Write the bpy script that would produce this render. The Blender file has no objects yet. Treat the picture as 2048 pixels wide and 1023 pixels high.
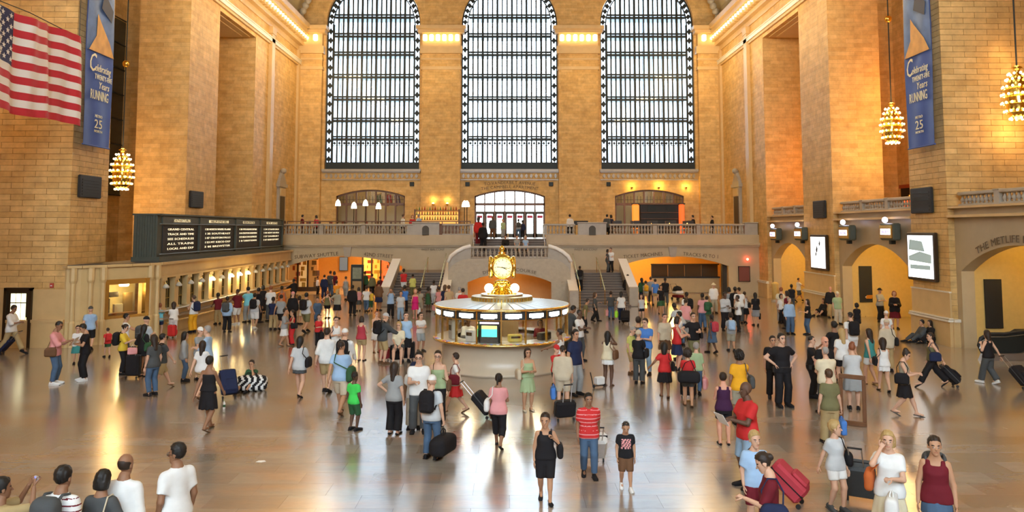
import bpy, math, random
import numpy as np
from mathutils import Matrix, Vector, Euler
R = math.radians
random.seed(7)
scene = bpy.context.scene
COL = scene.collection
# ---------------------------------------------------------------- camera (image taken as 2048 x 1023)
F, PX, PY, YH, HC = 1562.0, 1024.0, 340.0, 458.0, 4.5
TH, YAW = math.atan((YH-PY)/F), math.atan(5/F)
cd = bpy.data.cameras.new('camera'); cam = bpy.data.objects.new('camera', cd); COL.objects.link(cam)
cd.sensor_fit = 'HORIZONTAL'; cd.sensor_width = 36; cd.lens = 36*F/2048
cd.shift_y = -(511.5-PY)/2048; cd.clip_start = .1; cd.clip_end = 600
cam.location = (0, 0, HC); cam.rotation_euler = (R(90)+TH, 0, -YAW)
scene.camera = cam
# ---------------------------------------------------------------- sky and exposure
w = bpy.data.worlds.new('sky'); scene.world = w; w.use_nodes = True
bg = w.node_tree.nodes['Background']; bg.inputs[0].default_value = (.74, .88, 1, 1); bg.inputs[1].default_value = 12.5
vs = scene.view_settings; vs.view_transform = 'Standard'; vs.look = 'None'; vs.gamma = 1; vs.use_curve_mapping = False; vs.exposure = 0.18
cy = scene.cycles; cy.use_denoising = True; cy.max_bounces = 7; cy.diffuse_bounces = 3; cy.use_adaptive_sampling = True; cy.adaptive_threshold = .08; cy.glossy_bounces = 2; cy.transparent_max_bounces = 8
cy.sample_clamp_indirect = 6; cy.caustics_reflective = False; cy.caustics_refractive = False

def ray(u, v):
    a = (u-PX)/F; b = (PY-v)/F
    y = math.cos(TH)-b*math.sin(TH); z = math.sin(TH)+b*math.cos(TH)
    c, s = math.cos(YAW), math.sin(YAW)
    return (a*c+y*s, -a*s+y*c, z)
def FL(u, v, z=0.0):
    d = ray(u, v); t = (z-HC)/d[2]; return (d[0]*t, d[1]*t, z)
def AY(u, v, Y):
    d = ray(u, v); t = Y/d[1]; return (d[0]*t, Y, HC+d[2]*t)
def AX(u, v, X):
    d = ray(u, v); t = X/d[0]; return (X, d[1]*t, HC+d[2]*t)

# ---------------------------------------------------------------- materials
MATS = {}
def nt(name):
    m = bpy.data.materials.new(name); m.use_nodes = True
    return m, m.node_tree.nodes, m.node_tree.links, m.node_tree.nodes['Principled BSDF']
def mat(name, col, rough=.6, metal=0., emit=0., ecol=None, noise=0., nscale=6., spec=.5, bump=0.):
    if name in MATS: return MATS[name]
    m, N, L, b = nt(name)
    c = tuple(col)+(1,)
    b.inputs['Base Color'].default_value = c; b.inputs['Roughness'].default_value = rough; b.inputs['Metallic'].default_value = metal
    b.inputs['Specular IOR Level'].default_value = spec
    if emit: b.inputs['Emission Color'].default_value = tuple(ecol or col)+(1,); b.inputs['Emission Strength'].default_value = emit
    if noise or bump:
        tc = N.new('ShaderNodeTexCoord'); t = N.new('ShaderNodeTexNoise'); t.inputs['Scale'].default_value = nscale; t.inputs['Detail'].default_value = 4
        L.new(tc.outputs['Object'], t.inputs['Vector'])
        if noise:
            mx = N.new('ShaderNodeMix'); mx.data_type = 'RGBA'
            mx.inputs[6].default_value = tuple(x*(1-noise) for x in col)+(1,); mx.inputs[7].default_value = tuple(min(1, x*(1+noise)) for x in col)+(1,)
            L.new(t.outputs['Fac'], mx.inputs[0]); L.new(mx.outputs[2], b.inputs['Base Color'])
        if bump:
            bp = N.new('ShaderNodeBump'); bp.inputs['Strength'].default_value = bump; bp.inputs['Distance'].default_value = .02
            L.new(t.outputs['Fac'], bp.inputs['Height']); L.new(bp.outputs[0], b.inputs['Normal'])
    MATS[name] = m; return m
def stone(name, c1, c2, axis, bw=.92, bh=.225, mortar=.006, rough=.55, mcol=None, bump=.25, spec=.4):
    """coursed ashlar in world coordinates; axis = the horizontal axis the courses run along (x, y or 'f' for the floor)"""
    if name in MATS: return MATS[name]
    m, N, L, b = nt(name)
    g = N.new('ShaderNodeNewGeometry'); sx = N.new('ShaderNodeSeparateXYZ'); cb = N.new('ShaderNodeCombineXYZ')
    L.new(g.outputs['Position'], sx.inputs[0])
    L.new(sx.outputs['Y' if axis == 'y' else 'X'], cb.inputs[0]); L.new(sx.outputs['Y' if axis == 'f' else 'Z'], cb.inputs[1])
    br = N.new('ShaderNodeTexBrick'); L.new(cb.outputs[0], br.inputs['Vector'])
    br.inputs['Scale'].default_value = 1; br.inputs['Brick Width'].default_value = bw; br.inputs['Row Height'].default_value = bh
    br.inputs['Mortar Size'].default_value = mortar; br.inputs['Mortar Smooth'].default_value = .3; br.inputs['Bias'].default_value = 0
    br.inputs['Color1'].default_value = tuple(c1)+(1,); br.inputs['Color2'].default_value = tuple(c2)+(1,)
    mc = mcol or tuple(x*.62 for x in c1); br.inputs['Mortar'].default_value = tuple(mc)+(1,)
    n = N.new('ShaderNodeTexNoise'); n.inputs['Scale'].default_value = 1.1 if axis == 'f' else 2.2; n.inputs['Detail'].default_value = 6; n.inputs['Roughness'].default_value = .65
    mp = N.new('ShaderNodeMapping'); L.new(g.outputs['Position'], mp.inputs[0]); L.new(mp.outputs[0], n.inputs['Vector'])
    if axis == 'f': mp.inputs['Scale'].default_value = (.7, 1.7, 1)
    rp = N.new('ShaderNodeMapRange'); rp.inputs[1].default_value = .3; rp.inputs[2].default_value = .7; rp.inputs[3].default_value = .78; rp.inputs[4].default_value = 1.18
    L.new(n.outputs['Fac'], rp.inputs[0])
    mx = N.new('ShaderNodeMix'); mx.data_type = 'RGBA'; mx.blend_type = 'MULTIPLY'; mx.inputs[0].default_value = 1
    L.new(br.outputs['Color'], mx.inputs[6]); L.new(rp.outputs[0], mx.inputs[7]); L.new(mx.outputs[2], b.inputs['Base Color'])
    b.inputs['Roughness'].default_value = rough; b.inputs['Specular IOR Level'].default_value = spec
    if axis == 'f':
        b.inputs['Coat Weight'].default_value = .75; b.inputs['Coat Roughness'].default_value = .19
        n2 = N.new('ShaderNodeTexNoise'); n2.inputs['Scale'].default_value = .55; n2.inputs['Detail'].default_value = 3; L.new(mp.outputs[0], n2.inputs['Vector'])
        m2 = N.new('ShaderNodeMix'); m2.data_type = 'RGBA'; m2.blend_type = 'MULTIPLY'; r2 = N.new('ShaderNodeMapRange'); r2.inputs[1].default_value = .45; r2.inputs[2].default_value = .65; L.new(n2.outputs['Fac'], r2.inputs[0]); L.new(r2.outputs[0], m2.inputs[0])
        L.new(mx.outputs[2], m2.inputs[6]); m2.inputs[7].default_value = (1, .74, .6, 1); L.new(m2.outputs[2], b.inputs['Base Color'])
    if bump:
        bp = N.new('ShaderNodeBump'); bp.inputs['Strength'].default_value = bump; bp.inputs['Distance'].default_value = .01; bp.invert = True
        L.new(br.outputs['Fac'], bp.inputs['Height']); L.new(bp.outputs[0], b.inputs['Normal'])
    MATS[name] = m; return m
S1, S2 = (.70, .455, .185), (.60, .365, .13)
M_WX = stone('caen_stone_facing', S1, S2, 'x', spec=.15)
M_WY = stone('caen_stone_side', S1, S2, 'y', spec=.15)
M_PLAIN = mat('smooth_limestone', (.62, .42, .19), .45, noise=.14, nscale=2.5)
M_BASE = mat('grey_marble', (.40, .35, .28), .3, noise=.18, nscale=3)
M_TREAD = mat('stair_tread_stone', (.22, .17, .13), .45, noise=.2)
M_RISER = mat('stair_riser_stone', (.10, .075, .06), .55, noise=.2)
M_COPING = mat('polished_marble_coping', (.84, .82, .78), .15, noise=.05, nscale=4)
M_WHITE = mat('white_moulding_stone', (.72, .66, .55), .4, noise=.08)
M_IRON = mat('dark_iron', (.018, .022, .02), .5, .4)
M_BRONZE = mat('dark_bronze', (.06, .045, .03), .4, .7)
M_GREEN = mat('green_bronze', (.075, .085, .068), .5, .3, noise=.15)
M_BRASS = mat('polished_brass', (.83, .58, .2), .2, 1)
M_GOLD = mat('gold_clock_metal', (.9, .64, .16), .16, 1)
M_BLACK = mat('matte_black', (.012, .012, .013), .6)
M_WOOD = mat('brown_wood', (.16, .07, .03), .45, noise=.25, nscale=8)
M_INK = mat('engraved_lettering', (.13, .09, .05), .7)
M_WHITEP = mat('white_paper', (.8, .8, .78), .6)
def em(name, col, s):
    return mat(name, tuple(min(1, c) for c in col), .5, emit=s, ecol=col)
E_BULB = em('warm_bulb', (1, .68, .3), 5)
E_GLOBE = em('warm_globe', (1, .86, .55), 9)
E_LED = em('amber_letter', (1, .9, .6), .8)
E_PANEL = em('lit_poster_white', (.95, .97, 1), 1.6)
E_SIGN = em('violet_white_sign', (.8, .75, 1), 3.0)
def glass(name, tint=(1, 1, 1), refl=.08, rough=.02):
    m, N, L, b = nt(name); o = N['Material Output']
    t = N.new('ShaderNodeBsdfTransparent'); t.inputs[0].default_value = tuple(tint)+(1,)
    gl = N.new('ShaderNodeBsdfGlossy'); gl.inputs['Roughness'].default_value = rough
    mx = N.new('ShaderNodeMixShader'); mx.inputs[0].default_value = refl
    L.new(t.outputs[0], mx.inputs[1]); L.new(gl.outputs[0], mx.inputs[2]); L.new(mx.outputs[0], o.inputs[0]); N.remove(b)
    MATS[name] = m; return m
M_PANE = glass('window_glass', (.94, .97, 1), .05)
M_CLEAR = glass('booth_glass', (.97, .96, .92), .1)

# ---------------------------------------------------------------- mesh helpers
class MB:
    def __init__(s): s.v = []; s.f = []; s.m = []
    def add(s, vs_, fs, mi=0):
        o = len(s.v); s.v += [tuple(p) for p in vs_]; s.f += [tuple(i+o for i in f) for f in fs]; s.m += [mi]*len(fs); return s
    def box(s, x0, x1, y0, y1, z0, z1, mi=0):
        return s.add([(x0,y0,z0),(x1,y0,z0),(x1,y1,z0),(x0,y1,z0),(x0,y0,z1),(x1,y0,z1),(x1,y1,z1),(x0,y1,z1)],
                     [(3,2,1,0),(4,5,6,7),(0,1,5,4),(1,2,6,5),(2,3,7,6),(3,0,4,7)], mi)
    def chbox(s, x0, x1, y0, y1, z0, z1, b=.01, mi=0):   # chamfered box (edges along z and top)
        P = [(x0+b,y0),(x1-b,y0),(x1,y0+b),(x1,y1-b),(x1-b,y1),(x0+b,y1),(x0,y1-b),(x0,y0+b)]
        cx, cy_ = (x0+x1)/2, (y0+y1)/2
        fx, fy = 1-2*b/max(x1-x0,1e-6), 1-2*b/max(y1-y0,1e-6)
        I = [(cx+(x-cx)*fx, cy_+(y-cy_)*fy) for x, y in P]
        V = [(x,y,z0) for x,y in I]+[(x,y,z0+b) for x,y in P]+[(x,y,z1-b) for x,y in P]+[(x,y,z1) for x,y in I]
        fs = [tuple(range(7,-1,-1)), tuple(range(24,32))]
        for k in range(3):
            for i in range(8): fs.append((k*8+i, k*8+(i+1)%8, k*8+8+(i+1)%8, k*8+8+i))
        return s.add(V, fs, mi)
    def lathe(s, prof, n=16, c=(0,0,0), mi=0, a0=0, a1=2*math.pi, sx=1, sy=1, cap=True):
        full = abs(a1-a0-2*math.pi) < 1e-6; k = n if full else n+1; V = []
        for r, z in prof:
            for i in range(k):
                a = a0+(a1-a0)*i/n; V.append((c[0]+sx*r*math.cos(a), c[1]+sy*r*math.sin(a), c[2]+z))
        fs = []
        for j in range(len(prof)-1):
            for i in range(n):
                i2 = (i+1) % k; fs.append((j*k+i, j*k+i2, (j+1)*k+i2, (j+1)*k+i))
        if full and cap:
            if prof[0][0] > 1e-5: fs.append(tuple(range(k-1,-1,-1)))
            if prof[-1][0] > 1e-5: fs.append(tuple((len(prof)-1)*k+i for i in range(k)))
        return s.add(V, fs, mi)
    def tube(s, pts, r, n=6, mi=0, cap=True):
        pts = [Vector(p) for p in pts]; V = []; k = len(pts); rr = r if hasattr(r, '__len__') else [r]*k
        prev = None
        for i, p in enumerate(pts):
            d = (pts[min(i+1,k-1)]-pts[max(i-1,0)]).normalized()
            if prev is None: a = d.cross(Vector((0,0,1)) if abs(d.z) < .9 else Vector((1,0,0))).normalized()
            else: a = (prev-d*prev.dot(d)).normalized()
            prev = a; b = d.cross(a)
            for j in range(n):
                t = 2*math.pi*j/n; V.append(p+a*(rr[i]*math.cos(t))+b*(rr[i]*math.sin(t)))
        fs = [(i*n+j, i*n+(j+1)%n, (i+1)*n+(j+1)%n, (i+1)*n+j) for i in range(k-1) for j in range(n)]
        if cap: fs += [tuple(range(n-1,-1,-1)), tuple((k-1)*n+j for j in range(n))]
        return s.add(V, fs, mi)
    def prism(s, poly, o, ax, ay, az, d, mi=0):   # polygon (a,b) in plane o+a*ax+b*ay, extruded d along az
        o, ax, ay, az = map(Vector, (o, ax, ay, az)); n = len(poly)
        V = [o+ax*a+ay*b for a, b in poly]+[o+ax*a+ay*b+az*d for a, b in poly]
        fs = [tuple(range(n-1,-1,-1)), tuple(range(n,2*n))]+[(i,(i+1)%n,n+(i+1)%n,n+i) for i in range(n)]
        return s.add(V, fs, mi)
    def ball(s, c, r, n=8, m=5, mi=0, sc=(1,1,1)):
        return s.lathe([(r*math.sin(math.pi*i/m)*1.0 if 0<i<m else 0., -r*math.cos(math.pi*i/m)*sc[2]) for i in range(m+1)], n, c, mi, sx=sc[0], sy=sc[1])
    def xf(s, M):
        M = Matrix(M); s.v = [tuple(M @ Vector(p)) for p in s.v]; return s
def mesh(name, mb, mats=None, smooth=False):
    me = bpy.data.meshes.new(name); me.from_pydata(mb.v, [], mb.f)
    if mats is not None:
        for m in (mats if isinstance(mats, (list, tuple)) else [mats]): me.materials.append(m)
    if any(mb.m): me.polygons.foreach_set('material_index', mb.m)
    if smooth: me.polygons.foreach_set('use_smooth', [True]*len(me.polygons))
    me.update(); return me
def ob(name, mb, mats, parent=None, smooth=False, loc=None, rot=None, label=None, cat=None, group=None, kind=None):
    me = mb if isinstance(mb, bpy.types.Mesh) else mesh(name, mb, mats, smooth)
    o = bpy.data.objects.new(name, me); COL.objects.link(o)
    if parent is not None: o.parent = parent
    if loc is not None: o.location = loc
    if rot is not None: o.rotation_euler = rot
    return tag(o, label, cat, group, kind)
def tag(o, label=None, cat=None, group=None, kind=None):
    for k, v in (('label', label), ('category', cat), ('group', group), ('kind', kind)):
        if v: o[k] = v
    return o
def empty(name, loc=(0,0,0), rz=0., label=None, cat=None, group=None, kind=None):
    o = bpy.data.objects.new(name, None); COL.objects.link(o); o.location = loc; o.rotation_euler = (0,0,rz); o.empty_display_size = .1
    return tag(o, label, cat, group, kind)
LAMPK = .28
def lamp(name, loc, power, col=(1,.72,.4), size=.15, parent=None, spec=.4):
    d = bpy.data.lights.new(name, 'POINT'); d.energy = power*LAMPK; d.color = col; d.shadow_soft_size = size; d.specular_factor = spec
    o = bpy.data.objects.new(name, d); COL.objects.link(o); o.location = loc
    if parent is not None: o.parent = parent
    return o
def arc_pts(x0, x1, zs, za, n=16):
    """segmental arch from (x0,zs) over (mid,za) to (x1,zs)"""
    h = za-zs; wd = (x1-x0)/2; r = (wd*wd+h*h)/(2*h); cz = za-r; cx = (x0+x1)/2; a = math.asin(min(1, wd/r))
    if h > wd: a = math.pi-a
    return [(cx+r*math.sin(-a+2*a*i/n), cz+r*math.cos(-a+2*a*i/n)) for i in range(n+1)]
# ---------------------------------------------------------------- lettering (glyph outlines laid as thin solid letters)
GLY = {}
def glyphs(chars):
    obs = []
    for c in chars:
        cu = bpy.data.curves.new('glyph', 'FONT'); cu.body = c; cu.size = 1; cu.extrude = .01; cu.resolution_u = 2
        o = bpy.data.objects.new('glyph', cu); COL.objects.link(o); obs.append((c, o, cu))
    dg = bpy.context.evaluated_depsgraph_get()
    for c, o, cu in obs:
        e = o.evaluated_get(dg); me = e.to_mesh()
        V = [tuple(v.co) for v in me.vertices]; Fc = [tuple(p.vertices) for p in me.polygons]; e.to_mesh_clear()
        wd = max([v[0] for v in V], default=.25)+.06
        GLY[c] = (V, Fc, wd)
    for c, o, cu in obs: bpy.data.objects.remove(o); bpy.data.curves.remove(cu)
glyphs("ABCDEFGHIJKLMNOPQRSTUVWXYZabcdefghijklmnopqrstuvwxyz0123456789-&:.")
GLY[' '] = ([], [], .3)
def text(mb, s, o, ax, ay, h, width=None, arc=None, mi=0, slant=0):
    """letters centred on o, reading along ax, up along ay, cap height about .7h; arc = radius of a circle they sit on (centre below)"""
    o, ax, ay = Vector(o), Vector(ax).normalized(), Vector(ay).normalized(); az = ax.cross(ay)
    adv = [GLY[c][2] for c in s]; tot = sum(adv); k = (width/(tot*h)) if width else 1
    x = -tot/2
    for c, a in zip(s, adv):
        V, Fc, _ = GLY[c]; cx = x+a/2; out = []
        for px, py, pz in V:
            px += slant*py
            if arc:
                t = cx*h*k/arc; lx = (px-a/2)*h*k; ly = py*h
                X = math.sin(t)*arc+lx*math.cos(t)+ly*math.sin(t); Z = math.cos(t)*arc-arc-lx*math.sin(t)+ly*math.cos(t)
            else: X = (x+px)*h*k; Z = py*h
            out.append(o+ax*X+ay*Z+az*pz*.6)
        mb.add(out, Fc, mi); x += a
    return mb
# ================================================================ THE SHELL
W, Y1, Y2, Y3, Y4, Y5, YB, YW = 17.0, 30.3, 33.1, 41.0, 45.1, 51.6, 53.4, 62.6
ZB, ZTOP, ZREC = 3.85, 27.0, 17.3
def archwall(mb, o, ax, az, d, a0, a1, z0, z1, x0, x1, zb, zs, za, n=16, mi=0, top=None):
    """wall a0..a1 x z0..z1 with an arched opening x0..x1 (springing zs, apex za, sill zb), d thick along az"""
    up = (0,0,1)
    def P(poly): mb.prism(poly, o, ax, up, az, d, mi)
    if x0 > a0: P([(a0,z0),(x0,z0),(x0,z1),(a0,z1)])
    if x1 < a1: P([(x1,z0),(a1,z0),(a1,z1),(x1,z1)])
    if zb > z0: P([(x0,z0),(x1,z0),(x1,zb),(x0,zb)])
    A = arc_pts(x0, x1, zs, za, n)
    for (p, q) in zip(A[:-1], A[1:]): P([p, q, (q[0], z1), (p[0], z1)])
    return mb
# ---- floor: marble slabs, the nearest as single tiles
FW, FD = 1.25, .62
M_FLOOR = stone('tennessee_marble_floor', (.35, .315, .27), (.255, .22, .18), 'f', FW, FD, .002, .2, (.19,.16,.13), .0, .8)
fl = ob('floor', MB().box(-27, 27, -12, 66, -.3, -.02), M_BASE, kind='structure', label='polished pinkish marble floor of the concourse')
tiles = []
for j in range(10, 88):
    y = j*FD; off = -.5*FW if j % 2 == 0 else 0    # matches the brick node's half offset on every second row
    for i in range(-22, 22):
        x = i*FW+off
        if x < -27 or x+FW > 27: continue
        tiles.append((x, y))
def vis(t):
    u = 1019+F*(t[0]+FW/2)/t[1] if t[1] > 11.5 else -1
    return 0 < u < 2048
seen = sorted([t for t in tiles if vis(t)], key=lambda t: t[1])
near = set(seen[:300])
tm = mesh('tile', MB().chbox(.0008, FW-.0008, .0008, FD-.0008, -.03, 0, .001), M_FLOOR)
for t in seen[:300]: ob('tile', tm, None, fl, loc=(t[0], t[1], 0))
mb = MB()
for t in tiles:
    if t not in near:
        x, y = t; mb.box(x+.0008, x+FW-.0008, y+.0008, y+FD-.0008, -.03, 0)
ob('tile_field', mb, M_FLOOR, fl, kind='stuff')
mb = MB().box(-27, 27, -12, 10*FD, -.03, 0)
ob('near_slab', mb, M_FLOOR, fl)
# ---- side walls
walls = {}
for sgn, side in ((-1, 'left'), (1, 'right')):
    X = lambda a: sgn*a
    def bx(mb, a0, a1, y0, y1, z0, z1, mi=0):
        x0, x1 = sorted((sgn*a0, sgn*a1)); return mb.box(x0, x1, y0, y1, z0, z1, mi)
    mb = MB()
    if sgn < 0: bx(mb, 17.06, 27, Y1+.06, Y2, 0, ZTOP, 0)
    else: bx(mb, 17.06, 27, Y1+.06, Y2, 0, ZTOP, 0)
    wl = ob('wall_'+side, mb, [M_WX, M_WY], kind='structure', label=f'tall tan ashlar stone wall with piers along the {"ticket" if sgn<0 else "track"} side')
    walls[side] = wl
    mb = MB(); bx(mb, 17, 19.7, Y3, Y4, 0, ZTOP); ob('pier', mb, M_WX, wl)
    mb = MB(); bx(mb, 16.99, 17, Y3, Y4, 0, ZTOP); ob('pier_face', mb, M_WY, wl)
    mb = MB(); bx(mb, 17, 20.5, Y5, 64, 0, ZTOP); ob('pier', mb, M_WX, wl)
    mb = MB(); bx(mb, 16.99, 17, Y5, YW, 0, ZTOP); ob('pier_face', mb, M_WY, wl)
    mb = MB(); bx(mb, 20.6, 21.2, Y4, Y5, 0, ZREC+1); ob('recess_back', mb, M_WY, wl)
    mb = MB(); bx(mb, 22.5, 23.2, Y2, Y4+1, 0, 24); ob('corridor_back', mb, M_WY, wl)
    mb = MB(); bx(mb, 17, 21, Y4, Y5, ZREC, ZTOP); bx(mb, 17, 23, Y2, Y3, ZREC, ZTOP); bx(mb, 17, 27, -12, Y1, ZREC, ZTOP); ob('lintel', mb, M_WY, wl)
    mb = MB(); bx(mb, 19.7, 22.5, Y4, Y4+.5, 0, 24); ob('corridor_end', mb, M_WX, wl)
    for y0, y1 in ((19.4, 22.4), (8.5, 11.5), (-3, 0), (-12, -11)):
        mb = MB(); bx(mb, 17, 27, y0, y1, 0, ZTOP); ob('pier', mb, M_WY, wl)
    for y0, y1 in ((22.4, Y1), (11.5, 19.4), (0, 8.5), (-11, -3)):
        mb = MB(); bx(mb, 24, 24.5, y0, y1, 0, ZREC); ob('recess_back', mb, M_WY, wl)
    # coffer moulding under the recess soffit
    mb = MB()
    for k, (dz, pr) in enumerate(((.0, .12), (.35, .07))): bx(mb, 17.3+k*.4, 20.4-k*.4, Y4+.3+k*.4, Y5-.3-k*.4, ZREC-.05-k*.05, ZREC+.01)
    ob('soffit_moulding', mb, M_PLAIN, wl)
    # single ashlar blocks on the near pier
    bh, bw = .225, .92; parts = []; rest = MB()
    for j in range(0, 100):
        z = j*bh
        if z > 22: break
        off = -.5*bw if j % 2 == 0 else 0
        for i in range(-40, 40):
            x = i*bw+off
            a0, a1 = (x, x+bw) if sgn > 0 else (-x-bw, -x)
            a0, a1 = max(a0, 17.0), min(a1, 23.5)
            if a1-a0 < .05: continue
            parts.append(('f', a0, a1, z))
        for i in range(30, 40):
            y = i*bw+off; b0, b1 = max(y, Y1), min(y+bw, Y2)
            if b1-b0 > .05: parts.append(('s', b0, b1, z))
    def pxd(p):
        k, a, b, z = p
        if k == 'f': u = 1019+sgn*(a+b)/2*F/Y1; v = 458-(z-4.5)*F/Y1
        else: u = 1019+sgn*17*F/((a+b)/2); v = 458-(z-4.5)*F/((a+b)/2)
        return (0 < u < 2048 and 0 < v < 560)
    cache = {}; n = 0
    for p in sorted(parts, key=lambda p: abs(p[3]-9)):
        k, a, b, z = p; g = .004
        big = (b-a) > .5
        if n < 299 and pxd(p) and big:
            n += 1; key = (k, round(b-a, 3))
            if key not in cache:
                l = b-a
                m_ = MB().chbox(g, l-g, 0, .07, g, bh-g, .006) if k == 'f' else MB().chbox(0, .07, g, l-g, g, bh-g, .006)
                cache[key] = mesh('stone_block', m_, M_WX if k == 'f' else M_WY)
            if k == 'f': loc = (a if sgn > 0 else -b, Y1, z)
            else: loc = (17 if sgn > 0 else -17.07, a, z)
            ob('stone_block', cache[key], None, wl, loc=loc)
        else:
            if k == 'f':
                x0, x1 = sorted((sgn*(a+g), sgn*(b-g))); rest.box(x0, x1, Y1, Y1+.07, z+g, z+bh-g, 0)
            else:
                x0, x1 = sorted((sgn*17, sgn*17.07)); rest.box(x0, x1, a+g, b-g, z+g, z+bh-g, 1)
    ob('stone_courses', rest, [M_WX, M_WY], wl, kind='stuff')
    # baseboard on the piers
    bb = MB()
    for y0, y1 in ((Y1-.0, Y2), (Y3, Y4), (Y5, YB)):
        bx(bb, 16.88, 17.0, y0-.06, y1+.06, 0, .95); bx(bb, 16.8, 17.0, y0-.1, y1+.1, .95, 1.03, 1); bx(bb, 16.84, 17.0, y0-.1, y1+.1, 1.05, 1.1, 1)
    bx(bb, 17, 24, Y1-.12, Y1, 0, .95); bx(bb, 17, 24, Y1-.18, Y1, .95, 1.06, 1 if sgn > 0 else 0)
    for y0, y1 in ((Y1-.0, Y2), (Y3, Y4)): bx(bb, 16.93, 17.0, y0-.03, y1+.03, 1.1, 2.05); bx(bb, 16.9, 17.0, y0-.05, y1+.05, 2.05, 2.1, 1)
    if sgn > 0: ob('baseboard_'+side, bb, [M_PLAIN, M_WHITE], kind='structure')
    else:
        bb = MB(); bx(bb, 17, 24, Y1-.12, Y1, 0, .95); bx(bb, 17, 24, Y1-.16, Y1, .95, 1.06); bx(bb, 17, 24, Y1-.05, Y1, 1.06, 2.2)
        ob('baseboard_left', bb, M_PLAIN, kind='structure')
    # cornice along the wall with its row of bare bulbs
    cb = MB()
    bx(cb, 16.75, 17, 20, YW, 17.7, 17.95, 1); bx(cb, 16.85, 17, 20, YW, 17.55, 17.7, 0); bx(cb, 16.7, 17, 20, YW, 17.95, 18.02, 1)
    bx(cb, 16.9, 17, 20, YW, 18.8, 19.2); bx(cb, 16.55, 17, 20, YW, 19.2, 19.5); bx(cb, 16.2, 17, 20, YW, 20.1, 20.5); bx(cb, 16.0, 17, 20, YW, 20.5, 20.9)
    tr = ob('trim_cornice_'+side, cb, [M_PLAIN, M_WHITE], kind='structure')
    bm = mesh('bulb', MB().ball((0,0,0), .13, 8, 6), em('cornice_bulb', (1,.78,.36), 4), True); km = mesh('bracket', MB().box(-.22,.22,-.11,.11,-.3,.3), M_PLAIN)
    y = 46.5
    while y < YW-.6:
        ob('bulb', bm, None, tr, loc=(sgn*16.3, y, 19.85)); ob('bracket', km, None, tr, loc=(sgn*16.5, y+.31, 19.8)); y += .62
    # pilaster strips next to the end wall
    pb = MB(); bx(pb, 16.75, 17, 54.4, 55.1, ZB, 18.8); bx(pb, 16.8, 17, 61.6, YW, ZB, 18.8); bx(pb, 16.7, 17, 54.3, 55.2, 18.3, 18.8)
    ob('pilaster', pb, M_PLAIN, wl)
    # carved doorway on the balcony
    dm = MB(); bx(dm, 16.8, 17, 57.0, 58.6, ZB, 7.6); bx(dm, 16.7, 17, 56.8, 58.8, 7.6, 7.85)
    for k in range(5): bx(dm, 16.75, 17, 57.0+k*.18, 58.6-k*.18, 7.85+k*.2, 8.05+k*.2)
    dr = ob('door_2' if sgn < 0 else 'door_3', dm, M_BASE, kind='structure')
    d2 = MB(); bx(d2, 16.77, 16.8, 57.25, 58.35, ZB, 6.9); ob('door_leaf', d2, M_BRONZE, dr)
    d2 = MB(); bx(d2, 16.72, 16.8, 57.2, 58.4, 6.95, 7.5); ob('carved_panel', d2, M_PLAIN, dr)
    d2 = MB(); d2.ball((sgn*16.75, 57.8, 8.8), .22, 10, 8); ob('finial', d2, M_BASE, dr, True)
# warm lamp light inside the recesses and passages comes with the lamps further down
# ---- west (back) wall
WB = MB()
BAYS = [(-17, -5.6, -14.9, -7.27, -13.9, -8.38), (-5.6, 5.6, -3.9, 3.9, -2.8, 2.85), (5.6, 17, 7.4, 15.0, 8.46, 14.0)]
for a0, a1, wx0, wx1, ax0, ax1 in BAYS:
    archwall(WB, (0,YW,0), (1,0,0), (0,1,0), 1.0, a0, a1, 8.2, ZTOP, wx0, wx1, 9.3, 21.2, 25.05, 24)
    archwall(WB, (0,YW,0), (1,0,0), (0,1,0), 1.0, a0, a1, 0, 8.2, ax0, ax1, ZB, 7.15, 7.66, 16)
wb = ob('wall_back', WB, M_WX, kind='structure', label='west end wall of tan ashlar with three tall arched windows')
fz = MB()
for a0, a1, wx0, wx1, ax0, ax1 in BAYS:
    fz.box(wx0-.1, wx1+.1, YW-.12, YW, 8.42, 8.5); fz.box(wx0-.1, wx1+.1, YW-.12, YW, 9.02, 9.1); fz.box(wx0-.15, wx1+.15, YW-.25, YW, 9.1, 9.3)
    for k in range(20):
        x = wx0+.2+k*(wx1-wx0-.4)/19; fz.prism([(0,-.2),(.14,0),(0,.2),(-.14,0)], (x, YW-.08, 8.76), (1,0,0), (0,0,1), (0,1,0), .08)
ob('frieze', fz, M_BASE, wb)
for k, (x0, x1) in enumerate(((-7.05, -3.95), (3.95, 7.15), (-17, -15.1), (15.2, 17))):
    pm = MB().box(x0, x1, YW-.5, YW, ZB, 18.8)
    ob('pilaster', pm, M_WX, wb)
    cm = MB(); cm.box(x0-.08, x1+.08, YW-.6, YW, 17.3, 17.55); cm.box(x0-.05, x1+.05, YW-.56, YW, 18.1, 18.25); cm.box(x0-.15, x1+.15, YW-.7, YW, 18.6, 19.2)
    cm.box(x0-.3, x1+.3, YW-.9, YW, 20.25, 20.5); cm.box(x0-.45, x1+.45, YW-1.1, YW, 20.5, 20.8); cm.box(x0, x1, YW-.5, YW, 19.2, 20.3)
    cp = ob('trim_capital_%d' % (k+1), cm, M_PLAIN, kind='structure')
    n = 6 if k < 2 else 2; lm = mesh('light_box', MB().chbox(-.17, .17, -.16, .16, -.26, .26, .06), em('capital_light', (1,.82,.42), 3))
    for i in range(n):
        x = x0+(i+.5)*(x1-x0)/n if k < 2 else (x0+x1)/2+(i-.5)*.9
        ob('bulb', lm, None, cp, loc=(x, YW-.75, 19.85))
    if k < 2: lamp('cornice_light', ((x0+x1)/2, YW-3, 17.2), 300, (1,.72,.34), .5, None)
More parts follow.
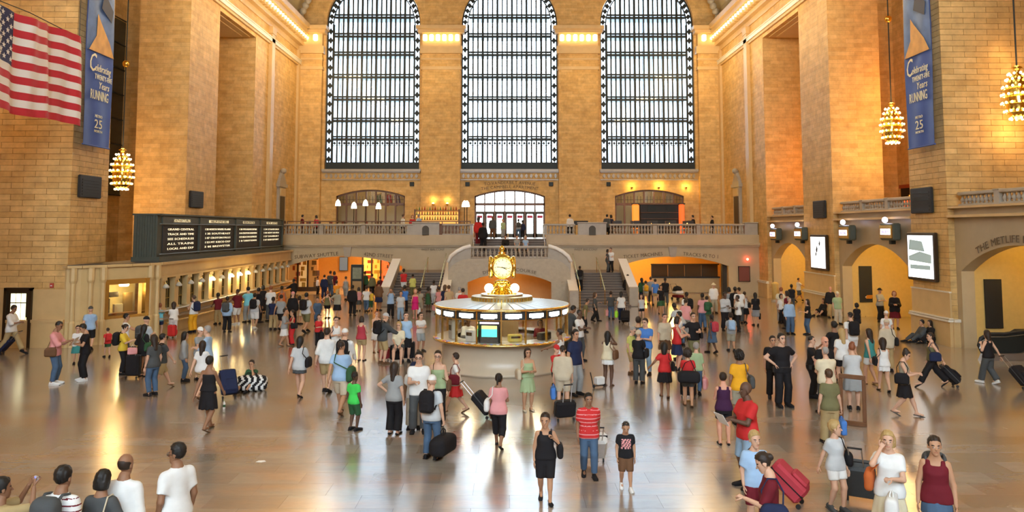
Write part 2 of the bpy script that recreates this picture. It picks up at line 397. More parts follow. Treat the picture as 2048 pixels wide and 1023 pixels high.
# small speakers on the wall
spk = mesh('speaker', MB().chbox(-.17, .17, -.12, 0, -.17, .17, .02), M_BLACK)
for k, (u, txt) in enumerate(((824, 'left arch'), (935, 'left end of the engraved lettering'), (1102, 'right end of the engraved lettering'), (1217, 'right arch'))):
    p = AY(u, 368, YW); bd = empty('wall_speaker', (p[0], YW-.5 if abs(p[0]) > 20 else YW, p[2]), 0, f'small square black speaker on back wall above {txt}' if k in (0,3) else f'small square black speaker at {txt}', 'speaker', 'small wall speakers')
    ob('cabinet', spk, None, bd); ob('grille', MB().box(-.13,.13,-.13,-.12,-.13,.13), M_IRON, bd)
EW = MB()
for a0, a1, wx0, wx1, ax0, ax1 in BAYS: archwall(EW, (0,-12.6,0), (1,0,0), (0,1,0), .6, a0, a1, 0, ZTOP, wx0, wx1, 9.3, 21.2, 25.05, 16)
EW.box(-17, 17, -12.6, -12, ZTOP, 32.5); EW.box(-27, -17, -12.6, -12, 0, ZTOP); EW.box(17, 27, -12.6, -12, 0, ZTOP)
ob('wall_front', EW, M_WX, kind='structure', label='east end wall behind the viewer with three arched window openings')
# ---- ceiling: barrel vault with penetrations left plain
cm = MB(); n = 28; prof = [(17*math.cos(math.pi*i/n), 21+11*math.sin(math.pi*i/n)) for i in range(n+1)]
for (x0, z0), (x1, z1) in zip(prof[:-1], prof[1:]):
    cm.add([(x0,-12,z0),(x1,-12,z1),(x1,64,z1),(x0,64,z0)], [(0,1,2,3)])
M_CEIL = mat('painted_vault', (.50, .42, .25), .7, noise=.2, nscale=.7)
ceil = ob('ceiling', cm, M_CEIL, kind='structure', label='painted barrel vault ceiling')
tm_ = MB()
tm_.box(-17, 17, YW, YW+1, ZTOP, 32.5)
ob('tympanum', tm_, M_PLAIN, wb)
# ribs where the window arches cut the vault (top corners of the picture)
for sgn in (-1, 1):
    rb = MB()
    for k in range(10):
        a = R(10+k*8); x = sgn*(17-.0-1.6*math.sin(a)); z = 20.9+3.2*math.sin(a)
        rb.ball((x, YW-1.2-k*.06, z), .3, 7, 5)
    ob('carved_spandrel', rb, M_BASE, ceil, True)
# ---- the three great windows
M_CAT = mat('catwalk_glass', (.35,.42,.46), .4)
ROWS = [9.95, 11.85, 13.35, 15.11, 16.95, 18.8, 20.33, 21.9, 23.5, 25.0]
wi = 0
for a0, a1, wx0, wx1, ax0, ax1 in BAYS:
    wi += 1; cx = (wx0+wx1)/2; hw = (wx1-wx0)/2; rr = hw
    top = lambda x, m=0: 21.2+math.sqrt(max(0, (rr-m)**2-(x-cx)**2))
    wn = empty('window_%d' % wi, (0,0,0), 0, kind='structure'); wn['label'] = ['tall arched iron window on the left of the end wall', 'central arched iron window with the brightest glare', 'tall arched iron window on the right of the end wall'][wi-1]
    Yg = YW+.45
    fr = MB().box(wx0, wx1, Yg-.1, Yg+.1, 9.3, 9.9); ob('sill_panel', fr, M_IRON, wn)
    bd = .52
    # outer border with its ornament
    br_ = MB()
    for s in (-1, 1):
        e = cx+s*hw; i_ = cx+s*(hw-bd); x0, x1 = sorted((e, e-s*.1)); br_.box(x0, x1, Yg-.1, Yg+.1, 9.9, 21.2)
        x0, x1 = sorted((i_, i_+s*.09)); br_.box(x0, x1, Yg-.1, Yg+.1, 9.9, 21.2)
        z = 10.15
        while z < 21.2:
            br_.prism([(0,-.3),(.2,0),(0,.3),(-.2,0)], ((e+i_)/2, Yg-.03, z), (1,0,0), (0,0,1), (0,1,0), .06); z += .75
    for k in range(24):
        t0, t1 = math.pi*k/24, math.pi*(k+1)/24
        for r0, r1 in ((hw, hw-.1), (hw-bd+.09, hw-bd)):
            br_.prism([(r0*math.cos(t0), r0*math.sin(t0)), (r0*math.cos(t1), r0*math.sin(t1)), (r1*math.cos(t1), r1*math.sin(t1)), (r1*math.cos(t0), r1*math.sin(t0))], (cx, Yg-.1, 21.2), (1,0,0), (0,0,1), (0,1,0), .2)
        t = (t0+t1)/2; c = (cx+(hw-bd/2)*math.cos(t), Yg-.03, 21.2+(hw-bd/2)*math.sin(t))
        br_.prism([(0,-.25),(.2,0),(0,.25),(-.2,0)], c, (1,0,0), (0,0,1), (0,1,0), .06)
    ob('ornamental_border', br_, M_IRON, wn)
    ncol = 17; x0, x1 = cx-hw+bd, cx+hw-bd; cwid = (x1-x0)/ncol
    for k in range(ncol+1):
        x = x0+k*cwid; t = .09 if k % 3 == 0 else .062
        mbm = MB().box(x-t, x+t, Yg-.12 if k % 3 == 0 else Yg-.05, Yg+.08, 9.9, top(x, bd)); ob('mullion', mbm, M_IRON, wn)
    zz = [9.9]+ROWS[1:]
    for z in ROWS[1:-1]:
        h_ = math.sqrt(max(0, (hw-bd)**2-max(0, z-21.2)**2))
        for dz in (-.13, .13):
            ob('transom', MB().box(cx-h_, cx+h_, Yg-.1, Yg+.08, z+dz-.06, z+dz+.06), M_IRON, wn)
    for z in ROWS[1:-2]:     # glass-floored catwalks between the two skins of the window
        h_ = math.sqrt(max(0, (hw-bd)**2-max(0, z-21.2)**2)); ob('catwalk', MB().box(cx-h_, cx+h_, Yg+.1, Yg+1.7, z-.05, z+.05), M_CAT, wn)
    om = MB()
    for k in range(0, ncol+1, 2): x = x0+(k+.5)*cwid; om.box(x-.02, x+.02, Yg+1.7, Yg+1.78, 9.9, top(x, bd))
    ob('outer_glazing_bars', om, M_IRON, wn)
    orn = MB()
    for k in range(ncol): orn.prism([(0,-.14),(.12,0),(0,.14),(-.12,0)], (x0+(k+.5)*cwid, Yg-.03, 11.45), (1,0,0), (0,0,1), (0,1,0), .06); orn.box(x0+k*cwid, x0+(k+1)*cwid, Yg-.04, Yg+.02, 11.25, 11.29)
    ob('ornament_row', orn, M_IRON, wn)
    pc = {}
    for (za, zb_) in zip(zz[:-1], zz[1:]):
        for k in range(ncol):
            xa, xb = x0+k*cwid, x0+(k+1)*cwid; ta, tb = min(zb_, top(xa, bd)), min(zb_, top(xb, bd))
            if max(ta, tb) <= za+.05: continue
            key = (round(max(ta,za)-za, 3), round(max(tb,za)-za, 3), round(cwid, 4))
            if key not in pc: pc[key] = mesh('pane', MB().prism([(0,0),(cwid,0),(cwid,key[1]),(0,key[0])] if key[0] > 1e-3 and key[1] > 1e-3 else ([(0,0),(cwid,0),(cwid,key[1])] if key[1] > 1e-3 else [(0,0),(cwid,0),(0,key[0])]), (0,0,0), (1,0,0), (0,0,1), (0,1,0), .02), M_PANE)
            ob('pane', pc[key], None, wn, loc=(xa, Yg, za))
    eg = MB().box(cx-hw, cx-hw+bd, Yg, Yg+.02, 9.9, 21.2).box(cx+hw-bd, cx+hw, Yg, Yg+.02, 9.9, 21.2); ob('border_glass', eg, M_PANE, wn)
# the glazed street outside: two pale blocks either side of the cross street
M_FAC = mat('pale_city_facade', (.72, .76, .8), .7, noise=.1)
for sgn, nm in ((-1, 'left'), (1, 'right')):
    bl = empty('office_building', (sgn*26, 100, 0), 0, f'pale office block seen through the {nm} arched window', 'building')
    ob('walls', MB().box(-18, 18, 0, 20, -10, 46), M_FAC, bl)
    wm_ = mesh('window', MB().box(0, 1.7, -.12, 0, 0, 2.8), mat('city_window', (.42,.5,.58), .3)); sm_ = mesh('pilaster_strip', MB().box(0, .6, -.3, 0, -10, 46), M_FAC)
    for i in range(9):
        for j in range(9): ob('window', wm_, None, bl, loc=(-16.5+i*3.9, 0, 2+j*4.6))
    for i in range(10): ob('pilaster_strip', sm_, None, bl, loc=(-18+i*3.9, 0, 0))
ob('ground_street', MB().box(-60, 60, 66, 140, -.4, -.1), mat('street_asphalt', (.3,.3,.3), .8), kind='structure')
# ================================================================ BALCONY, STAIRS
bf = ob('floor_balcony', MB().box(-17, 17, YB+.25, 64, 3.45, ZB), M_BASE, kind='structure')
BW = MB()
archwall(BW, (0,YB,0), (1,0,0), (0,1,0), .5, -17, -4.0, 0, 3.5, -15.1, -7.3, 0, 2.0, 2.66, 18)
archwall(BW, (0,YB,0), (1,0,0), (0,1,0), .5, 4.0, 17, 0, 3.5, 7.5, 14.9, 0, 2.0, 2.66, 18)
BW.box(-4, 4, YB, YB+.5, 0, 2.6); BW.box(-4, -2.46, YB, YB+.5, 2.6, 3.5); BW.box(2.46, 4, YB, YB+.5, 2.6, 3.5)
bwall = ob('wall_balcony', BW, mat('balcony_stone', (.50,.38,.22), .4, noise=.15, nscale=1.5), kind='structure', label='balcony front wall with two low segmental arches')
tr = MB(); tr.box(-17, -2.5, YB-.3, YB+.3, 3.42, 3.58).box(2.5, 17, YB-.3, YB+.3, 3.42, 3.58).box(-17, -2.5, YB-.18, YB+.3, 3.3, 3.42).box(2.5, 17, YB-.18, YB+.3, 3.3, 3.42)
tr.box(-17, -2.5, YB-.1, YB+.3, 3.58, 4.12).box(2.5, 17, YB-.1, YB+.3, 3.58, 4.12)
ob('trim_1', tr, mat('balcony_stone2', (.50,.38,.22), .4, noise=.15, nscale=1.5), kind='structure')
key = MB()
for x in (-11.0, 11.1): key.prism([(-.18,0),(.18,0),(.3,.75),(-.3,.75)], (x, YB-.15, 2.62), (1,0,0), (0,0,1), (0,1,0), .2)
ob('keystone', key, M_BASE, bwall)
# lettering
for s, o, wd, rad, h in (('SUBWAY SHUTTLE', (-13.1, YB-.02, 2.62), 3.0, -1, .34), ('42ND STREET', (-8.9, YB-.02, 2.62), 2.0, -1, .34),
                         ('TICKET MACHINES', (9.1, YB-.02, 2.62), 2.7, -1, .34), ('TRACKS 42 TO 1', (13.0, YB-.02, 2.62), 2.4, -1, .34),
                         ('WEST BALCONY', (-5.2, YB-.02, 3.05), 1.6, None, .22), ('WEST BALCONY', (5.2, YB-.02, 3.05), 1.6, None, .22)):
    tb = MB(); sl = .085*(1 if o[0] in (-13.1, 9.1) else -1) if rad else 0
    text(tb, s, o, (1, 0, sl), (-sl, 0, 1), h, wd); ob('engraved_lettering', tb, M_INK, bwall)
for s, z, wd in (('TO VANDERBILT AVENUE', 8.12, 4.1), ('THE CAMPBELL APARTMENT', 7.78, 4.6)):
    tb = MB(); text(tb, s, (0.02, YW-.02, z), (1,0,0), (0,0,1), .34, wd, arc=16); ob('engraved_lettering', tb, M_INK, wb)
# balustrades
BAL = [(.055,0),(.055,.05),(.035,.07),(.05,.12),(.075,.2),(.06,.29),(.032,.36),(.04,.4),(.03,.42),(.055,.46),(.055,.5)]
def balmesh(h): 
    k = h/.5; return mesh('baluster', MB().lathe([(r*1.15, z*k) for r, z in BAL], 8), M_BASE, True)
BM = {}
def balustrade(p0, p1, zb, zt, label, n, cat='balustrade', group=None, ped=(), mat_=None):
    """rail from p0 to p1 (x,y) with n balusters between zb and zt"""
    mt = mat_ or M_BASE; d = Vector((p1[0]-p0[0], p1[1]-p0[1], 0)); L_ = d.length; d.normalize(); nn = Vector((-d.y, d.x, 0))
    e = empty('balustrade', (p0[0], p0[1], zb), math.atan2(d.y, d.x), label, cat, group)
    ob('top_rail', MB().chbox(0, L_, -.16, .16, zt-zb-.13, zt-zb, .03), mt, e); ob('bottom_rail', MB().chbox(0, L_, -.13, .13, 0, .08, .02), mt, e)
    h = zt-zb-.21; k = round(h, 2)
    if k not in BM: BM[k] = balmesh(h)
    for i in range(n): ob('baluster', BM[k], None, e, loc=((i+.5)*L_/n, 0, .08))
    return e
X53 = lambda u: (u-1019)*YB/F
def pedestal(x0, x1, z1, label, niche=False):
    e = empty('balcony_pedestal', ((x0+x1)/2, YB+.08, 4.12), 0, label, 'pedestal', 'balcony pedestals'); h = (x1-x0)/2
    ob('block', MB().box(-h, h, -.15, .25, 0, z1-4.12-.1), M_BASE, e); ob('cap', MB().chbox(-h-.05, h+.05, -.22, .3, z1-4.12-.1, z1-4.12, .03), M_BASE, e)
    if niche:
        A = arc_pts(-.23, .23, .42, .6, 8); nm = MB().prism([(-.23,-.05)]+A+[(.23,-.05)], (0,-.18,.02), (1,0,0), (0,0,1), (0,1,0), .05); ob('arched_plate', nm, M_BRONZE, e)
    return e
secs = [(570,640,12,'leftmost stretch of west balcony balustrade beside the departure board'),(648,724,13,'second stretch of west balcony balustrade below the pole lamps'),(732,815,14,'west balcony balustrade stretch below the left arched window'),
        (885,940,8,'short west balcony balustrade stretch left of the centre stairs'),(1094,1150,8,'short west balcony balustrade stretch right of the centre stairs'),(1218,1305,14,'west balcony balustrade stretch just right of the arched bronze plate'),
        (1313,1392,13,'west balcony balustrade stretch below the orange columns'),(1400,1488,14,'rightmost stretch of west balcony balustrade before the end pedestal')]
for a, b, n, lb in secs: balustrade((X53(a), YB+.08), (X53(b), YB+.08), 4.12, 4.87, lb, n, group='west balcony balustrades')
for a, b, z, nc, lb in ((640,648,4.87,0,'narrow stone post between first two balcony balustrade stretches'),(724,732,4.87,0,'narrow stone post below the left restaurant lamps'),(815,826,4.87,0,'narrow stone post left of the left arched bronze plate'),
                        (826,878,4.98,1,'raised stone pedestal with arched bronze plate left of centre stairs'),(1156,1212,4.98,1,'raised stone pedestal with arched bronze plate right of centre stairs'),
                        (1305,1313,4.87,0,'narrow stone post below the right restaurant bar'),(1392,1400,4.87,0,'narrow stone post below the right carved door'),(1488,1514,4.98,0,'end stone pedestal of west balcony against the right wall'),
                        (940,946,4.87,0,'stone newel at left top of the centre stairs'),(1088,1094,4.87,0,'stone newel at right top of the centre stairs')):
    pedestal(X53(a), X53(b), z, lb, nc)
# staircases
def flight(name, label, x0, x1, y0, z0, n, rise, run, dirv=1):
    e = empty(name, (x0, y0, z0), 0, label, 'staircase')
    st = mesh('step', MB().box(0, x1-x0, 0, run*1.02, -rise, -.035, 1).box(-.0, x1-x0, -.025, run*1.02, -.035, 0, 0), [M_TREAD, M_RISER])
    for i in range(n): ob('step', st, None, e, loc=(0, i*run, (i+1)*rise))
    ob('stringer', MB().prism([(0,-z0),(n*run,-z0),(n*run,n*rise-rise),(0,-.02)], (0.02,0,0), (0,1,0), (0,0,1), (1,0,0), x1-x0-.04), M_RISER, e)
    return e
NR, RI, RU = 13, .135, .345
YS = 45.7; YT = YS+NR*RU; ZL = NR*RI
for sgn, nm in ((-1, 'left'), (1, 'right')):
    xa, xb = sorted((sgn*3.95, sgn*7.05))
    flight('staircase', f'{nm} dark stone flight of steps rising to the balcony', xa, xb, YS, 0, NR, RI, RU)
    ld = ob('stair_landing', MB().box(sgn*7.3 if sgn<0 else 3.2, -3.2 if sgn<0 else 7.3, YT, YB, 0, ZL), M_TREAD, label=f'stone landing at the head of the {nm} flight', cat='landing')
    # inner and outer sloping parapets with polished coping
    for xo, who in ((3.7, 'inner'), (7.25, 'outer')):
        x = sgn*xo; e = empty('stair_parapet', (x, YS, 0), 0, f'{who} sloping marble parapet of the {nm} staircase', 'parapet')
        zb_, zt_ = (1.0, 2.62) if who == 'inner' else (1.15, 2.62)
        y0 = -.35 if who == 'inner' else .45
        ob('wall', MB().prism([(y0,0),(YT-YS+.3,0),(YT-YS+.3,zt_-.08),(y0,zb_-.08)], (-.2,0,0), (0,1,0), (0,0,1), (1,0,0), .4), M_BASE, e)
        ob('coping', MB().prism([(y0-.08,zb_-.12),(YT-YS+.3,zt_-.08),(YT-YS+.3,zt_),(y0-.08,zb_)], (-.27,0,0), (0,1,0), (0,0,1), (1,0,0), .54), M_COPING, e)
        ob('newel', MB().chbox(-.28, .28, y0-.3, y0+.1, 0, zb_, .04), M_BASE, e)
        if who == 'inner':
            pr = MB().tube([(sgn*.34, y0-.2, .95), (sgn*.34, y0-.1, 1.25), (sgn*.34, YT-YS, 2.95)], .03); pr.tube([(sgn*.34,y0-.2,.0),(sgn*.34,y0-.2,.95)], .025)
            ob('brass_handrail', pr, M_BRASS, e)
    xm = sgn*5.55 + (.35 if sgn < 0 else 0)
    hr = empty('stair_handrail', (xm, YS, 0), 0, f'slanting brass handrail in the middle of the {nm} stairs', 'handrail')
    ob('rail', MB().tube([(0,.1,.95),(0,NR*RU,ZL+.95)], .035, 8), M_BRASS, hr)
    for t in (.1, 2.2, 4.3): ob('post', MB().tube([(0,t,t*RI/RU-.02),(0,t,.92+t*RI/RU)], .02), M_BRASS, hr)
    # lateral flight up to the centre landing
    e = empty('upper_steps', (0, YT, ZL), 0, f'short lateral steps behind the {nm} parapet', 'staircase')
    for i in range(6):
        xx = sorted((sgn*(3.5-i*.2), sgn*2.2)); ob('step', MB().box(xx[0], xx[1], .1, YB-YT, i*.16, (i+1)*.16), M_TREAD, e)
ZC = 2.75
# central drum below the landing with its own arch
cb = MB(); A = arc_pts(-2.5, 2.5, 1.35, 1.88, 16)
prof = [(-3.65,1.9),(-3.5,2.25),(-3.2,2.5),(-2.8,2.68),(-2.3,ZC),(2.3,ZC),(2.8,2.68),(3.2,2.5),(3.5,2.25),(3.65,1.9)]
cb.prism([(-3.65,0),(-2.5,0),(-2.5,1.35),(-2.5,2.72),(-2.8,2.68),(-3.2,2.5),(-3.5,2.25),(-3.65,1.9)], (0,46.9,0), (1,0,0), (0,0,1), (0,1,0), .5)
cb.prism([(3.65,1.9),(3.5,2.25),(3.2,2.5),(2.8,2.68),(2.5,2.72),(2.5,1.35),(2.5,0),(3.65,0)], (0,46.9,0), (1,0,0), (0,0,1), (0,1,0), .5)
for p, q in zip(A[:-1], A[1:]): cb.prism([p, q, (q[0],2.75), (p[0],2.75)], (0,46.9,0), (1,0,0), (0,0,1), (0,1,0), .5)
cd_ = ob('wall_stair_front', cb, mat('stair_front_stone', (.44,.36,.25), .4, noise=.15), kind='structure', label='curved stone front below the central stair landing')
cop = MB().tube([(-3.68,46.95,2.55),(-3.5,46.9,2.9),(-3.15,46.9,3.18),(-2.75,46.9,3.38),(-2.3,46.9,3.5)], .12, 8).tube([(3.68,46.95,2.55),(3.5,46.9,2.9),(3.15,46.9,3.18),(2.75,46.9,3.38),(2.3,46.9,3.5)], .12, 8)
ob('curved_coping', cop, M_COPING, cd_, True)
sw = MB()
for s in (-1, 1): sw.prism([(s*2.3,ZC),(s*2.8,2.68),(s*3.2,2.5),(s*3.5,2.25),(s*3.65,1.9),(s*3.66,2.5),(s*3.5,2.85),(s*3.15,3.12),(s*2.75,3.33),(s*2.3,3.45)], (0,46.95,0), (1,0,0), (0,0,1), (0,1,0), .2)
ob('shoulder_parapet', sw, M_BASE, cd_)
for s, z, wd in (('DINING CONCOURSE', 2.02, 3.2),):
    tb = MB(); text(tb, s, (0, 46.88, z), (1,0,0), (0,0,1), .26, wd, arc=6.2); ob('engraved_lettering', tb, M_INK, cd_)
ob('stair_landing', MB().box(-3.3, 3.3, 47.42, 51.2, ZC-.2, ZC), M_TREAD, label='central stair landing behind the balustrade above the orange arch', cat='landing')
balustrade((-2.3, 47.05), (2.3, 47.05), ZC, 3.5, 'central landing balustrade above the orange lit arch behind the clock', 18)
e = flight('staircase', 'central upper steps from the landing to the balcony doors', -2.45, 2.45, 51.2, ZC, 7, (ZB-ZC)/7, .33)
for x, lb in ((-2.35, 'brass handrail left of the central upper steps'), (-.1, 'brass handrail in the middle of the central upper steps'), (2.3, 'brass handrail right of the central upper steps')):
    hr = empty('stair_handrail', (x, 51.2, ZC), 0, lb, 'handrail')
    ob('rail', MB().tube([(0,0,.9),(0,2.3,ZB-ZC+.9),(0,2.9,ZB-ZC+.9)], .035, 8), mat('pale_steel', (.75,.72,.65), .25, .9), hr); ob('post', MB().tube([(0,0,0),(0,0,.9)], .03), mat('pale_steel', (1,1,1)), hr); ob('post', MB().tube([(0,2.4,ZB-ZC),(0,2.4,ZB-ZC+.9)], .03), mat('pale_steel', (1,1,1)), hr)
# orange passage below the landing
M_ORANGE = mat('orange_plaster', (.62,.33,.1), .6, noise=.08)
pb = MB().box(-3, 3, 50.6, 50.7, 0, 2.5).box(-3.0, -2.9, 47.4, 50.6, 0, 2.5).box(2.9, 3, 47.4, 50.6, 0, 2.5).box(-3, 3, 47.4, 50.6, 2.45, 2.55)
ob('wall_passage', pb, M_ORANGE, kind='structure')
def ceil_lamp(loc, power, col, label, r=.16):
    e = empty('ceiling_lamp', loc, 0, label, 'lamp', 'passage ceiling lamps'); ob('globe', MB().ball((0,0,-.12), r, 10, 8), E_GLOBE, e, True); ob('mount', MB().lathe([(.1,-.02),(.1,.03),(.03,.06)], 10), M_BRASS, e)
    lamp('bulb_light', (0,0,-.2-r), power, col, .2, e); return e
ceil_lamp((-.9, 48.4, 2.42), 420, (1,.6,.2), 'globe lamp inside the orange arch below the landing')
# passages below the balcony
for sgn, nm in ((-1, 'left'), (1, 'right')):
    x0, x1 = sorted((sgn*6.5, sgn*17))
    pb = MB().box(x0, x1, 62.0, 62.3, 0, 3.5).box(x0, x1, YB+.5, 62, 3.3, 3.45)
    pb.box(*sorted((sgn*6.5, sgn*7.0)), YB+.5, 62, 0, 3.4)
    ob('wall_passage', pb, M_ORANGE, kind='structure', label=f'orange lit passage behind the {nm} low arch')
for x, y, lb in ((-13.2,57.5,'globe lamp in the left passage near the ticket counter'),(-11.2,58.0,'globe lamp in the middle of the left passage'),(-8.6,58.3,'globe lamp before the bright shop front in the left passage')):
    ceil_lamp((x,y,3.28), 800, (1,.55,.16), lb, .2)
for x, y, lb in ((8.9,57.8,'twin bright globe lamp at the left of the right passage'),(10.2,59.5,'globe lamp deeper in the right passage'),(11.8,57.0,'globe lamp above the dark counter windows')):
    ceil_lamp((x,y,3.28), 900, (1,.62,.13), lb, .2)
# ================================================================ INFORMATION BOOTH
BX, BY = -.25, 26.1
bo = empty('information_booth', (BX, BY, 0), 0, 'round marble and brass information booth in the middle of the floor', 'booth')
M_BMAR = mat('booth_marble', (.55,.46,.34), .28, noise=.12, nscale=2)
ob('base', MB().lathe([(2.02,0),(2.02,.08),(1.96,.1),(1.96,.9),(2.05,.94),(2.12,.96)], 64), M_BMAR, bo, True)
ob('counter', MB().lathe([(2.0,.955),(2.26,.955),(2.28,.98),(2.26,1.02),(1.7,1.03),(1.5,1.03)], 64, cap=False), M_BRASS, bo, True)
ob('counter_top', MB().lathe([(2.2,1.021),(1.5,1.035)], 64, cap=False), M_COPING, bo, True)
NF = 18; RB = 2.13
pm = mesh('facet_post', MB().box(-.025,.025,-.03,.03,1.03,2.0), M_BRASS); gm = None
fw = 2*RB*math.tan(math.pi/NF)
gm = mesh('pane', MB().box(-fw/2+.03, fw/2-.03, -.008, .008, 1.06, 1.74), M_CLEAR)
hm = mesh('header', MB().box(-fw/2+.02, fw/2-.02, -.02, .02, 1.74, 2.0), M_BLACK); rm = mesh('glass_rail', MB().box(-fw/2, fw/2, -.025, .025, 1.725, 1.75), M_BRASS)
sm = mesh('lit_sign', MB().chbox(-fw*.34, fw*.34, -.045, -.02, 1.81, 1.93, .01), em('booth_sign_white', (1,1,.95), 3.2))
sn = mesh('sign_notch', MB().box(-fw*.22, fw*.22, -.045, -.02, 1.785, 1.81), em('booth_sign_white', (1,1,.95), 3.2))
for i in range(NF):
    a = -math.pi/2+(i+.5)*2*math.pi/NF; rz = a+math.pi/2; c = (RB*math.cos(a), RB*math.sin(a), 0)
    p_ = ob('pane', gm, None, bo, loc=c, rot=(0,0,rz)); h_ = ob('header', hm, None, bo, loc=c, rot=(0,0,rz)); ob('glass_rail', rm, None, bo, loc=c, rot=(0,0,rz))
    ob('lit_sign', sm, None, h_); ob('sign_notch', sn, None, h_)
    a2 = a+math.pi/NF; r2 = RB/math.cos(math.pi/NF); ob('facet_post', pm, None, bo, loc=(r2*math.cos(a2), r2*math.sin(a2), 0), rot=(0,0,a2+math.pi/2))
ob('roof_edge', MB().lathe([(2.1,1.99),(2.24,2.0),(2.26,2.04),(2.22,2.07),(2.1,2.06)], 36), M_BRASS, bo, True)
M_ROOF = mat('pale_roof_glass', (.6,.76,.92), .3, spec=.7)
for i in range(36):
    a0, a1 = 2*math.pi*i/36+.012, 2*math.pi*(i+1)/36-.012
    V = [(r*math.cos(a), r*math.sin(a), z) for r, z in ((2.2,2.05),(.95,2.16)) for a in (a0,a1)]
    V += [(x,y,z+.02) for x,y,z in V]; ob('roof_panel', MB().add(V, [(0,2,3,1),(4,5,7,6),(0,1,5,4),(2,6,7,3),(0,4,6,2),(1,3,7,5)]), M_ROOF, bo)
ob('roof_deck', MB().lathe([(2.2,2.03),(.95,2.14),(.95,2.0),(2.2,2.0)], 36), M_BRONZE, bo)
M_DRUM = mat('brass_fret', (.42,.34,.18), .35, .8, noise=.3, nscale=20)
dr_ = ob('drum', MB().lathe([(1.0,2.08),(1.0,2.31),(.68,2.32),(.68,2.37)], 40), M_DRUM, bo); ob('drum_cap', MB().lathe([(.7,2.36),(.7,2.38),(.0,2.385)], 40), M_COPING, bo)
fm = mesh('fret', MB().box(-.02,.02,-.01,.01,0,.16), M_GOLD)
for i in range(60):
    a = 2*math.pi*i/60; ob('fret', fm, None, dr_, loc=(1.005*math.cos(a), 1.005*math.sin(a), 2.12), rot=(0,0,a+math.pi/2))
# inside the booth: pillar, shelves, counter goods
ob('core', MB().box(-.55,.55,.1,.7,0,2.0), mat('core_panel', (.30,.2,.1), .4), bo); ob('core_panel', MB().box(-.5,.0,-.05,.1,.9,1.75), M_BRONZE, bo)
ob('inner_desk', MB().lathe([(1.75,0),(1.75,.95),(1.45,.95),(1.45,0)], 40, cap=False), M_WOOD, bo)
sc_ = empty('booth_screen', (BX-.36, BY-1.86, 1.04), R(-8), 'dark kiosk screen with yellow and teal display in booth window', 'screen')
ob('housing', MB().chbox(-.36,.36,-.06,.1,0,.66,.02), M_BLACK, sc_); ob('display', MB().box(-.24,.24,-.075,-.06,.18,.52), em('screen_teal', (.1,.75,.75), 1.2), sc_); ob('upper_bar', MB().box(-.24,.24,-.08,-.075,.42,.52), em('screen_yellow', (.9,.85,.3), 1.2), sc_); ob('title_bar', MB().box(-.3,.3,-.07,-.06,.57,.63), em('screen_lilac', (.85,.75,.95), 1.2), sc_)
lb_ = [(-1.55,-.95,'grey metal leaflet rack at left booth window',(.5,.5,.48),.25,.55),(.42,-1.6,'yellow timetable box in booth window',(.75,.6,.12),.42,.22),(1.35,-1.1,'dark printer in right booth window',(.03,.03,.03),.5,.22),(-.95,-1.5,'white paper tray in left booth window',(.8,.8,.8),.3,.35)]
for x, y, l, c, s, h in lb_:
    e = empty('counter_item', (BX+x, BY+y, 1.035), math.atan2(x, -y), l, 'office item'); ob('case', MB().chbox(-s/2,s/2,-.1,.12,0,h,.02), mat('item_%d' % int(c[0]*99+s*999), c, .5), e); ob('slot', MB().box(-s*.35,s*.35,-.105,-.1,h*.5,h*.8), M_BRONZE, e)
lf = mesh('leaflet', MB().box(-.06,.06,-.04,.04,0,.012), None)
for i in range(30):
    a = R(-165+i*150/29); c = [(.7,.2,.2),(.3,.35,.8),(.85,.85,.85),(.8,.6,.2)][i % 4]
    o = ob('timetable_leaflet', lf.copy(), None, None, loc=(BX+2.2*math.cos(a), BY+2.2*math.sin(a), 1.024), rot=(0,0,a), label='small folded timetable lying along the booth counter edge', cat='leaflet', group='timetables on the booth counter'); o.data.materials.append(mat('leaflet_%d' % (i % 4), c))
lamp('booth_ceiling_light', (BX, BY-1.2, 1.93), 160, (1,.88,.6), .2); lamp('booth_ceiling_light', (BX-1.1, BY-.3, 1.93), 120, (1,.9,.65), .2); lamp('booth_ceiling_light', (BX+1.1, BY-.3, 1.93), 120, (1,.9,.65), .2)
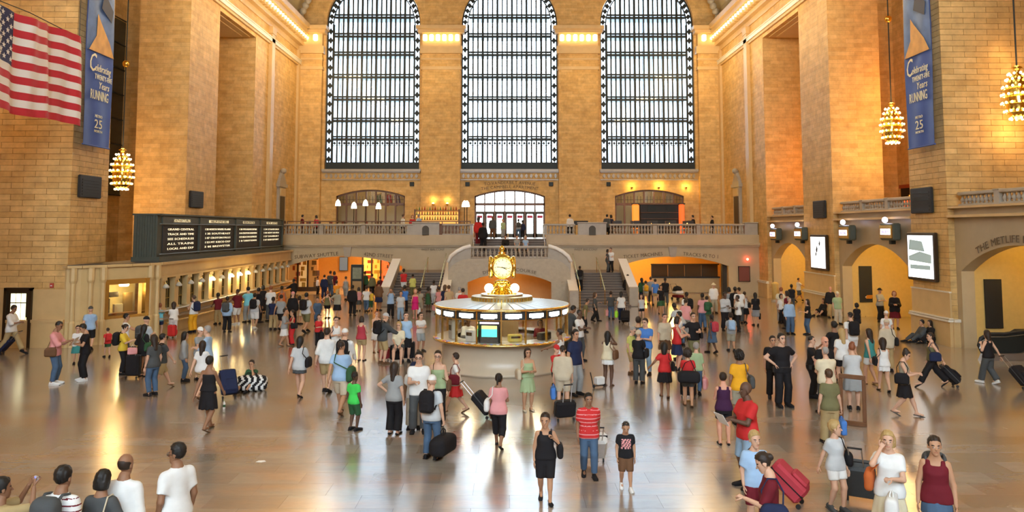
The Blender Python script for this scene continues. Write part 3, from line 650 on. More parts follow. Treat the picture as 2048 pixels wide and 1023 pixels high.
# four faced clock
ck = empty('booth_clock', (BX, BY, 2.3), 0, 'golden four-faced ball clock with acorn finial on booth roof', 'clock')
ob('pedestal', MB().lathe([(.62,0),(.6,.05),(.45,.09),(.4,.16),(.24,.24),(.17,.36),(.2,.42),(.3,.46),(.16,.52)], 24), M_GOLD, ck, True)
for a in range(4):
    t = math.pi/4+a*math.pi/2
    ob('scroll_bracket', MB().tube([(.22*math.cos(t),.22*math.sin(t),.45),(.42*math.cos(t),.42*math.sin(t),.3),(.5*math.cos(t),.5*math.sin(t),.12),(.62*math.cos(t),.62*math.sin(t),.06)], [.04,.06,.06,.03], 8), M_GOLD, ck, True)
ob('case', MB().ball((0,0,.95), .385, 24, 16), M_GOLD, ck, True)
for a in range(4):
    rz = R(4)+a*math.pi/2; M_ = Matrix.Rotation(rz, 4, 'Z') @ Matrix.Translation((0,-.34,.95)) @ Matrix.Rotation(math.pi/2, 4, 'X')
    ob('bezel', MB().lathe([(.3,-.05),(.36,.0),(.37,.06),(.33,.1),(.3,.09),(.3,.05)], 32, cap=False).xf(M_), M_GOLD, ck, True)
    f_ = ob('dial', MB().lathe([(.31,.02),(.31,.06),(.0,.065)], 32).xf(M_), em('opal_dial', (1,.85,.42), .8), ck, True)
    hd = MB()
    for k in range(12):
        q = k*math.pi/6; hd.prism([(-.008,.22),(.008,.22),(.008,.27),(-.008,.27)], (0,0,.066), (math.cos(q),-math.sin(q),0), (math.sin(q),math.cos(q),0), (0,0,1), .006)
    for q, l, w_ in ((R(115), .15, .016), (R(98), .24, .011)): hd.prism([(-w_,-.04),(w_,-.04),(w_*.5,l),(-w_*.5,l)], (0,0,.07), (math.cos(q),-math.sin(q),0), (math.sin(q),math.cos(q),0), (0,0,1), .006)
    for q in (R(-82),): hd.prism([(-.009,0),(.009,0),(.009,.2),(-.009,.2)], (0,0,.07), (math.cos(q),-math.sin(q),0), (math.sin(q),math.cos(q),0), (0,0,1), .006)
    ob('hands', hd.xf(M_), M_BLACK, f_)
ob('crown', MB().lathe([(.3,1.22),(.26,1.3),(.14,1.36),(.1,1.4),(.13,1.43),(.06,1.46),(.07,1.5),(.1,1.53),(.08,1.6),(.02,1.66),(0,1.67)], 16), M_GOLD, ck, True)
for s, nm in ((-1,'left'), (1,'right')):
    e = empty('globe_lamp', (BX+s*.42, BY-.3, 2.37), 0, f'glowing white globe lamp at the {nm} foot of the clock', 'lamp', 'clock globe lamps')
    ob('stem', MB().lathe([(.08,0),(.05,.04),(.04,.08)], 10), M_GOLD, e); ob('globe', MB().ball((0,0,.21), .15, 14, 10), em('white_globe', (1,.95,.8), 6), e, True); lamp('globe_light', (0,-.25,.3), 25, (1,.9,.7), .15, e)
# ================================================================ TICKET OFFICE (left)
M_TK = mat('ticket_stone', (.60,.43,.20), .4, noise=.14, nscale=2)
M_TKR = mat('ticket_roof', (.03,.032,.035), .6)
XT, YT0, YT1, ZT = -14.8, 33.2, 53.2, 3.1
to = empty('ticket_office', (XT, YT0, 0), 0, 'long stone ticket office with brass windows along the left wall', 'ticket office')
def tob(name, mb, m, parent=None, **k): 
    mb.v = [(x-XT, y-YT0, z) for x, y, z in mb.v] if parent is None else mb.v
    return ob(name, mb, m, parent or to, **k)
plan = [(-17.0,30.25),(-16.6,30.55),(-16.0,31.2),(-15.4,32.0),(-15.0,32.65),(-14.8,33.2)]
mb = MB()
for k, (p, q) in enumerate(zip(plan[:-1], plan[1:])):
    for z0, z1, ex in ((0,.95,.05),(2.5,3.0,.0),(3.0,3.1,.14)) + (((.95,2.5,0),) if k in (0,1,4) else ()):
        d = Vector((q[0]-p[0], q[1]-p[1], 0)).normalized(); n = Vector((d.y, -d.x, 0))
        a, b = Vector((p[0],p[1],0))+n*ex, Vector((q[0],q[1],0))+n*ex
        mb.add([(a.x,a.y,z0),(b.x,b.y,z0),(b.x-.5,b.y+.3,z0),(a.x-.5,a.y+.3,z0),(a.x,a.y,z1),(b.x,b.y,z1),(b.x-.5,b.y+.3,z1),(a.x-.5,a.y+.3,z1)], [(3,2,1,0),(4,5,6,7),(0,1,5,4),(1,2,6,5),(2,3,7,6),(3,0,4,7)])
tob('curved_end', mb, M_TK)
for k, (px_, py_) in enumerate(((-16.8,30.36),(-16.35,30.78),(-16.02,31.1),(-14.93,32.75),(-14.78,33.1))):
    tob('pilaster', MB().lathe([(.13,0),(.13,.9),(.09,.98),(.09,2.4),(.12,2.46),(.14,2.52),(.14,3.0)], 8, (px_,py_,0)), M_TK)
# lit window in the curved end
p, q = Vector((-16.0,31.2,0)), Vector((-15.0,32.65,0)); d = (q-p).normalized(); n = Vector((d.y,-d.x,0)); L_ = (q-p).length
wm = MB(); Bx = lambda m_, a0, a1, o0, o1, z0, z1: m_.add([tuple(p+d*a+n*o+Vector((0,0,z))) for z in (z0,z1) for a, o in ((a0,o0),(a1,o0),(a1,o1),(a0,o1))], [(3,2,1,0),(4,5,6,7),(0,1,5,4),(1,2,6,5),(2,3,7,6),(3,0,4,7)])
for a0, a1 in ((-.05,.12),(L_-.12,L_+.05)): Bx(wm, a0, a1, -.15, .1, .95, 2.5)
Bx(wm, .12, L_-.12, -.15, .06, .95, 1.05); Bx(wm, .12, L_-.12, -.15, .06, 2.3, 2.5)
tob('window_frame', wm, M_BRASS)
gm_ = MB(); Bx(gm_, .12, L_-.12, -.06, -.04, 1.05, 2.3); tob('window_glass', gm_, M_CLEAR)
ins = MB(); Bx(ins, -.3, L_+.3, -1.5, -1.4, .6, 2.6); tob('room_back', ins, mat('office_cream', (.75,.62,.3), .6))
ins = MB(); Bx(ins, .2, L_-.2, -.6, -.3, .9, 1.12); tob('inside_counter', ins, M_WOOD)
for k_, (a0, a1, z0, z1, c_) in enumerate(((.2,.55,1.12,1.7,(.1,.07,.04)),(.75,1.1,1.12,1.45,(.5,.45,.3)),(1.15,1.5,1.12,1.9,(.2,.13,.05)),(.5,.9,1.75,1.95,(.05,.04,.03)))):
    ins = MB(); Bx(ins, a0, a1, -.75, -.6, z0, z1); tob('office_equipment', ins, mat('office_eq_%d' % k_, c_, .4))
c = p+d*(L_*.6)-n*.5
e = empty('desk_lamp', (c.x, c.y, 2.25), 0, 'glowing shaded lamp behind the curved ticket office window', 'lamp'); ob('shade', MB().lathe([(.17,-.08),(.2,.0),(.08,.1),(.02,.12)], 12), E_GLOBE, e, True); ob('rod', MB().tube([(0,0,.1),(0,0,.3)], .012), M_BRASS, e); lamp('lamp_light', (0,0,-.25), 160, (1,.75,.35), .1, e)
# main front
mb = MB().box(XT-.5, XT, YT0, YT1, 0, .98).box(XT-.4, XT+.0, YT0, YT1, 2.45, 3.0).box(XT-.5, XT+.16, YT0, YT1, 3.0, 3.1).box(XT-.4, XT+.05, YT0, YT1, 2.42, 2.5)
tob('front', mb, M_TK); tob('roof', MB().prism([(-17,30.25)]+plan[1:]+[(XT,YT1),(-17,YT1)], (0,0,3.04), (1,0,0), (0,1,0), (0,0,1), .08), M_TKR)
tob('ledge', MB().chbox(XT-.3, XT+.32, YT0, YT1, 1.02, 1.08, .02), M_BASE); tob('foot_rail', MB().tube([(XT+.3,YT0+.2,.55),(XT+.3,YT1,.55)], .04, 8), M_BRASS); tob('rail_shelf', MB().box(XT, XT+.26, YT0, YT1, .7, .78), M_BASE)
NB = 15; bw_ = (YT1-YT0-.3)/NB
M_TGL = mat('ticket_window_dark', (.04,.035,.025), .15, spec=.7)
lit = {4, 6, 7, 8}
for i in range(NB):
    y = YT0+.3+i*bw_
    tob('pier', MB().box(XT-.35, XT+.02, y, y+.42, .98, 2.45).box(XT-.3, XT+.07, y-.02, y+.44, 2.3, 2.42).box(XT-.3, XT+.06, y-.02, y+.44, .98, 1.15), M_TK)
    wd = tob('ticket_window', MB().box(XT-.24, XT-.22, y+.42, y+bw_, 1.08, 2.42), M_TGL)
    g = MB()
    for k in range(4): yy = y+.5+k*(bw_-.58)/3; g.box(XT-.2, XT-.17, yy, yy+.025, 1.08, 2.3)
    for z in (1.5, 2.0): g.box(XT-.2, XT-.17, y+.46, y+bw_-.04, z, z+.03)
    tob('brass_grille', g, M_BRASS)
    e = empty('ticket_lamp', (XT+.12, y+.21, 2.05), 0, None, 'lamp', 'ticket window lamps')
    e['label'] = (f'{["nearest","second nearest","third nearest","farthest"][sorted(lit).index(i)]} of the four glowing ticket window lamps' if i in lit else f'unlit ticket window lamp on {["first","second","third","fourth","","fifth","","","","sixth","seventh","eighth","ninth","tenth","eleventh"][i]} dark pier from the near end')
    ob('shade', MB().lathe([(.13,-.06),(.14,.0),(.06,.1),(.02,.12)], 10), E_GLOBE if i in lit else mat('frosted_shade', (.5,.48,.42), .3), e, True); ob('bracket', MB().tube([(-.12,0,.15),(-.03,0,.2),(0,0,.12)], .014), M_BRASS, e)
    if i in lit: lamp('lamp_light', (.25,0,-.15), 110, (1,.72,.3), .1, e)
ms = MB(); ms.box(XT-.4, XT-.36, YT0, YT1, .98, 2.45); tob('window_back', ms, mat('office_interior', (.30,.2,.09), .6))
# ---- departure board
XBd = -15.0
db = empty('departure_board', (XBd, 33.6, 3.12), 0, 'long green-black departure board with amber train times on the ticket office roof', 'departure board')
ob('case', MB().box(-1.1, -.1, 0, 18.3, .15, 1.98), M_GREEN, db); ob('top_cap', MB().box(-1.15, .06, -.05, 18.35, 1.98, 2.05), M_GREEN, db); ob('bottom_cap', MB().box(-1.15, .06, -.05, 18.35, 0, .2), M_GREEN, db)
fb = MB()
for k in range(9): fb.box(-1.0+k*.11, -.95+k*.11, -.03, 0, .2, 1.95)
ob('end_ribs', fb, M_GREEN, db)
PN = [(.5,4.3,'DEPARTURES'),(4.6,9.3,'HARLEM DEPARTURES'),(9.6,13.6,'HUDSON DEPARTURES'),(13.9,18.1,'NEW HAVEN')]
rows = [['GRAND CENTRAL','TRACK AND TIME','SEE SCHEDULES','ALL TRAINS','LOCAL AND EXP'],['1 28 NORTH WHITE PLAINS','1 35 SOUTHEAST','1 47 CROTON FALLS','1 53 MT KISCO EXP','2 05 BREWSTER'],['1 30 POUGHKEEPSIE','1 44 CROTON HARMON','1 52 BEACON EXPRESS','2 10 TARRYTOWN'],['1 34 STAMFORD','1 40 NEW HAVEN','1 57 DANBURY','2 07 BRIDGEPORT']]
for (a, b, hd), rw in zip(PN, rows):
    s_ = ob('panel', MB().box(-.1, -.06, a, b, .35, 1.55), M_BLACK, db); ob('header', MB().box(-.1, -.03, a-.1, b+.1, 1.62, 1.92), M_GREEN, db)
    ob('divider', MB().box(-.1, .03, b+.05, b+.2, .2, 1.95), M_GREEN, db)
    ob('header_light', MB().box(-.03, -.015, a+1.0, b-1.0, 1.7, 1.83), em('header_lit', (1,.9,.55), .5), db)
    tb = MB(); text(tb, hd, (-.01, (a+b)/2, 1.71), (0,1,0), (0,0,1), .17, (b-a)*.5); ob('header_text', tb, M_INK, db)
    tb = MB()
    for j, t in enumerate(rw): text(tb, t, (-.055, (a+b)/2, 1.33-j*.215), (0,1,0), (0,0,1), .13, (b-a)*.76)
    ob('train_times', tb, E_LED, s_)
ob('frame_rail', MB().tube([(.02,0,.3),(.02,18.3,.3)], .035).tube([(.02,0,1.6),(.02,18.3,1.6)], .03), M_GREEN, db)
# ---- door in the near left wall
d1 = empty('door_1', (-18.75, Y1-.02, 0), 0, kind='structure', label='dark door with lit three-pane glass in the near left wall')
ob('door_frame', MB().box(-.55,-.45,-.15,.05,0,2.25).box(.4,.5,-.15,.05,0,2.25).box(-.55,.5,-.15,.05,2.15,2.27), M_BRONZE, d1); ob('door_leaf', MB().box(-.45,.4,-.08,.03,0,2.15), M_BRONZE, d1)
for k in range(3): ob('pane', MB().box(-.3+k*.2,-.13+k*.2,-.1,-.08,1.0,1.68), em('door_glass_lit', (1,.95,.6), 1.5), d1); ob('pane', MB().box(-.3+k*.2,-.13+k*.2,-.1,-.08,1.72,2.05), em('door_glass_lit', (1,.95,.6), 1.5), d1)
ob('handle', MB().tube([(.33,-.12,.95),(.33,-.14,1.05),(.33,-.12,1.15)], .015), M_BRASS, d1)
fa = empty('fire_alarm_box', (-17.55, Y1-.02, 2.35), 0, 'small red alarm box on the near left wall', 'alarm'); ob('box', MB().chbox(-.07,.07,-.06,0,-.09,.09,.01), mat('alarm_red', (.45,.06,.04), .4), fa); ob('lever', MB().box(-.03,.03,-.075,-.06,-.02,.01), M_WHITEP, fa)
# ---- big black loudspeakers on the piers
for (sx, y0, y1, z0, z1, lb) in ((-1,30.7,32.3,5.75,6.65,'big black loudspeaker on the left pier below the blue banner'),(-1,41.4,43.1,5.65,6.55,'big black loudspeaker on the left pier above the departure board'),
                                 (1,41.8,43.4,5.1,6.05,'big black loudspeaker on the right pier above the narrow lit poster'),(1,31.2,32.8,5.15,6.2,'big black loudspeaker on the right pier below the blue banner')):
    x = sx*16.98; e = empty('loudspeaker', (x,(y0+y1)/2,z0), 0, lb, 'loudspeaker', 'black loudspeakers on piers'); h = (y1-y0)/2
    xx = sorted((0,-sx*.13)); ob('cabinet', MB().chbox(xx[0],xx[1],-h,h,0,z1-z0,.03), M_BLACK, e); g = MB()
    for k in range(6): g.box(*sorted((-sx*.13,-sx*.145)), -h*.85, h*.85, .1+k*(z1-z0-.2)/6, .16+k*(z1-z0-.2)/6)
    ob('grille', g, M_IRON, e)
# ---- flag
FX, FY1, FZ = -15.5, 27.85, AX(148,72,-15.5)[2]
fh = FZ-AX(130,247,-15.5)[2]; fln = fh*1.9
fg = empty('american_flag', (FX, FY1, FZ), 0, 'large American flag hanging beside the near left pier', 'flag')
def fpt(s, t):   # s from fly end backwards 0..1, t down 0..1
    yy = -s*fln+.06*math.sin(t*2.2); x = .12*math.sin(s*17+t*1.5)+.05*math.sin(s*41); return (x, yy-.25*t*(1-s)*.3, -t*fh+.06*math.sin(s*9))
NS = 60
M_RED = mat('flag_red', (.52,.02,.035), .7); M_FW = mat('flag_white', (.78,.72,.66), .7); M_NAVY = mat('flag_navy', (.02,.025,.09), .7)
for k in range(13):
    mb = MB(); smax = .6 if k < 7 else 1.0; n = int(NS*smax)
    V = [fpt(i*smax/n, (k+j)/13) for i in range(n+1) for j in (0,1)]; V += [(x-.006,y,z) for x,y,z in V]; m_ = 2*(n+1)
    fs = [(2*i,2*i+1,2*i+3,2*i+2) for i in range(n)]+[(m_+2*i,m_+2*i+2,m_+2*i+3,m_+2*i+1) for i in range(n)]
    mb.add(V, fs); ob('stripe', mb, M_RED if k % 2 == 0 else M_FW, fg, True)
mb = MB(); n = 24; V = [fpt(.6+.4*i/n, 7/13*j/6) for i in range(n+1) for j in range(7)]; fs = [(7*i+j,7*i+j+1,7*i+j+8,7*i+j+7) for i in range(n) for j in range(6)]
cn = ob('canton', MB().add(V, fs), M_NAVY, fg, True)
mb = MB(); st = [(math.sin(k*math.pi/5)*(.095 if k % 2 == 0 else .04), math.cos(k*math.pi/5)*(.095 if k % 2 == 0 else .04)) for k in range(10)]
for r_ in range(9):
    for c_ in range(6 if r_ % 2 == 0 else 5):
        s = 1-.4*(1+2*c_+(r_ % 2))/12; t = 7/13*(r_+1)/10; p = fpt(s, t); mb.prism(st, (p[0]+.012,p[1],p[2]), (0,1,0), (0,0,1), (1,0,0), .008)
ob('stars', mb, M_FW, cn, kind='stuff')
ob('hoist_cord', MB().tube([(0,0,.02),(0,-fln*.5,.12),(0,-fln,.02)], .015), M_IRON, fg); ob('hanging_wire', MB().tube([(0,-.1,0),(0,-.1,24-FZ)], .01).tube([(0,-fln,0),(0,-fln,24-FZ)], .01), M_IRON, fg)
# ---- blue banners
M_BLUE = mat('banner_blue', (.035,.085,.36), .55, noise=.2, nscale=2); M_BTX = mat('banner_cream', (.85,.78,.55), .6); M_BPH = mat('banner_picture_orange', (.75,.36,.08), .6, noise=.5, nscale=2)
M_BSK = mat('banner_picture_sky', (.12,.2,.42), .6, noise=.6, nscale=1.6)
def banner(sx, lb):
    x = sx*16.55; ya, yb = (30.15,32.2); zb_ = AX(195,293,-16.55)[2]; zt_ = zb_+9.5; yc = (ya+yb)/2
    e = empty('hanging_banner', (x, yc, zb_), 0, lb, 'banner', 'blue anniversary banners'); hw = (yb-ya)/2
    ax = (0,1,0) if sx < 0 else (0,-1,0); nrm = -sx
    def sheet(z0, z1, name, m, off=0, w_=1, yo=0):
        n = 14; V = []
        for i in range(n+1):
            a = -hw*w_+2*hw*w_*i/n
            for z in np.linspace(z0, z1, 7): V.append((nrm*(off+.03*math.sin(a*5+z*.8)), a+yo, z))
        V2 = [(p_[0]-nrm*.01, p_[1], p_[2]) for p_ in V]; m_ = len(V)
        fs = [(7*i+j,7*i+j+1,7*i+j+8,7*i+j+7) for i in range(n) for j in range(6)]
        mb = MB().add(V+V2, fs+[tuple(m_+q for q in reversed(f)) for f in fs]); return ob(name, mb, m, e, True)
    sheet(0, zt_-zb_, 'cloth', M_BLUE); 
    pic = sheet(3.75, zt_-zb_, 'picture', M_BSK, .012, .96)
    ob('picture_terminal', MB().prism([(-.9*hw,3.75),(.95*hw,3.75),(.6*hw,4.3),(-.1*hw,5.0),(-.35*hw,5.3),(-.4*hw,4.4)], (nrm*.055,0,0), ax, (0,0,1), (nrm,0,0), .008), M_BPH, pic)
    ob('picture_glow', MB().prism([(-.1*hw,5.6),(.7*hw,5.2),(.8*hw,5.7),(.1*hw,6.3)], (nrm*.055,0,0), ax, (0,0,1), (nrm,0,0), .008), mat('banner_dark_train', (.03,.03,.05), .6), pic)
    tb = MB(); O = lambda a, z: (nrm*.05, a*ax[1], z)
    text(tb, 'C', O(-.62*hw, 2.95), ax, (0,0,1), 1.05, .5, slant=.25); text(tb, 'elebrating', O(.18*hw, 3.0), ax, (0,0,1), .42, 1.2*hw, slant=.25)
    text(tb, 'TWENTY-FIVE', O(.25*hw, 2.68), ax, (0,0,1), .3, 1.3*hw); text(tb, 'Years', O(.3*hw, 2.33), ax, (0,0,1), .4, .8*hw, slant=.25); text(tb, 'RUNNING', O(.0, 1.85), ax, (0,0,1), .55, 1.35*hw)
    text(tb, 'METRO', O(0, 1.15), ax, (0,0,1), .16, .55*hw); text(tb, '25', O(0, .72), ax, (0,0,1), .5, .6*hw); text(tb, 'NORTH', O(0, .55), ax, (0,0,1), .14, .6*hw)
    ob('lettering', tb, M_BTX, e); ob('bottom_bar', MB().tube([(0,-hw,.0),(0,hw,0)], .03), M_BLUE, e)
banner(-1, 'blue anniversary banner hanging on the left pier beside the flag'); banner(1, 'blue anniversary banner hanging on the right pier')
# ---- chandeliers
def chandelier(x, y, z, lb, s=1., power=420):
    e = empty('chandelier', (x, y, z), 0, lb, 'chandelier', 'gold bulb chandeliers')
    ob('body', MB().lathe([(0,-.95),(.2,-.9),(.38,-.7),(.44,-.2),(.42,.3),(.3,.65),(.12,.8),(.1,1.0),(.2,1.05),(.05,1.15)], 16).xf(Matrix.Scale(s,4)), M_GOLD, e, True)
    bl = MB()
    for zz, r_, n in ((-.9,.3,10),(-.62,.47,14),(-.3,.55,15),(.02,.55,15),(.32,.5,14),(.6,.38,11),(.82,.3,9)):
        for k in range(n):
            a = 2*math.pi*(k+.5*(zz > 0))/n; bl.ball((r_*math.cos(a)*s, r_*math.sin(a)*s, zz*s), .055*s, 6, 4)
    ob('bulbs', bl, E_BULB, e, True, kind='stuff'); rg = MB()
    for zz, r_ in ((-.62,.46),(-.3,.54),(.02,.54),(.32,.49)): rg.tube([(r_*s*math.cos(2*math.pi*k/16), r_*s*math.sin(2*math.pi*k/16), (zz-.06)*s) for k in range(17)], .02, 4)
    ob('rings', rg, M_GOLD, e); ob('chain', MB().tube([(0,0,1.1*s),(0,0,20.5-z)], .03), M_IRON, e); ob('chain_knob', MB().ball((0,0,5.4),.18,8,6), M_GOLD, e, True)
    for dz in (0,): lamp('chandelier_light', (0,0,-1.3*s), power, (1,.58,.22), .4, e, .1); lamp('chandelier_light', (0,0,1.5*s), power*.5, (1,.58,.22), .4, e, .1)
chandelier(*AY(244,342,38.8), 'gold bulb chandelier in the left recess below the banner', power=500)
chandelier(*AY(1784,250,38.8), 'gold bulb chandelier in the right recess next to the banner', power=800)
chandelier(*AY(2036,190,29.5), 'gold bulb chandelier half hidden at the right picture edge', power=300)
for y in (15, 4):     # the other recesses' chandeliers hang behind the viewer
    for s_ in (-1, 1): lamp('chandelier_light', (s_*20, y, 8.0), 1300, (1,.58,.22), .5, None, .1)
lamp('chandelier_light', (19.3, 48.4, 8.5), 900, (1,.38,.08), .5, None, .1); lamp('chandelier_light', (20.8, 39.5, 12), 700, (1,.38,.08), .5, None, .1)
lamp('chandelier_light', (-20, 26, 10.5), 600, (1,.58,.22), .5, None, .1)
for s_ in (-1, 1):
    for y in (58.5, 52, 46, 39, 32, 25): lamp('cornice_light', (s_*13.6, y, 17.6), 1700, (1,.72,.36), .8)
# dark slit window behind the left chandelier
wn = empty('window_4', (0,0,0), 0, kind='structure', label='dark tall window slit behind the left chandelier')
ob('glass', MB().box(-22.5,-22.44,43.6,45.0,6.4,16.5), mat('slit_glass', (.03,.035,.03), .2), wn)
for k in range(8): ob('glazing_bar', MB().box(-22.44,-22.4,43.6,45.0,6.4+k*1.45,6.46+k*1.45), M_IRON, wn)
# ================================================================ RIGHT WALL: low arches with balustrades
M_YEL = mat('yellow_passage_stone', (.62,.43,.14), .5, noise=.12)
right = walls['right']
BAYR = [(Y4, Y5, 3.66, 'far'), (Y2, Y3, 3.8, 'middle'), (22.4, Y1, 3.96, 'near')]
for y0, y1, za, nm in BAYR:
    rw = MB(); archwall(rw, (17.25,0,0), (0,1,0), (1,0,0), .5, y0, y1, 0, 5.3, y0+.45, y1-.32, 0, 2.6 if nm != 'near' else 2.9, za, 18)
    r_ = ob('wall_arch', rw, mat('arch_stone', (.46,.36,.22), .4, noise=.15, nscale=1.5), kind='structure', label=f'{nm} low arched track entrance in the right wall')
    ob('cornice_strip', MB().box(16.95,17.3,y0,y1,4.95,5.05).box(17.0,17.75,y0,y1,5.3,5.38), M_PLAIN, r_)
    ob('inner_wall', MB().box(21.5,21.7,y0-.5,y1+.5,0,5), M_YEL, r_); ob('inner_side', MB().box(17.76,21.5,y1-.3,y1-.03,0,4.4), M_YEL, r_); ob('inner_vault', MB().box(17.7,21.6,y0,y1,4.4,4.6), M_YEL, r_); ob('upper_floor', MB().box(17.3,24,y0,y1,5.2,5.3), M_BASE, r_)
    if nm != 'far':
        dp = MB().box(20.0, 21.45, y1-.12, y1-.02, 1.0 if nm=='middle' else 1.3, 3.0); 
        ob('dark_panel', MB().box(18.1, 18.75, y1-.36, y1-.3, .75, 2.6), M_BLACK, r_)
    L_ = y1-y0; ns = 3
    for k in range(ns):
        a, b = y0+.1+k*(L_-.2)/ns, y0+.1+(k+1)*(L_-.2)/ns
        balustrade((17.4, a+.15), (17.4, b-.15), 5.38, 5.92, f'{["near","middle","far"][k]} stretch of balustrade above the {nm} right-hand arch', 9 if nm != 'far' else 7, group='right wall balustrades')
        if k == ns-1: continue
        pp = empty('balcony_pedestal', (17.4, b, 5.38), 0, f'stone post after the {["near","middle","far"][k]} balustrade stretch above the {nm} right-hand arch', 'pedestal', 'right wall posts'); ob('block', MB().box(-.14,.14,-.15,.15,0,.5), M_BASE, pp); ob('cap', MB().chbox(-.18,.18,-.18,.18,.5,.56,.02), M_BASE, pp)
tb = MB(); text(tb, 'THE METLIFE BUILDING', (17.2, 26.6, 4.05), (0,-1,0), (0,0,1), .36, 4.6, arc=5.5); ob('engraved_lettering', tb, M_INK, right)
for y, x, lb, pw in ((48.3,19.6,'globe lamp inside the far right-hand arch',1000),(37,19.6,'globe lamp inside the middle right-hand arch',1100),(27.5,20,'globe lamp inside the near right-hand arch',500)): ceil_lamp((x,y,4.38), pw, (1,.68,.2), lb)
for y, x in ((48.3,18.8),(37.2,19)):
    pass
# shop recess seen above the middle arch
sh = empty('upstairs_shop', (22.4, 41.0, 5.3), 0, 'small dark shop with red lamp behind the right balustrade', 'shop')
ob('dark_room', MB().box(-.1,.1,-3.5,3.4,0,1.5), M_BLACK, sh); ob('awning', MB().box(-.2,.1,-3.5,3.4,1.5,1.7), mat('shop_awning', (.35,.07,.02), .6), sh)
rl = empty('red_lantern', (21.7, 42.2, 5.4), 0, 'round glowing red lantern in the upstairs shop', 'lamp'); ob('lantern', MB().lathe([(.12,0),(.34,.1),(.42,.4),(.34,.75),(.1,.85)], 12), em('red_lantern_glow', (1,.1,.02), 1.6), rl, True); ob('cap', MB().lathe([(.12,.85),(.1,.95),(0,.96)], 10), M_BRASS, rl)
# track signs
for u, v, lb in ((1548,468,'leftmost violet lit track sign over the far arch'),(1598,467,'second violet lit track sign over the far arch'),(1690,465,'third violet lit track sign over the middle arch'),(1775,463,'largest violet lit track sign over the middle arch')):
    p = AX(u, v, 16.7); e = empty('track_sign', p, 0, lb, 'sign', 'track signs'); 
    ob('case', MB().chbox(-.05,.3,-.62,.62,-.38,.38,.05), M_GREEN, e); ob('frame', MB().box(-.1,-.05,-.55,.55,-.28,.28), M_BRASS, e); ob('lit_panel', MB().box(-.12,-.1,-.42,.42,-.13,.13), E_SIGN, e)
    tb = MB(); text(tb, 'TRACK '+str({1548:38,1598:37,1690:36,1775:35}[u]), (-.125,0,-.07), (0,-1,0), (0,0,1), .18, .7); ob('sign_text', tb, mat('violet_ink', (.2,.1,.45), .5), e)
    ob('top_lamp', MB().ball((-.05,.1,.52),.13,8,6), em('violet_white_lamp', (.85,.8,1), 7), e, True); ob('bracket', MB().box(.1,.3,-.1,.1,-.55,-.38), M_IRON, e); ob('lamp_stand', MB().tube([(.05,.1,.38),(0,.1,.45)],.03), M_IRON, e)
# lit posters
for (u0,v0,u1,v1,lb,kind_) in ((1625,473,1655,537,'narrow lit poster with dark dancing figures on the right pier',0),(1820,470,1873,558,'large lit poster with grey train picture on the near right pier',1)):
    a, b = AX(u0,v0,16.9), AX(u1,v1,16.9); y0, y1, z0, z1 = b[1], a[1], b[2], a[2]
    e = empty('lit_poster', (16.88, y0, z0), 0, lb, 'poster', 'lit posters on piers'); w_, h_ = y1-y0, z1-z0
    ob('frame', MB().chbox(-.08,.08,-.12,w_+.12,-.12,h_+.12,.03), M_BRONZE, e); ob('panel', MB().box(-.1,-.08,0,w_,0,h_), E_PANEL, e); pr = MB()
    if kind_ == 0:
        for yy, zz, s in ((.55,.6,.5),(.35,.8,.4),(.62,.45,.35)): pr.prism([(yy*w_-.12*s,zz*h_-.3*s),(yy*w_+.1*s,zz*h_-.35*s),(yy*w_+.28*s,zz*h_),(yy*w_+.1*s,zz*h_+.1*s),(yy*w_+.05*s,zz*h_+.4*s),(yy*w_-.2*s,zz*h_+.1*s)], (-.11,0,0), (0,1,0), (0,0,1), (1,0,0), .01)
        ob('print', pr, M_BLACK, e)
    else:
        pr.prism([(.05*w_,.35*h_),(.95*w_,.4*h_),(.95*w_,.5*h_),(.5*w_,.62*h_),(.05*w_,.55*h_)], (-.11,0,0), (0,1,0), (0,0,1), (1,0,0), .01); pr.prism([(.3*w_,.62*h_),(.95*w_,.66*h_),(.9*w_,.9*h_),(.4*w_,.86*h_)], (-.11,0,0), (0,1,0), (0,0,1), (1,0,0), .01); pr.box(-.11,-.1,.1*w_,.9*w_,.2*h_,.3*h_)
        ob('print', pr, mat('poster_grey', (.35,.45,.45), .5, emit=.35, ecol=(.4,.55,.55)), e)
# notice board and red lamp right of the right low arch
nb = empty('notice_board', (AY(1488,554,YB)[0], YB-.02, 1.0), 0, 'dark red notice board on the wall right of the ticket machines arch', 'notice board'); ob('panel', MB().box(-.35,.35,-.05,0,0,.95), mat('notice_red', (.2,.05,.03), .5), nb); ob('frame', MB().box(-.4,-.35,-.07,0,-.05,1.0).box(.35,.4,-.07,0,-.05,1.0).box(-.4,.4,-.07,0,.95,1.0).box(-.4,.4,-.07,0,-.05,0), M_BRONZE, nb)
p = AY(1495,518,YB-.1); e = empty('red_exit_lamp', p, 0, 'small glowing red lamp on the wall above the notice board', 'lamp'); ob('lens', MB().ball((0,0,0),.09,10,8), em('red_glow', (1,.08,.05), 14), e, True); ob('base', MB().box(-.06,.06,.04,.1,-.06,.06), M_IRON, e); lamp('red_light', (0,-.2,0), 12, (1,.1,.05), .05, e)
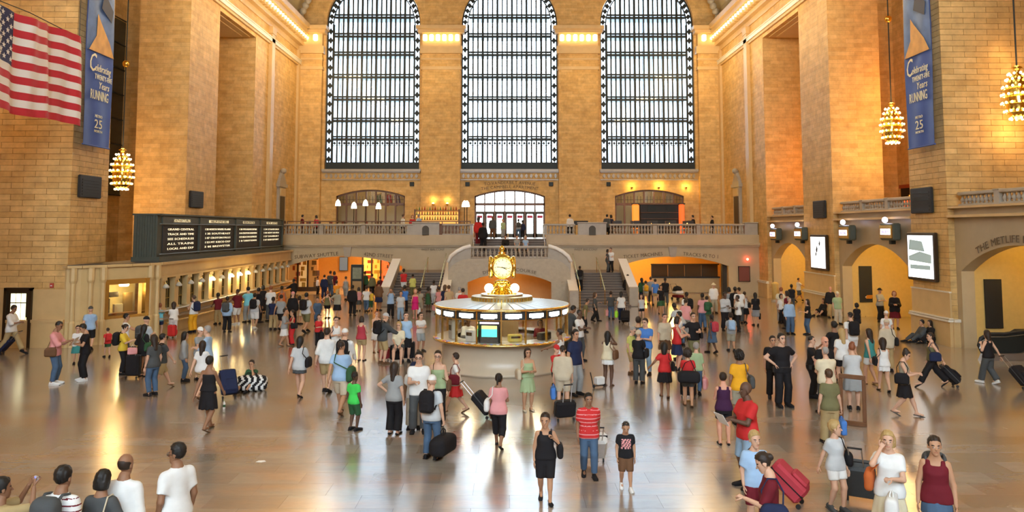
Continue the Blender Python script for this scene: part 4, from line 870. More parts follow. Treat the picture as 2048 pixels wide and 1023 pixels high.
# escalators at the near right arch
for k, (x, lb) in enumerate(((16.4,'black escalator at the right edge, nearer handrail'),(17.9,'black escalator at the right edge, farther handrail'))):
    e = empty('escalator', (x, 27.3+k*.9, 0), 0, lb, 'escalator', 'escalators')
    path = [(3.2,0,2.0),(1.4,0,.98),(.7,0,.9),(.15,0,.9),(-.12,0,.75),(-.2,0,.5),(-.1,0,.28),(.15,0,.18)]
    ob('handrail', MB().tube(path, .055, 8), M_BLACK, e, True); ob('balustrade_panel', MB().prism([(q[0],q[2]) for q in path]+[(1.2,.1),(3.2,.9)], (0,-.02,0), (1,0,0), (0,0,1), (0,1,0), .05), M_IRON, e)
    ob('skirt', MB().prism([(-.2,0),(3.2,0),(3.2,1.0),(1.2,.25),(-.1,.22)], (0,-.12,0), (1,0,0), (0,0,1), (0,1,0), .2), mat('escalator_steel', (.35,.34,.32), .3, .8), e)
    ob('trim_line', MB().tube([(q[0],-.06,q[2]-.1) for q in path[:6]], .015), mat('escalator_steel', (.3,.3,.3)), e)
# ================================================================ BALCONY RESTAURANTS AND DOORS
for k, (x0, x1, lb) in enumerate(((-13.9,-8.38,'left balcony arched wooden shopfront'),(-2.8,2.85,'central arched doors to the avenue, daylight behind'),(8.46,14.0,'right balcony arched shopfront above the bar'))):
    wn = empty('window_%d' % (5+k), (0,YW+.3,0), 0, kind='structure', label=lb)
    A = arc_pts(x0, x1, 7.15, 7.66, 14); fr = MB(); zt_ = 6.5
    for p, q in zip(A[:-1], A[1:]): fr.prism([(p[0],p[1]-.13),(q[0],q[1]-.13),(q[0],q[1]+.02),(p[0],p[1]+.02)], (0,-.08,0), (1,0,0), (0,0,1), (0,1,0), .16)
    fr.box(x0, x0+.12, -.08, .08, ZB, 7.2).box(x1-.12, x1, -.08, .08, ZB, 7.2).box(x0, x1, -.08, .08, zt_-.1, zt_+.1)
    ob('frame', fr, M_WOOD, wn); n = 7; s = (x1-x0)/n
    for i in range(1, n): ob('mullion', MB().box(x0+i*s-.06, x0+i*s+.06, -.07, .07, ZB, 7.15+.5*math.sin(math.pi*i/n)-.05), M_WOOD, wn)
    pg = MB_ = None
    for i in range(n):
        ob('pane', MB().box(x0+i*s+.06, x0+(i+1)*s-.06, -.01, .01, zt_+.1, 7.15+.45*math.sin(math.pi*(i+.5)/n)), M_CLEAR, wn)
        if k == 1:
            ob('pane', MB().box(x0+i*s+.06, x0+(i+1)*s-.06, -.01, .01, 5.9, zt_-.1), M_CLEAR, wn); d_ = ob('door_leaf', MB().box(x0+i*s+.06, x0+i*s+.16, -.04,.04,ZB,5.8).box(x0+(i+1)*s-.16, x0+(i+1)*s-.06, -.04,.04,ZB,5.8).box(x0+i*s+.06, x0+(i+1)*s-.06,-.04,.04,ZB,4.15).box(x0+i*s+.06, x0+(i+1)*s-.06,-.04,.04,5.7,5.9), M_BRONZE, wn); ob('pane', MB().box(x0+i*s+.16, x0+(i+1)*s-.16,-.01,.01,4.15,5.7), M_CLEAR, wn)
            gb = MB().box(x0+i*s+.18, x0+(i+1)*s-.18, -.03,-.01,5.38,5.6); ob('red_sign_band', gb, mat('door_red', (.6,.05,.12), .5), wn)
    gl = MB()
    for i in range(n*3):
        if i % 3: gl.box(x0+i*s/3-.012, x0+i*s/3+.012, -.03, .03, zt_, 7.15)
    gl.box(x0, x1, -.02,.02, 6.85, 6.88); ob('leaded_bars', gl, M_IRON, wn)
    if k == 1: ob('middle_transom', MB().box(x0, x1, -.06,.06,5.8,5.92), M_BRONZE, wn)
# rooms behind the side shopfronts
for k, (x0, x1, c) in enumerate(((-15,-7.5,(.55,.45,.28)),(7.5,15,(.5,.42,.27)))):
    ob('wall_shop_room', MB().box(x0,x1,67,67.2,ZB,9).box(x0,x0+.1,63.6,67,ZB,9).box(x1-.1,x1,63.6,67,ZB,9).box(x0,x1,63.6,67,8.2,8.3).box(x0,x1,63.6,67.2,ZB-.2,ZB), mat('shop_room_%d' % k, c, .6), kind='structure')
    lamp('shop_room_light', ((x0+x1)/2, 64.8, 7.6), 260, (1,.8,.5), .5)
ob('floor_street_lobby', MB().box(-5,5,63.6,78,ZB-.3,ZB), M_BASE, kind='structure')
# flags inside the left shopfront
for i, (x, c, lb) in enumerate(((-10.6,(.12,.3,.2),'dark green flag inside the left arched shopfront'),(-9.8,(.5,.06,.08),'red striped flag inside the left arched shopfront'),(-9.1,(.08,.1,.3),'navy flag inside the left arched shopfront'))):
    e = empty('small_flag', (x, 63.2, 7.2), R(15*i-10), lb, 'flag', 'flags inside the left shopfront'); ob('cloth', MB().prism([(-.25,0),(.2,.1),(.35,-.75),(-.1,-.85)], (0,0,0), (1,0,0), (0,0,1), (0,1,0), .02), mat('mini_flag_%d' % i, c, .7), e); ob('stripe', MB().prism([(.0,.02),(.08,.04),(.18,-.8),(.08,-.82)], (0,-.015,0), (1,0,0), (0,0,1), (0,1,0), .01), M_WHITEP, e); ob('staff', MB().tube([(-.3,0,.05),(.3,0,.18)], .02), M_WOOD, e)
# pole lamps on the left balcony
for i, (u, v, vb, Yl) in enumerate(((676,406,445,57),(708,411,445,55.5),(731,406,445,58.5),(757,412,445,56),(929,408,445,57),(934,408,445,58))):
    p = AY(u, v, Yl); e = empty('pole_lamp', (p[0], Yl, ZB), 0, ['leftmost','second','third','fourth','left one of the pair of','right one of the pair of'][i]+(' glowing shaded pole lamp on the restaurant balcony' if i < 4 else ' glowing pole lamps beside the centre doors'), 'lamp', 'balcony pole lamps')
    h = p[2]-ZB; ob('pole', MB().tube([(0,0,0),(0,0,h-.15)], .035), M_BRONZE, e); ob('base', MB().lathe([(.18,0),(.15,.05),(.04,.1)], 10), M_BRONZE, e); ob('shade', MB().lathe([(.2,-.2),(.2,-.1),(.15,.12),(.05,.26),(0,.27)], 12, (0,0,h)), em('lamp_shade_white', (1,.9,.65), 4), e, True); lamp('lamp_light', (0,-.35,h), 25, (1,.75,.4), .15, e)
# bar with bottles left of the centre
ba = empty('back_bar', (-4.9, 61.0, ZB), 0, 'amber lit back bar with bottle shelves beside the left pilaster', 'bar')
ob('cabinet', MB().box(-2.6,1.0,0,.5,0,1.0), M_WOOD, ba); ob('counter', MB().chbox(-2.7,1.1,-.1,.6,1.0,1.07,.02), M_WOOD, ba)
for z in (1.35, 1.75, 2.1): ob('shelf', MB().box(-2.5,.9,.1,.45,z,z+.04), M_WOOD, ba)
ob('lit_back', MB().box(-2.5,.9,.46,.5,1.1,2.0), em('amber_back_light', (1,.5,.1), .9), ba)
for x in (-2.55,.9): ob('post', MB().box(x,x+.1,.05,.5,1.0,2.2), M_WOOD, ba)
btm = mesh('glass_body', MB().lathe([(.05,0),(.05,.16),(.02,.22),(.02,.28)], 8), None, True)
for r_ in range(3):
    for k in range(16):
        c = [(.5,.2,.03),(.15,.3,.08),(.6,.45,.1),(.4,.05,.03)][(k*7+r_) % 4]; o = bpy.data.objects.new('bottle', btm.copy()); COL.objects.link(o); o.location = (-4.9-2.35+k*.205, 61.22, ZB+(1.39,1.79,2.14)[r_]); o.data.materials.append(mat('bottle_%d' % ((k*7+r_) % 4), c, .15))
        tag(o, f'small bar bottle on the {("lowest","middle","top")[r_]} shelf of the amber bar', 'bottle', f'bottles on the {("lowest","middle","top")[r_]} bar shelf')
for dx in (-.35,.35):
    e = empty('wall_uplight', (-4.9+dx*1.6-.6, YW-.6, 6.35), 0, f'{"left" if dx<0 else "right"} small uplight glowing on the left pilaster', 'lamp', 'pilaster uplights'); ob('cup', MB().lathe([(.05,0),(.12,.15),(.13,.16)], 10), M_BRASS, e); ob('glow', MB().ball((0,0,.17),.1,8,6), E_BULB, e, True); lamp('uplight', (0,-.15,.45), 45, (1,.66,.2), .08, e)
# wooden rail and tables on the left balcony
rl = empty('restaurant_rail', (-15.5, 54.6, ZB), 0, 'low wooden rail along the left balcony restaurant', 'rail'); ob('rail', MB().box(0,12.8,-.04,.04,1.15,1.22), M_WOOD, rl); ob('lower_rail', MB().box(0,12.8,-.02,.02,.6,.66), M_WOOD, rl)
for k in range(14): ob('post', MB().box(k*.98,.06+k*.98,-.04,.04,0,1.2), M_WOOD, rl)
def table(x, y, lb, h=1.02, cloth=True):
    e = empty('restaurant_table', (x,y,ZB), 0, lb, 'table'); ob('tabletop', MB().lathe([(.42,h-.04),(.44,h-.02),(.42,h),(0,h)], 16), M_FW if cloth else M_WOOD, e, True); ob('leg', MB().tube([(0,0,.05),(0,0,h-.04)], .04), M_IRON, e); ob('foot', MB().lathe([(.26,0),(.24,.03),(.05,.06)], 12), M_IRON, e)
def chair(x, y, rz, lb, c, grp):
    e = empty('restaurant_chair', (x,y,ZB), rz, lb, 'chair', grp); m_ = mat('chair_%d' % int(c[0]*1000+c[1]*77), c, .5)
    ob('seat', MB().chbox(-.22,.22,-.22,.22,.6,.66,.02), m_, e); ob('backrest', MB().chbox(-.22,.22,-.24,-.19,.78,1.25,.02), m_, e)
    for sx in (-1,1):
        for sy in (-1,1): ob('leg', MB().box(sx*.2-.02,sx*.2+.02,sy*.2-.02,sy*.2+.02,0,.6 if sy>0 else 1.22), M_WOOD, e)
TX = [-15.2,-14.0,-12.7,-11.4,-10.1,-8.8,-7.6]
for i, x in enumerate(TX):
    y = 56.0+(i % 2)*1.6; lb = ['first','second','third','fourth','fifth','sixth','seventh'][i]; table(x, y, f'{lb} round restaurant table from the left on the balcony', cloth=i % 2 == 0)
    for s in (-1, 1): chair(x+s*.68, y+.1, R(90*s), f'{"red" if i%2 else "dark"} chair on the {"left" if s<0 else "right"} of the {lb} balcony table', (.3,.05,.04) if i % 2 else (.05,.04,.04), 'chairs on the left balcony')
# right balcony restaurant
for i, (u, c) in enumerate(((1271,(1,.25,.03)),(1363,(1,.12,.02)))):
    x0 = AY(u, 420, 61.8)[0]; e = empty('lit_column', (x0, 61.8, ZB), 0, ['wide orange lit column at the left of the right-hand bar','narrow red lit column at the right of the right-hand bar'][i], 'column light'); w_ = .26 if i == 0 else .2
    ob('shaft', MB().chbox(-w_,w_,-.2,.2,.1,2.62,.08), em('lit_column_%d' % i, c, 1.0), e); ob('plinth', MB().box(-w_-.05,w_+.05,-.25,.25,0,.1), M_BRONZE, e); ob('cap', MB().box(-w_-.05,w_+.05,-.25,.25,2.62,2.7), M_BRONZE, e)
br = empty('back_bar', (12.0, 62.0, ZB), 0, 'dark bar cabinet between the orange and red columns', 'bar'); ob('cabinet', MB().box(-1.6,1.6,0,.5,0,2.6), M_BLACK, br)
for z in (1.0,1.45,1.95): ob('shelf', MB().box(-1.6,1.6,-.12,0,z,z+.04), M_WOOD, br)
ob('top', MB().box(-1.9,1.9,-.1,.5,2.6,2.66), M_WOOD, br)
for x in (-1.0,.55): ob('screen', MB().box(x,x+.6,-.06,0,2.05,2.45), M_IRON, br)
for i, u in enumerate((1234,1270,1305,1341,1376)):
    x = AY(u, 438, 55.5)[0]; table(x, 55.5, f'{["first","second","third","fourth","fifth"][i]} dark table from the left on the right balcony', .78, False)
    e = empty('table_lamp', (x, 55.5, ZB+.78), 0, f'{["first","second","third","fourth","fifth"][i]} small glowing orange table lamp from the left on the right balcony', 'lamp', 'orange table lamps'); ob('shade', MB().lathe([(.11,.12),(.12,.16),(.09,.3),(.03,.33)], 10), em('orange_shade', (1,.5,.12), 5), e, True); ob('stand', MB().lathe([(.07,0),(.02,.03),(.02,.13)], 8), M_BRASS, e)
    for s in (-1,1): chair(x, 55.5+s*.62, R(0 if s < 0 else 180), f'dark chair at the {"front" if s<0 else "back"} of the {["first","second","third","fourth","fifth"][i]} right balcony table', (.03,.025,.025), 'chairs on the right balcony')
for u, pw in ((1265,110),(1320,150),(1375,110)): 
    p = AY(u, 392, YW-.5); e = empty('wall_uplight', (p[0], YW-.12, 7.75), 0, f'small uplight washing the wall over the right shopfront, {["left","middle","right"][(1265,1320,1375).index(u)]} one', 'lamp', 'shopfront uplights'); ob('cup', MB().lathe([(.04,0),(.09,.1),(.1,.11)], 8), M_BRASS, e); lamp('uplight', (0,-.25,.15), pw, (1,.6,.12), .1, e)
mo = empty('dark_sign_panel', (AY(1162,440,56)[0], 56.0, ZB), 0, 'low dark sign panel behind the balustrade right of the doors', 'sign'); ob('panel', MB().box(-.5,.5,-.04,.04,.95,1.25), M_BLACK, mo); ob('leg', MB().box(-.45,-.4,-.03,.03,0,.95), M_IRON, mo); ob('leg', MB().box(.4,.45,-.03,.03,0,.95), M_IRON, mo)
# ================================================================ SHOPS UNDER THE BALCONY
def shop_front(x0, x1, y, z1, cols, lb, n, es=1.2):
    e = empty('shop_front', ((x0+x1)/2, y, 0), 0, lb, 'shop front'); h = (x1-x0)/2
    ob('frame', MB().box(-h,h,-.06,.06,z1,z1+.2).box(-h,h,-.06,.06,0,.3), M_BRONZE, e)
    for i in range(n):
        a, b = -h+2*h*i/n, -h+2*h*(i+1)/n; ob('post', MB().box(a-.05,a+.05,-.08,.08,0,z1), M_BRONZE, e); ob('display', MB().box(a+.05,b-.05,.2,.25,.3,z1), em('shop_%s_%d' % (lb[:12], i), cols[i % len(cols)], es), e); ob('pane', MB().box(a+.05,b-.05,-.01,.01,.3,z1), M_CLEAR, e)
        g = MB()
        for k in range(5): g.box(a+.15+random.random()*.5, a+.3+random.random()*.6, .05,.18,.3+k*.4,.5+k*.4+random.random()*.2)
        ob('goods', g, mat('goods_%d' % (i % 3), [(.6,.08,.03),(.7,.5,.1),(.15,.08,.05)][i % 3]), e)
    return e
shop_front(-11.3, -8.5, 60.5, 2.5, [(1,.62,.1),(1,.42,.06),(.95,.12,.03)], 'bright red and yellow shop window in the left passage', 4, 1.5)
shop_front(-16.2, -14.0, 57.5, 2.3, [(.45,.2,.05),(.9,.6,.25)], 'dark wooden shop window beside the ticket office end', 3, .5)
sp = empty('poster_panel', (AY(678,535,60)[0], 60, 0), 0, 'blue and white poster on the orange passage wall', 'poster'); ob('board', MB().box(-.3,.3,1.6,1.65,1.3,2.3), em('poster_blue', (.12,.25,.6), .1), sp); ob('frame', MB().box(-.34,.34,1.65,1.7,1.26,2.34), M_BRONZE, sp)
kx = AY(714,555,52.5); ki = empty('advert_kiosk', (kx[0], 52.6, 0), 0, 'tall dark framed advert stand before the left arch', 'advert stand'); ob('frame', MB().chbox(-.42,.42,-.1,.1,.0,2.15,.03), M_IRON, ki); ob('picture', MB().box(-.3,.3,-.115,-.1,1.2,1.95), mat('kiosk_picture', (.22,.24,.16), .4, noise=.5), ki); ob('lower_panel', MB().box(-.3,.3,-.115,-.1,.2,1.05), mat('kiosk_lower', (.4,.25,.1), .5), ki)
# counter with dark windows in the right passage
rc = empty('ticket_machine_counter', (12.6, 56.2, 0), 0, 'stone counter with dark glazed windows behind the right arch', 'counter'); ob('counter', MB().box(-2.4,2.4,0,.5,0,1.02), M_TK, rc); ob('counter_edge', MB().box(-2.45,2.45,-.05,.5,1.02,1.12), M_BLACK, rc)
for i in range(4): ob('dark_window', MB().box(-2.35+i*1.2,-1.25+i*1.2,.2,.25,1.12,1.95), mat('smoked_glass', (.1,.06,.03), .15), rc); ob('window_post', MB().box(-2.42+i*1.2,-2.35+i*1.2,.15,.3,1.12,2.0), M_BRONZE, rc)
ob('window_head', MB().box(-2.45,2.45,.15,.3,1.95,2.03), M_BRONZE, rc)
jp = MB().box(14.6,14.95,YB+.5,YB+.9,0,2.4); ob('dark_jamb', jp, M_BRONZE, bwall)
bo_ = empty('stone_bollard', FL(1551,602), 0, 'short pale stone post in the far right corner', 'bollard'); ob('post', MB().lathe([(.2,0),(.2,1.0),(.22,1.05),(.22,1.12),(.1,1.2),(0,1.21)], 14), M_YEL, bo_, True); ob('base', MB().lathe([(.26,0),(.26,.1),(.2,.12)], 14), M_BASE, bo_)
# ================================================================ PEOPLE: bodies grown as smooth distance fields
f4 = np.float32
def surfnet(field, org, h):
    """naive surface nets: field on a grid (negative inside) -> verts, quads"""
    s = field < 0; nx, ny, nz = field.shape
    c = [s[i:nx-1+i, j:ny-1+j, k:nz-1+k] for i in (0,1) for j in (0,1) for k in (0,1)]
    cnt = sum(x.astype(np.int8) for x in c); act = (cnt > 0) & (cnt < 8)
    ii, jj, kk = np.nonzero(act)
    if len(ii) == 0: return np.zeros((0,3)), np.zeros((0,4), int)
    idx = -np.ones(act.shape, np.int32); idx[ii, jj, kk] = np.arange(len(ii))
    cor = [(a,b,d) for a in (0,1) for b in (0,1) for d in (0,1)]
    val = {o: field[ii+o[0], jj+o[1], kk+o[2]] for o in cor}
    acc = np.zeros((len(ii),3), f4); n = np.zeros(len(ii), f4)
    for a in cor:
        for ax in range(3):
            if a[ax]: continue
            b = list(a); b[ax] = 1; b = tuple(b); va, vb = val[a], val[b]; m = (va < 0) != (vb < 0)
            t = np.where(m, va/np.where(m, va-vb, 1), 0)
            for q in range(3): acc[:, q] += np.where(m, a[q]+(t if q == ax else 0), 0)
            n += m
    V = (acc/n[:, None]+np.stack([ii, jj, kk], 1))*h+np.array(org)
    Q = []
    for ax in range(3):
        sl = [slice(1, -1)]*3; sl[ax] = slice(0, -1)
        o1 = [0,0,0]; o1[ax] = 1
        A = s[tuple(slice(1, d-1) if q != ax else slice(0, d-1) for q, d in enumerate(s.shape))]
        B = s[tuple(slice(1, d-1) if q != ax else slice(1, d) for q, d in enumerate(s.shape))]
        for flip, M in ((False, A & ~B), (True, ~A & B)):
            i, j, k = np.nonzero(M); p = np.stack([i, j, k], 1)
            u, w_ = [(1,2),(2,0),(0,1)][ax]
            p[:, u] += 1; p[:, w_] += 1
            def g(du, dw):
                q = p.copy(); q[:, u] += du; q[:, w_] += dw; return idx[q[:,0], q[:,1], q[:,2]]
            quad = np.stack([g(-1,-1), g(0,-1), g(0,0), g(-1,0)], 1)
            Q.append(quad[:, ::-1] if flip else quad)
    Q = np.concatenate(Q); Q = Q[(Q >= 0).all(1)]
    return V, Q
def smin(a, b, k):
    h = np.clip(.5+.5*(b-a)/k, 0, 1); return b+(a-b)*h-k*h*(1-h)
class Grid:
    def __init__(s, lo, hi, h):
        s.h = h; s.o = np.array(lo)-h*1.5; n = np.ceil((np.array(hi)+h*1.5-s.o)/h).astype(int)+1
        s.x = (s.o[0]+np.arange(n[0])*h).astype(f4)[:, None, None]; s.y = (s.o[1]+np.arange(n[1])*h).astype(f4)[None, :, None]; s.z = (s.o[2]+np.arange(n[2])*h).astype(f4)[None, None, :]
    def cone(s, a, b, ra, rb):   # tapered capsule, also returns parameter along it
        a, b = np.array(a, f4), np.array(b, f4); d = b-a; L2 = float(d@d)+1e-9
        px, py, pz = s.x-a[0], s.y-a[1], s.z-a[2]
        t = (px*d[0]+py*d[1]+pz*d[2])/L2; tc = np.clip(t, 0, 1)
        return np.sqrt((px-tc*d[0])**2+(py-tc*d[1])**2+(pz-tc*d[2])**2)-(ra+(rb-ra)*tc), t
    def ell(s, c, r):
        q = np.sqrt(((s.x-c[0])/r[0])**2+((s.y-c[1])/r[1])**2+((s.z-c[2])/r[2])**2); return (q-1)*min(r)
    def rbox(s, c, b, r):
        q = [np.abs(a-c[i])-(b[i]-r) for i, a in enumerate((s.x, s.y, s.z))]; m = np.maximum(np.maximum(q[0], q[1]), q[2])
        return np.sqrt(np.maximum(q[0],0)**2+np.maximum(q[1],0)**2+np.maximum(q[2],0)**2)+np.minimum(m,0)-r
    def loft(s, org, up, fr, prof):   # elliptical sections along 'up' from org; prof rows (t, rx, ry, yoff); x axis stays world-right of the body
        org, up, fr = np.array(org, f4), np.array(up, f4), np.array(fr, f4); rt = np.cross(fr, up)
        px, py, pz = s.x-org[0], s.y-org[1], s.z-org[2]
        t = px*up[0]+py*up[1]+pz*up[2]; a = px*rt[0]+py*rt[1]+pz*rt[2]; b = px*fr[0]+py*fr[1]+pz*fr[2]
        T = [p[0] for p in prof]; rx = np.interp(t, T, [p[1] for p in prof]).astype(f4); ry = np.interp(t, T, [p[2] for p in prof]).astype(f4); yo = np.interp(t, T, [p[3] for p in prof]).astype(f4)
        q = (np.sqrt((a/rx)**2+((b-yo)/ry)**2)-1)*np.minimum(rx, ry)
        return np.maximum(q, np.maximum(T[0]-t, t-T[-1])), t
def rotm(axis, a): return np.array(Matrix.Rotation(a, 3, axis))
def ik(a, c, l1, l2, pole):
    a, c, pole = (np.array(q, float) for q in (a, c, pole)); d = c-a; L = np.linalg.norm(d); mx = (l1+l2)*.999
    if L > mx: c = a+d*mx/L; d = c-a; L = mx
    u = d/L; x = (l1*l1-l2*l2+L*L)/(2*L); hh = math.sqrt(max(1e-8, l1*l1-x*x)); p = pole-u*(pole@u); p /= np.linalg.norm(p)+1e-9
    return a+u*x+p*hh, c
# ---- hands: palm and five bent, unequal fingers (local: wrist at origin, fingers along -z, palm facing +y, thumb towards +x)
def hand_mesh(curl):
    mb = MB(); mb.lathe([(.0,.012),(.024,.005),(.026,-.02),(.036,-.055),(.038,-.085),(.0,-.094)], 8, sx=1.05, sy=.42)
    for x, l, r_ in ((.026,.072,.0085),(.009,.08,.009),(-.009,.075,.0085),(-.026,.058,.0075)):
        p = Vector((x, 0, -.082)); a = curl*.5; pts = [p+Vector((0,0,.02)), p.copy()]
        for k, f_ in enumerate((.45,.32,.23)):
            p = p+Vector((0, math.sin(a), -math.cos(a)))*l*f_; pts.append(p.copy()); a += curl*(1.0 if k == 0 else .8)
        mb.tube(pts, [r_*1.05, r_*1.05, r_, r_*.92, r_*.7], 5)
    p = Vector((.028, .004, -.03)); pts = [p-Vector((.012,0,0)), p]
    for dx, dy, dz in ((.022,.012,-.022),(.008,.012+.01*curl,-.026),(-.002,.012*curl,-.02)): p = p+Vector((dx,dy,dz)); pts.append(p.copy())
    mb.tube(pts, [.012,.0125,.0115,.01,.0075], 5); return mb
def quads(mb):
    q = [f if len(f) == 4 else f[:4] for f in mb.f if len(f) >= 4]
    return np.array(mb.v), np.array([f for f in q if len({mb.v[i] for i in f}) == 4], int)
HANDS = {k: quads(hand_mesh(c)) for k, c in (('relax', .35), ('grip', 1.15))}
# ---- heads: local origin at the chin-neck centre height 0, head height 1 (chin 0 .. crown 1), facing +y
def head_field(G):
    d = G.ell((0,-.06,.62), (.335,.40,.385)); d = smin(d, G.ell((0,.09,.34), (.255,.27,.33)), .09); d = smin(d, G.ell((0,.2,.1), (.13,.13,.11)), .09)
    d = smin(d, G.cone((0,.33,.5), (0,.43,.37), .035, .06)[0], .05)     # nose
    d = smin(d, G.cone((-.14,.3,.56), (.14,.3,.56), .05, .05)[0], .05)  # brow
    for s in (-1, 1):
        d = smin(d, G.ell((s*.34,-.04,.45), (.045,.09,.14)), .03)       # ears
        d = np.maximum(d, -(G.ell((s*.13,.40,.49), (.075,.07,.045)))) if False else -smin(-d, G.ell((s*.135,.395,.485), (.07,.06,.04)), .04)
        d = smin(d, G.ell((s*.135,.29,.485), (.07,.07,.055)), .015)     # eyeball bulge
    d = smin(d, G.ell((0,.335,.225), (.1,.045,.04)), .02)               # lips
    return d
def head_mesh(h):
    G = Grid((-.42,-.5,-.05), (.42,.52,1.04), h); V, Q = surfnet(head_field(G), G.o, h)
    C = V[Q].mean(1); mi = np.zeros(len(Q), int)
    mi[(np.abs(C[:,0]) < .1) & (np.abs(C[:,2]-.225) < .034) & (C[:,1] > .3)] = 1
    e = (np.abs(np.abs(C[:,0])-.135) < .05) & (np.abs(C[:,2]-.485) < .022) & (C[:,1] > .25); mi[e] = 2
    mi[(np.abs(np.abs(C[:,0])-.135) < .03) & (np.abs(C[:,2]-.485) < .03) & (C[:,1] > .25)] = 3
    mi[(np.abs(np.abs(C[:,0])-.14) < .08) & (np.abs(C[:,2]-.585) < .022) & (C[:,1] > .2)] = 3
    return V, Q, mi
HEADS = [head_mesh(.05), head_mesh(.075), head_mesh(.11)]
# ---- hair and hats (shared meshes, per-object material)
HAIR = {}
def hair_mesh(style, lod):
    k = (style, lod)
    if k in HAIR: return HAIR[k]
    h = (.05, .075, .1)[lod]; G = Grid((-.75,-1.0,-1.0), (.75,.75,1.3), h)
    scalp = G.ell((0,-.06,.62), (.335,.40,.385)); rnd = .028*np.sin(G.x*23+2*np.sin(G.z*9))*np.sin(G.z*17+1)*np.sin(G.y*21)+.012*np.sin(G.x*41)
    cap = smin(scalp-.035, G.ell((0,-.1,.7), (.345,.385,.35)), .05)-rnd
    front = G.y-(.16+.35*(G.z-.62)); line = .30-(G.z) # keep above / behind the hairline
    keep = np.maximum(np.maximum((G.y-.13)-np.maximum(0,(G.z-.66))*3.0, .32-G.z+0*G.x), -5)
    if style == 'short': d = np.maximum(cap, np.maximum((G.y-.1)-np.clip((G.z-.78+1.1*G.x**2)*4.5,0,1), (.34-G.z)-np.clip(-G.y-.1,0,1)*.5))
    elif style == 'crop': d = np.maximum(cap+.03, np.maximum((G.y-.08)-np.clip((G.z-.8+1.1*G.x**2)*4.5,0,1), (.38-G.z)-np.clip(-G.y-.1,0,1)*.5))
    elif style == 'balding': d = np.maximum(np.maximum(scalp-.015, G.z-.64+.25*G.y), np.maximum(G.y-.05, .26-G.z-.2*G.y))
    elif style in ('long', 'bob', 'shoulder'):
        bot = {'long':-.75,'shoulder':-.3,'bob':.08}[style]
        d = np.maximum(cap, (G.y-.12)-np.clip((G.z-.78+1.1*G.x**2)*4.5,0,1))
        fall = G.ell((0,-.16,.38), (.43,.34,.62)) if style == 'bob' else smin(G.cone((0,-.14,.55), (0,-.3,bot+.15), .4, .27)[0], G.ell((0,-.14,.5), (.42,.34,.5)), .1)
        fall = np.maximum(fall-rnd, G.y-.12+0*G.z); d = smin(d, np.maximum(fall, bot-G.z), .06)
    elif style in ('pony', 'bun', 'updo'):
        d = np.maximum(cap+.015, np.maximum((G.y-.12)-np.clip((G.z-.78+1.1*G.x**2)*4.5,0,1), (.3-G.z)-np.clip(-G.y-.1,0,1)*.4))
        if style == 'pony': d = smin(d, G.cone((0,-.46,.62), (0,-.58,.05), .13, .07)[0]-rnd, .05)
        elif style == 'bun': d = smin(d, G.ell((0,-.5,.62), (.19,.17,.18))-rnd, .04)
        else: d = smin(d, G.ell((0,-.28,.95), (.26,.24,.2))-rnd*2, .06)
    elif style == 'curly': d = np.maximum(smin(G.ell((0,-.1,.68), (.46,.48,.44)), G.ell((0,-.2,.45), (.46,.4,.4)), .1)-rnd*2.5, np.maximum((G.y-.14)-np.clip((G.z-.74)*4,0,1), .12-G.z+0*G.x))
    elif style == 'cap':
        d = np.maximum(scalp-.06, .62-G.z+0*G.x); br = np.maximum(G.ell((0,.34,.66), (.28,.34,.09)), np.abs(G.z-.64+.25*(G.y-.3))-.035); d = smin(d, br, .04)
    elif style == 'beanie': d = np.maximum(scalp-.07, .5-G.z+0*G.x)
    elif style == 'hat': d = np.minimum(np.maximum(scalp-.06, .66-G.z+0*G.x), np.maximum(G.ell((0,-.04,.66), (.62,.66,.2)), np.abs(G.z-.66)-.035))
    V, Q = surfnet(d, G.o, h); me = bpy.data.meshes.new(style); me.from_pydata(V.tolist(), [], Q.tolist()); me.materials.append(None); me.polygons.foreach_set('use_smooth', [True]*len(me.polygons)); me.update()
    HAIR[k] = me; return me
SHOE = {}
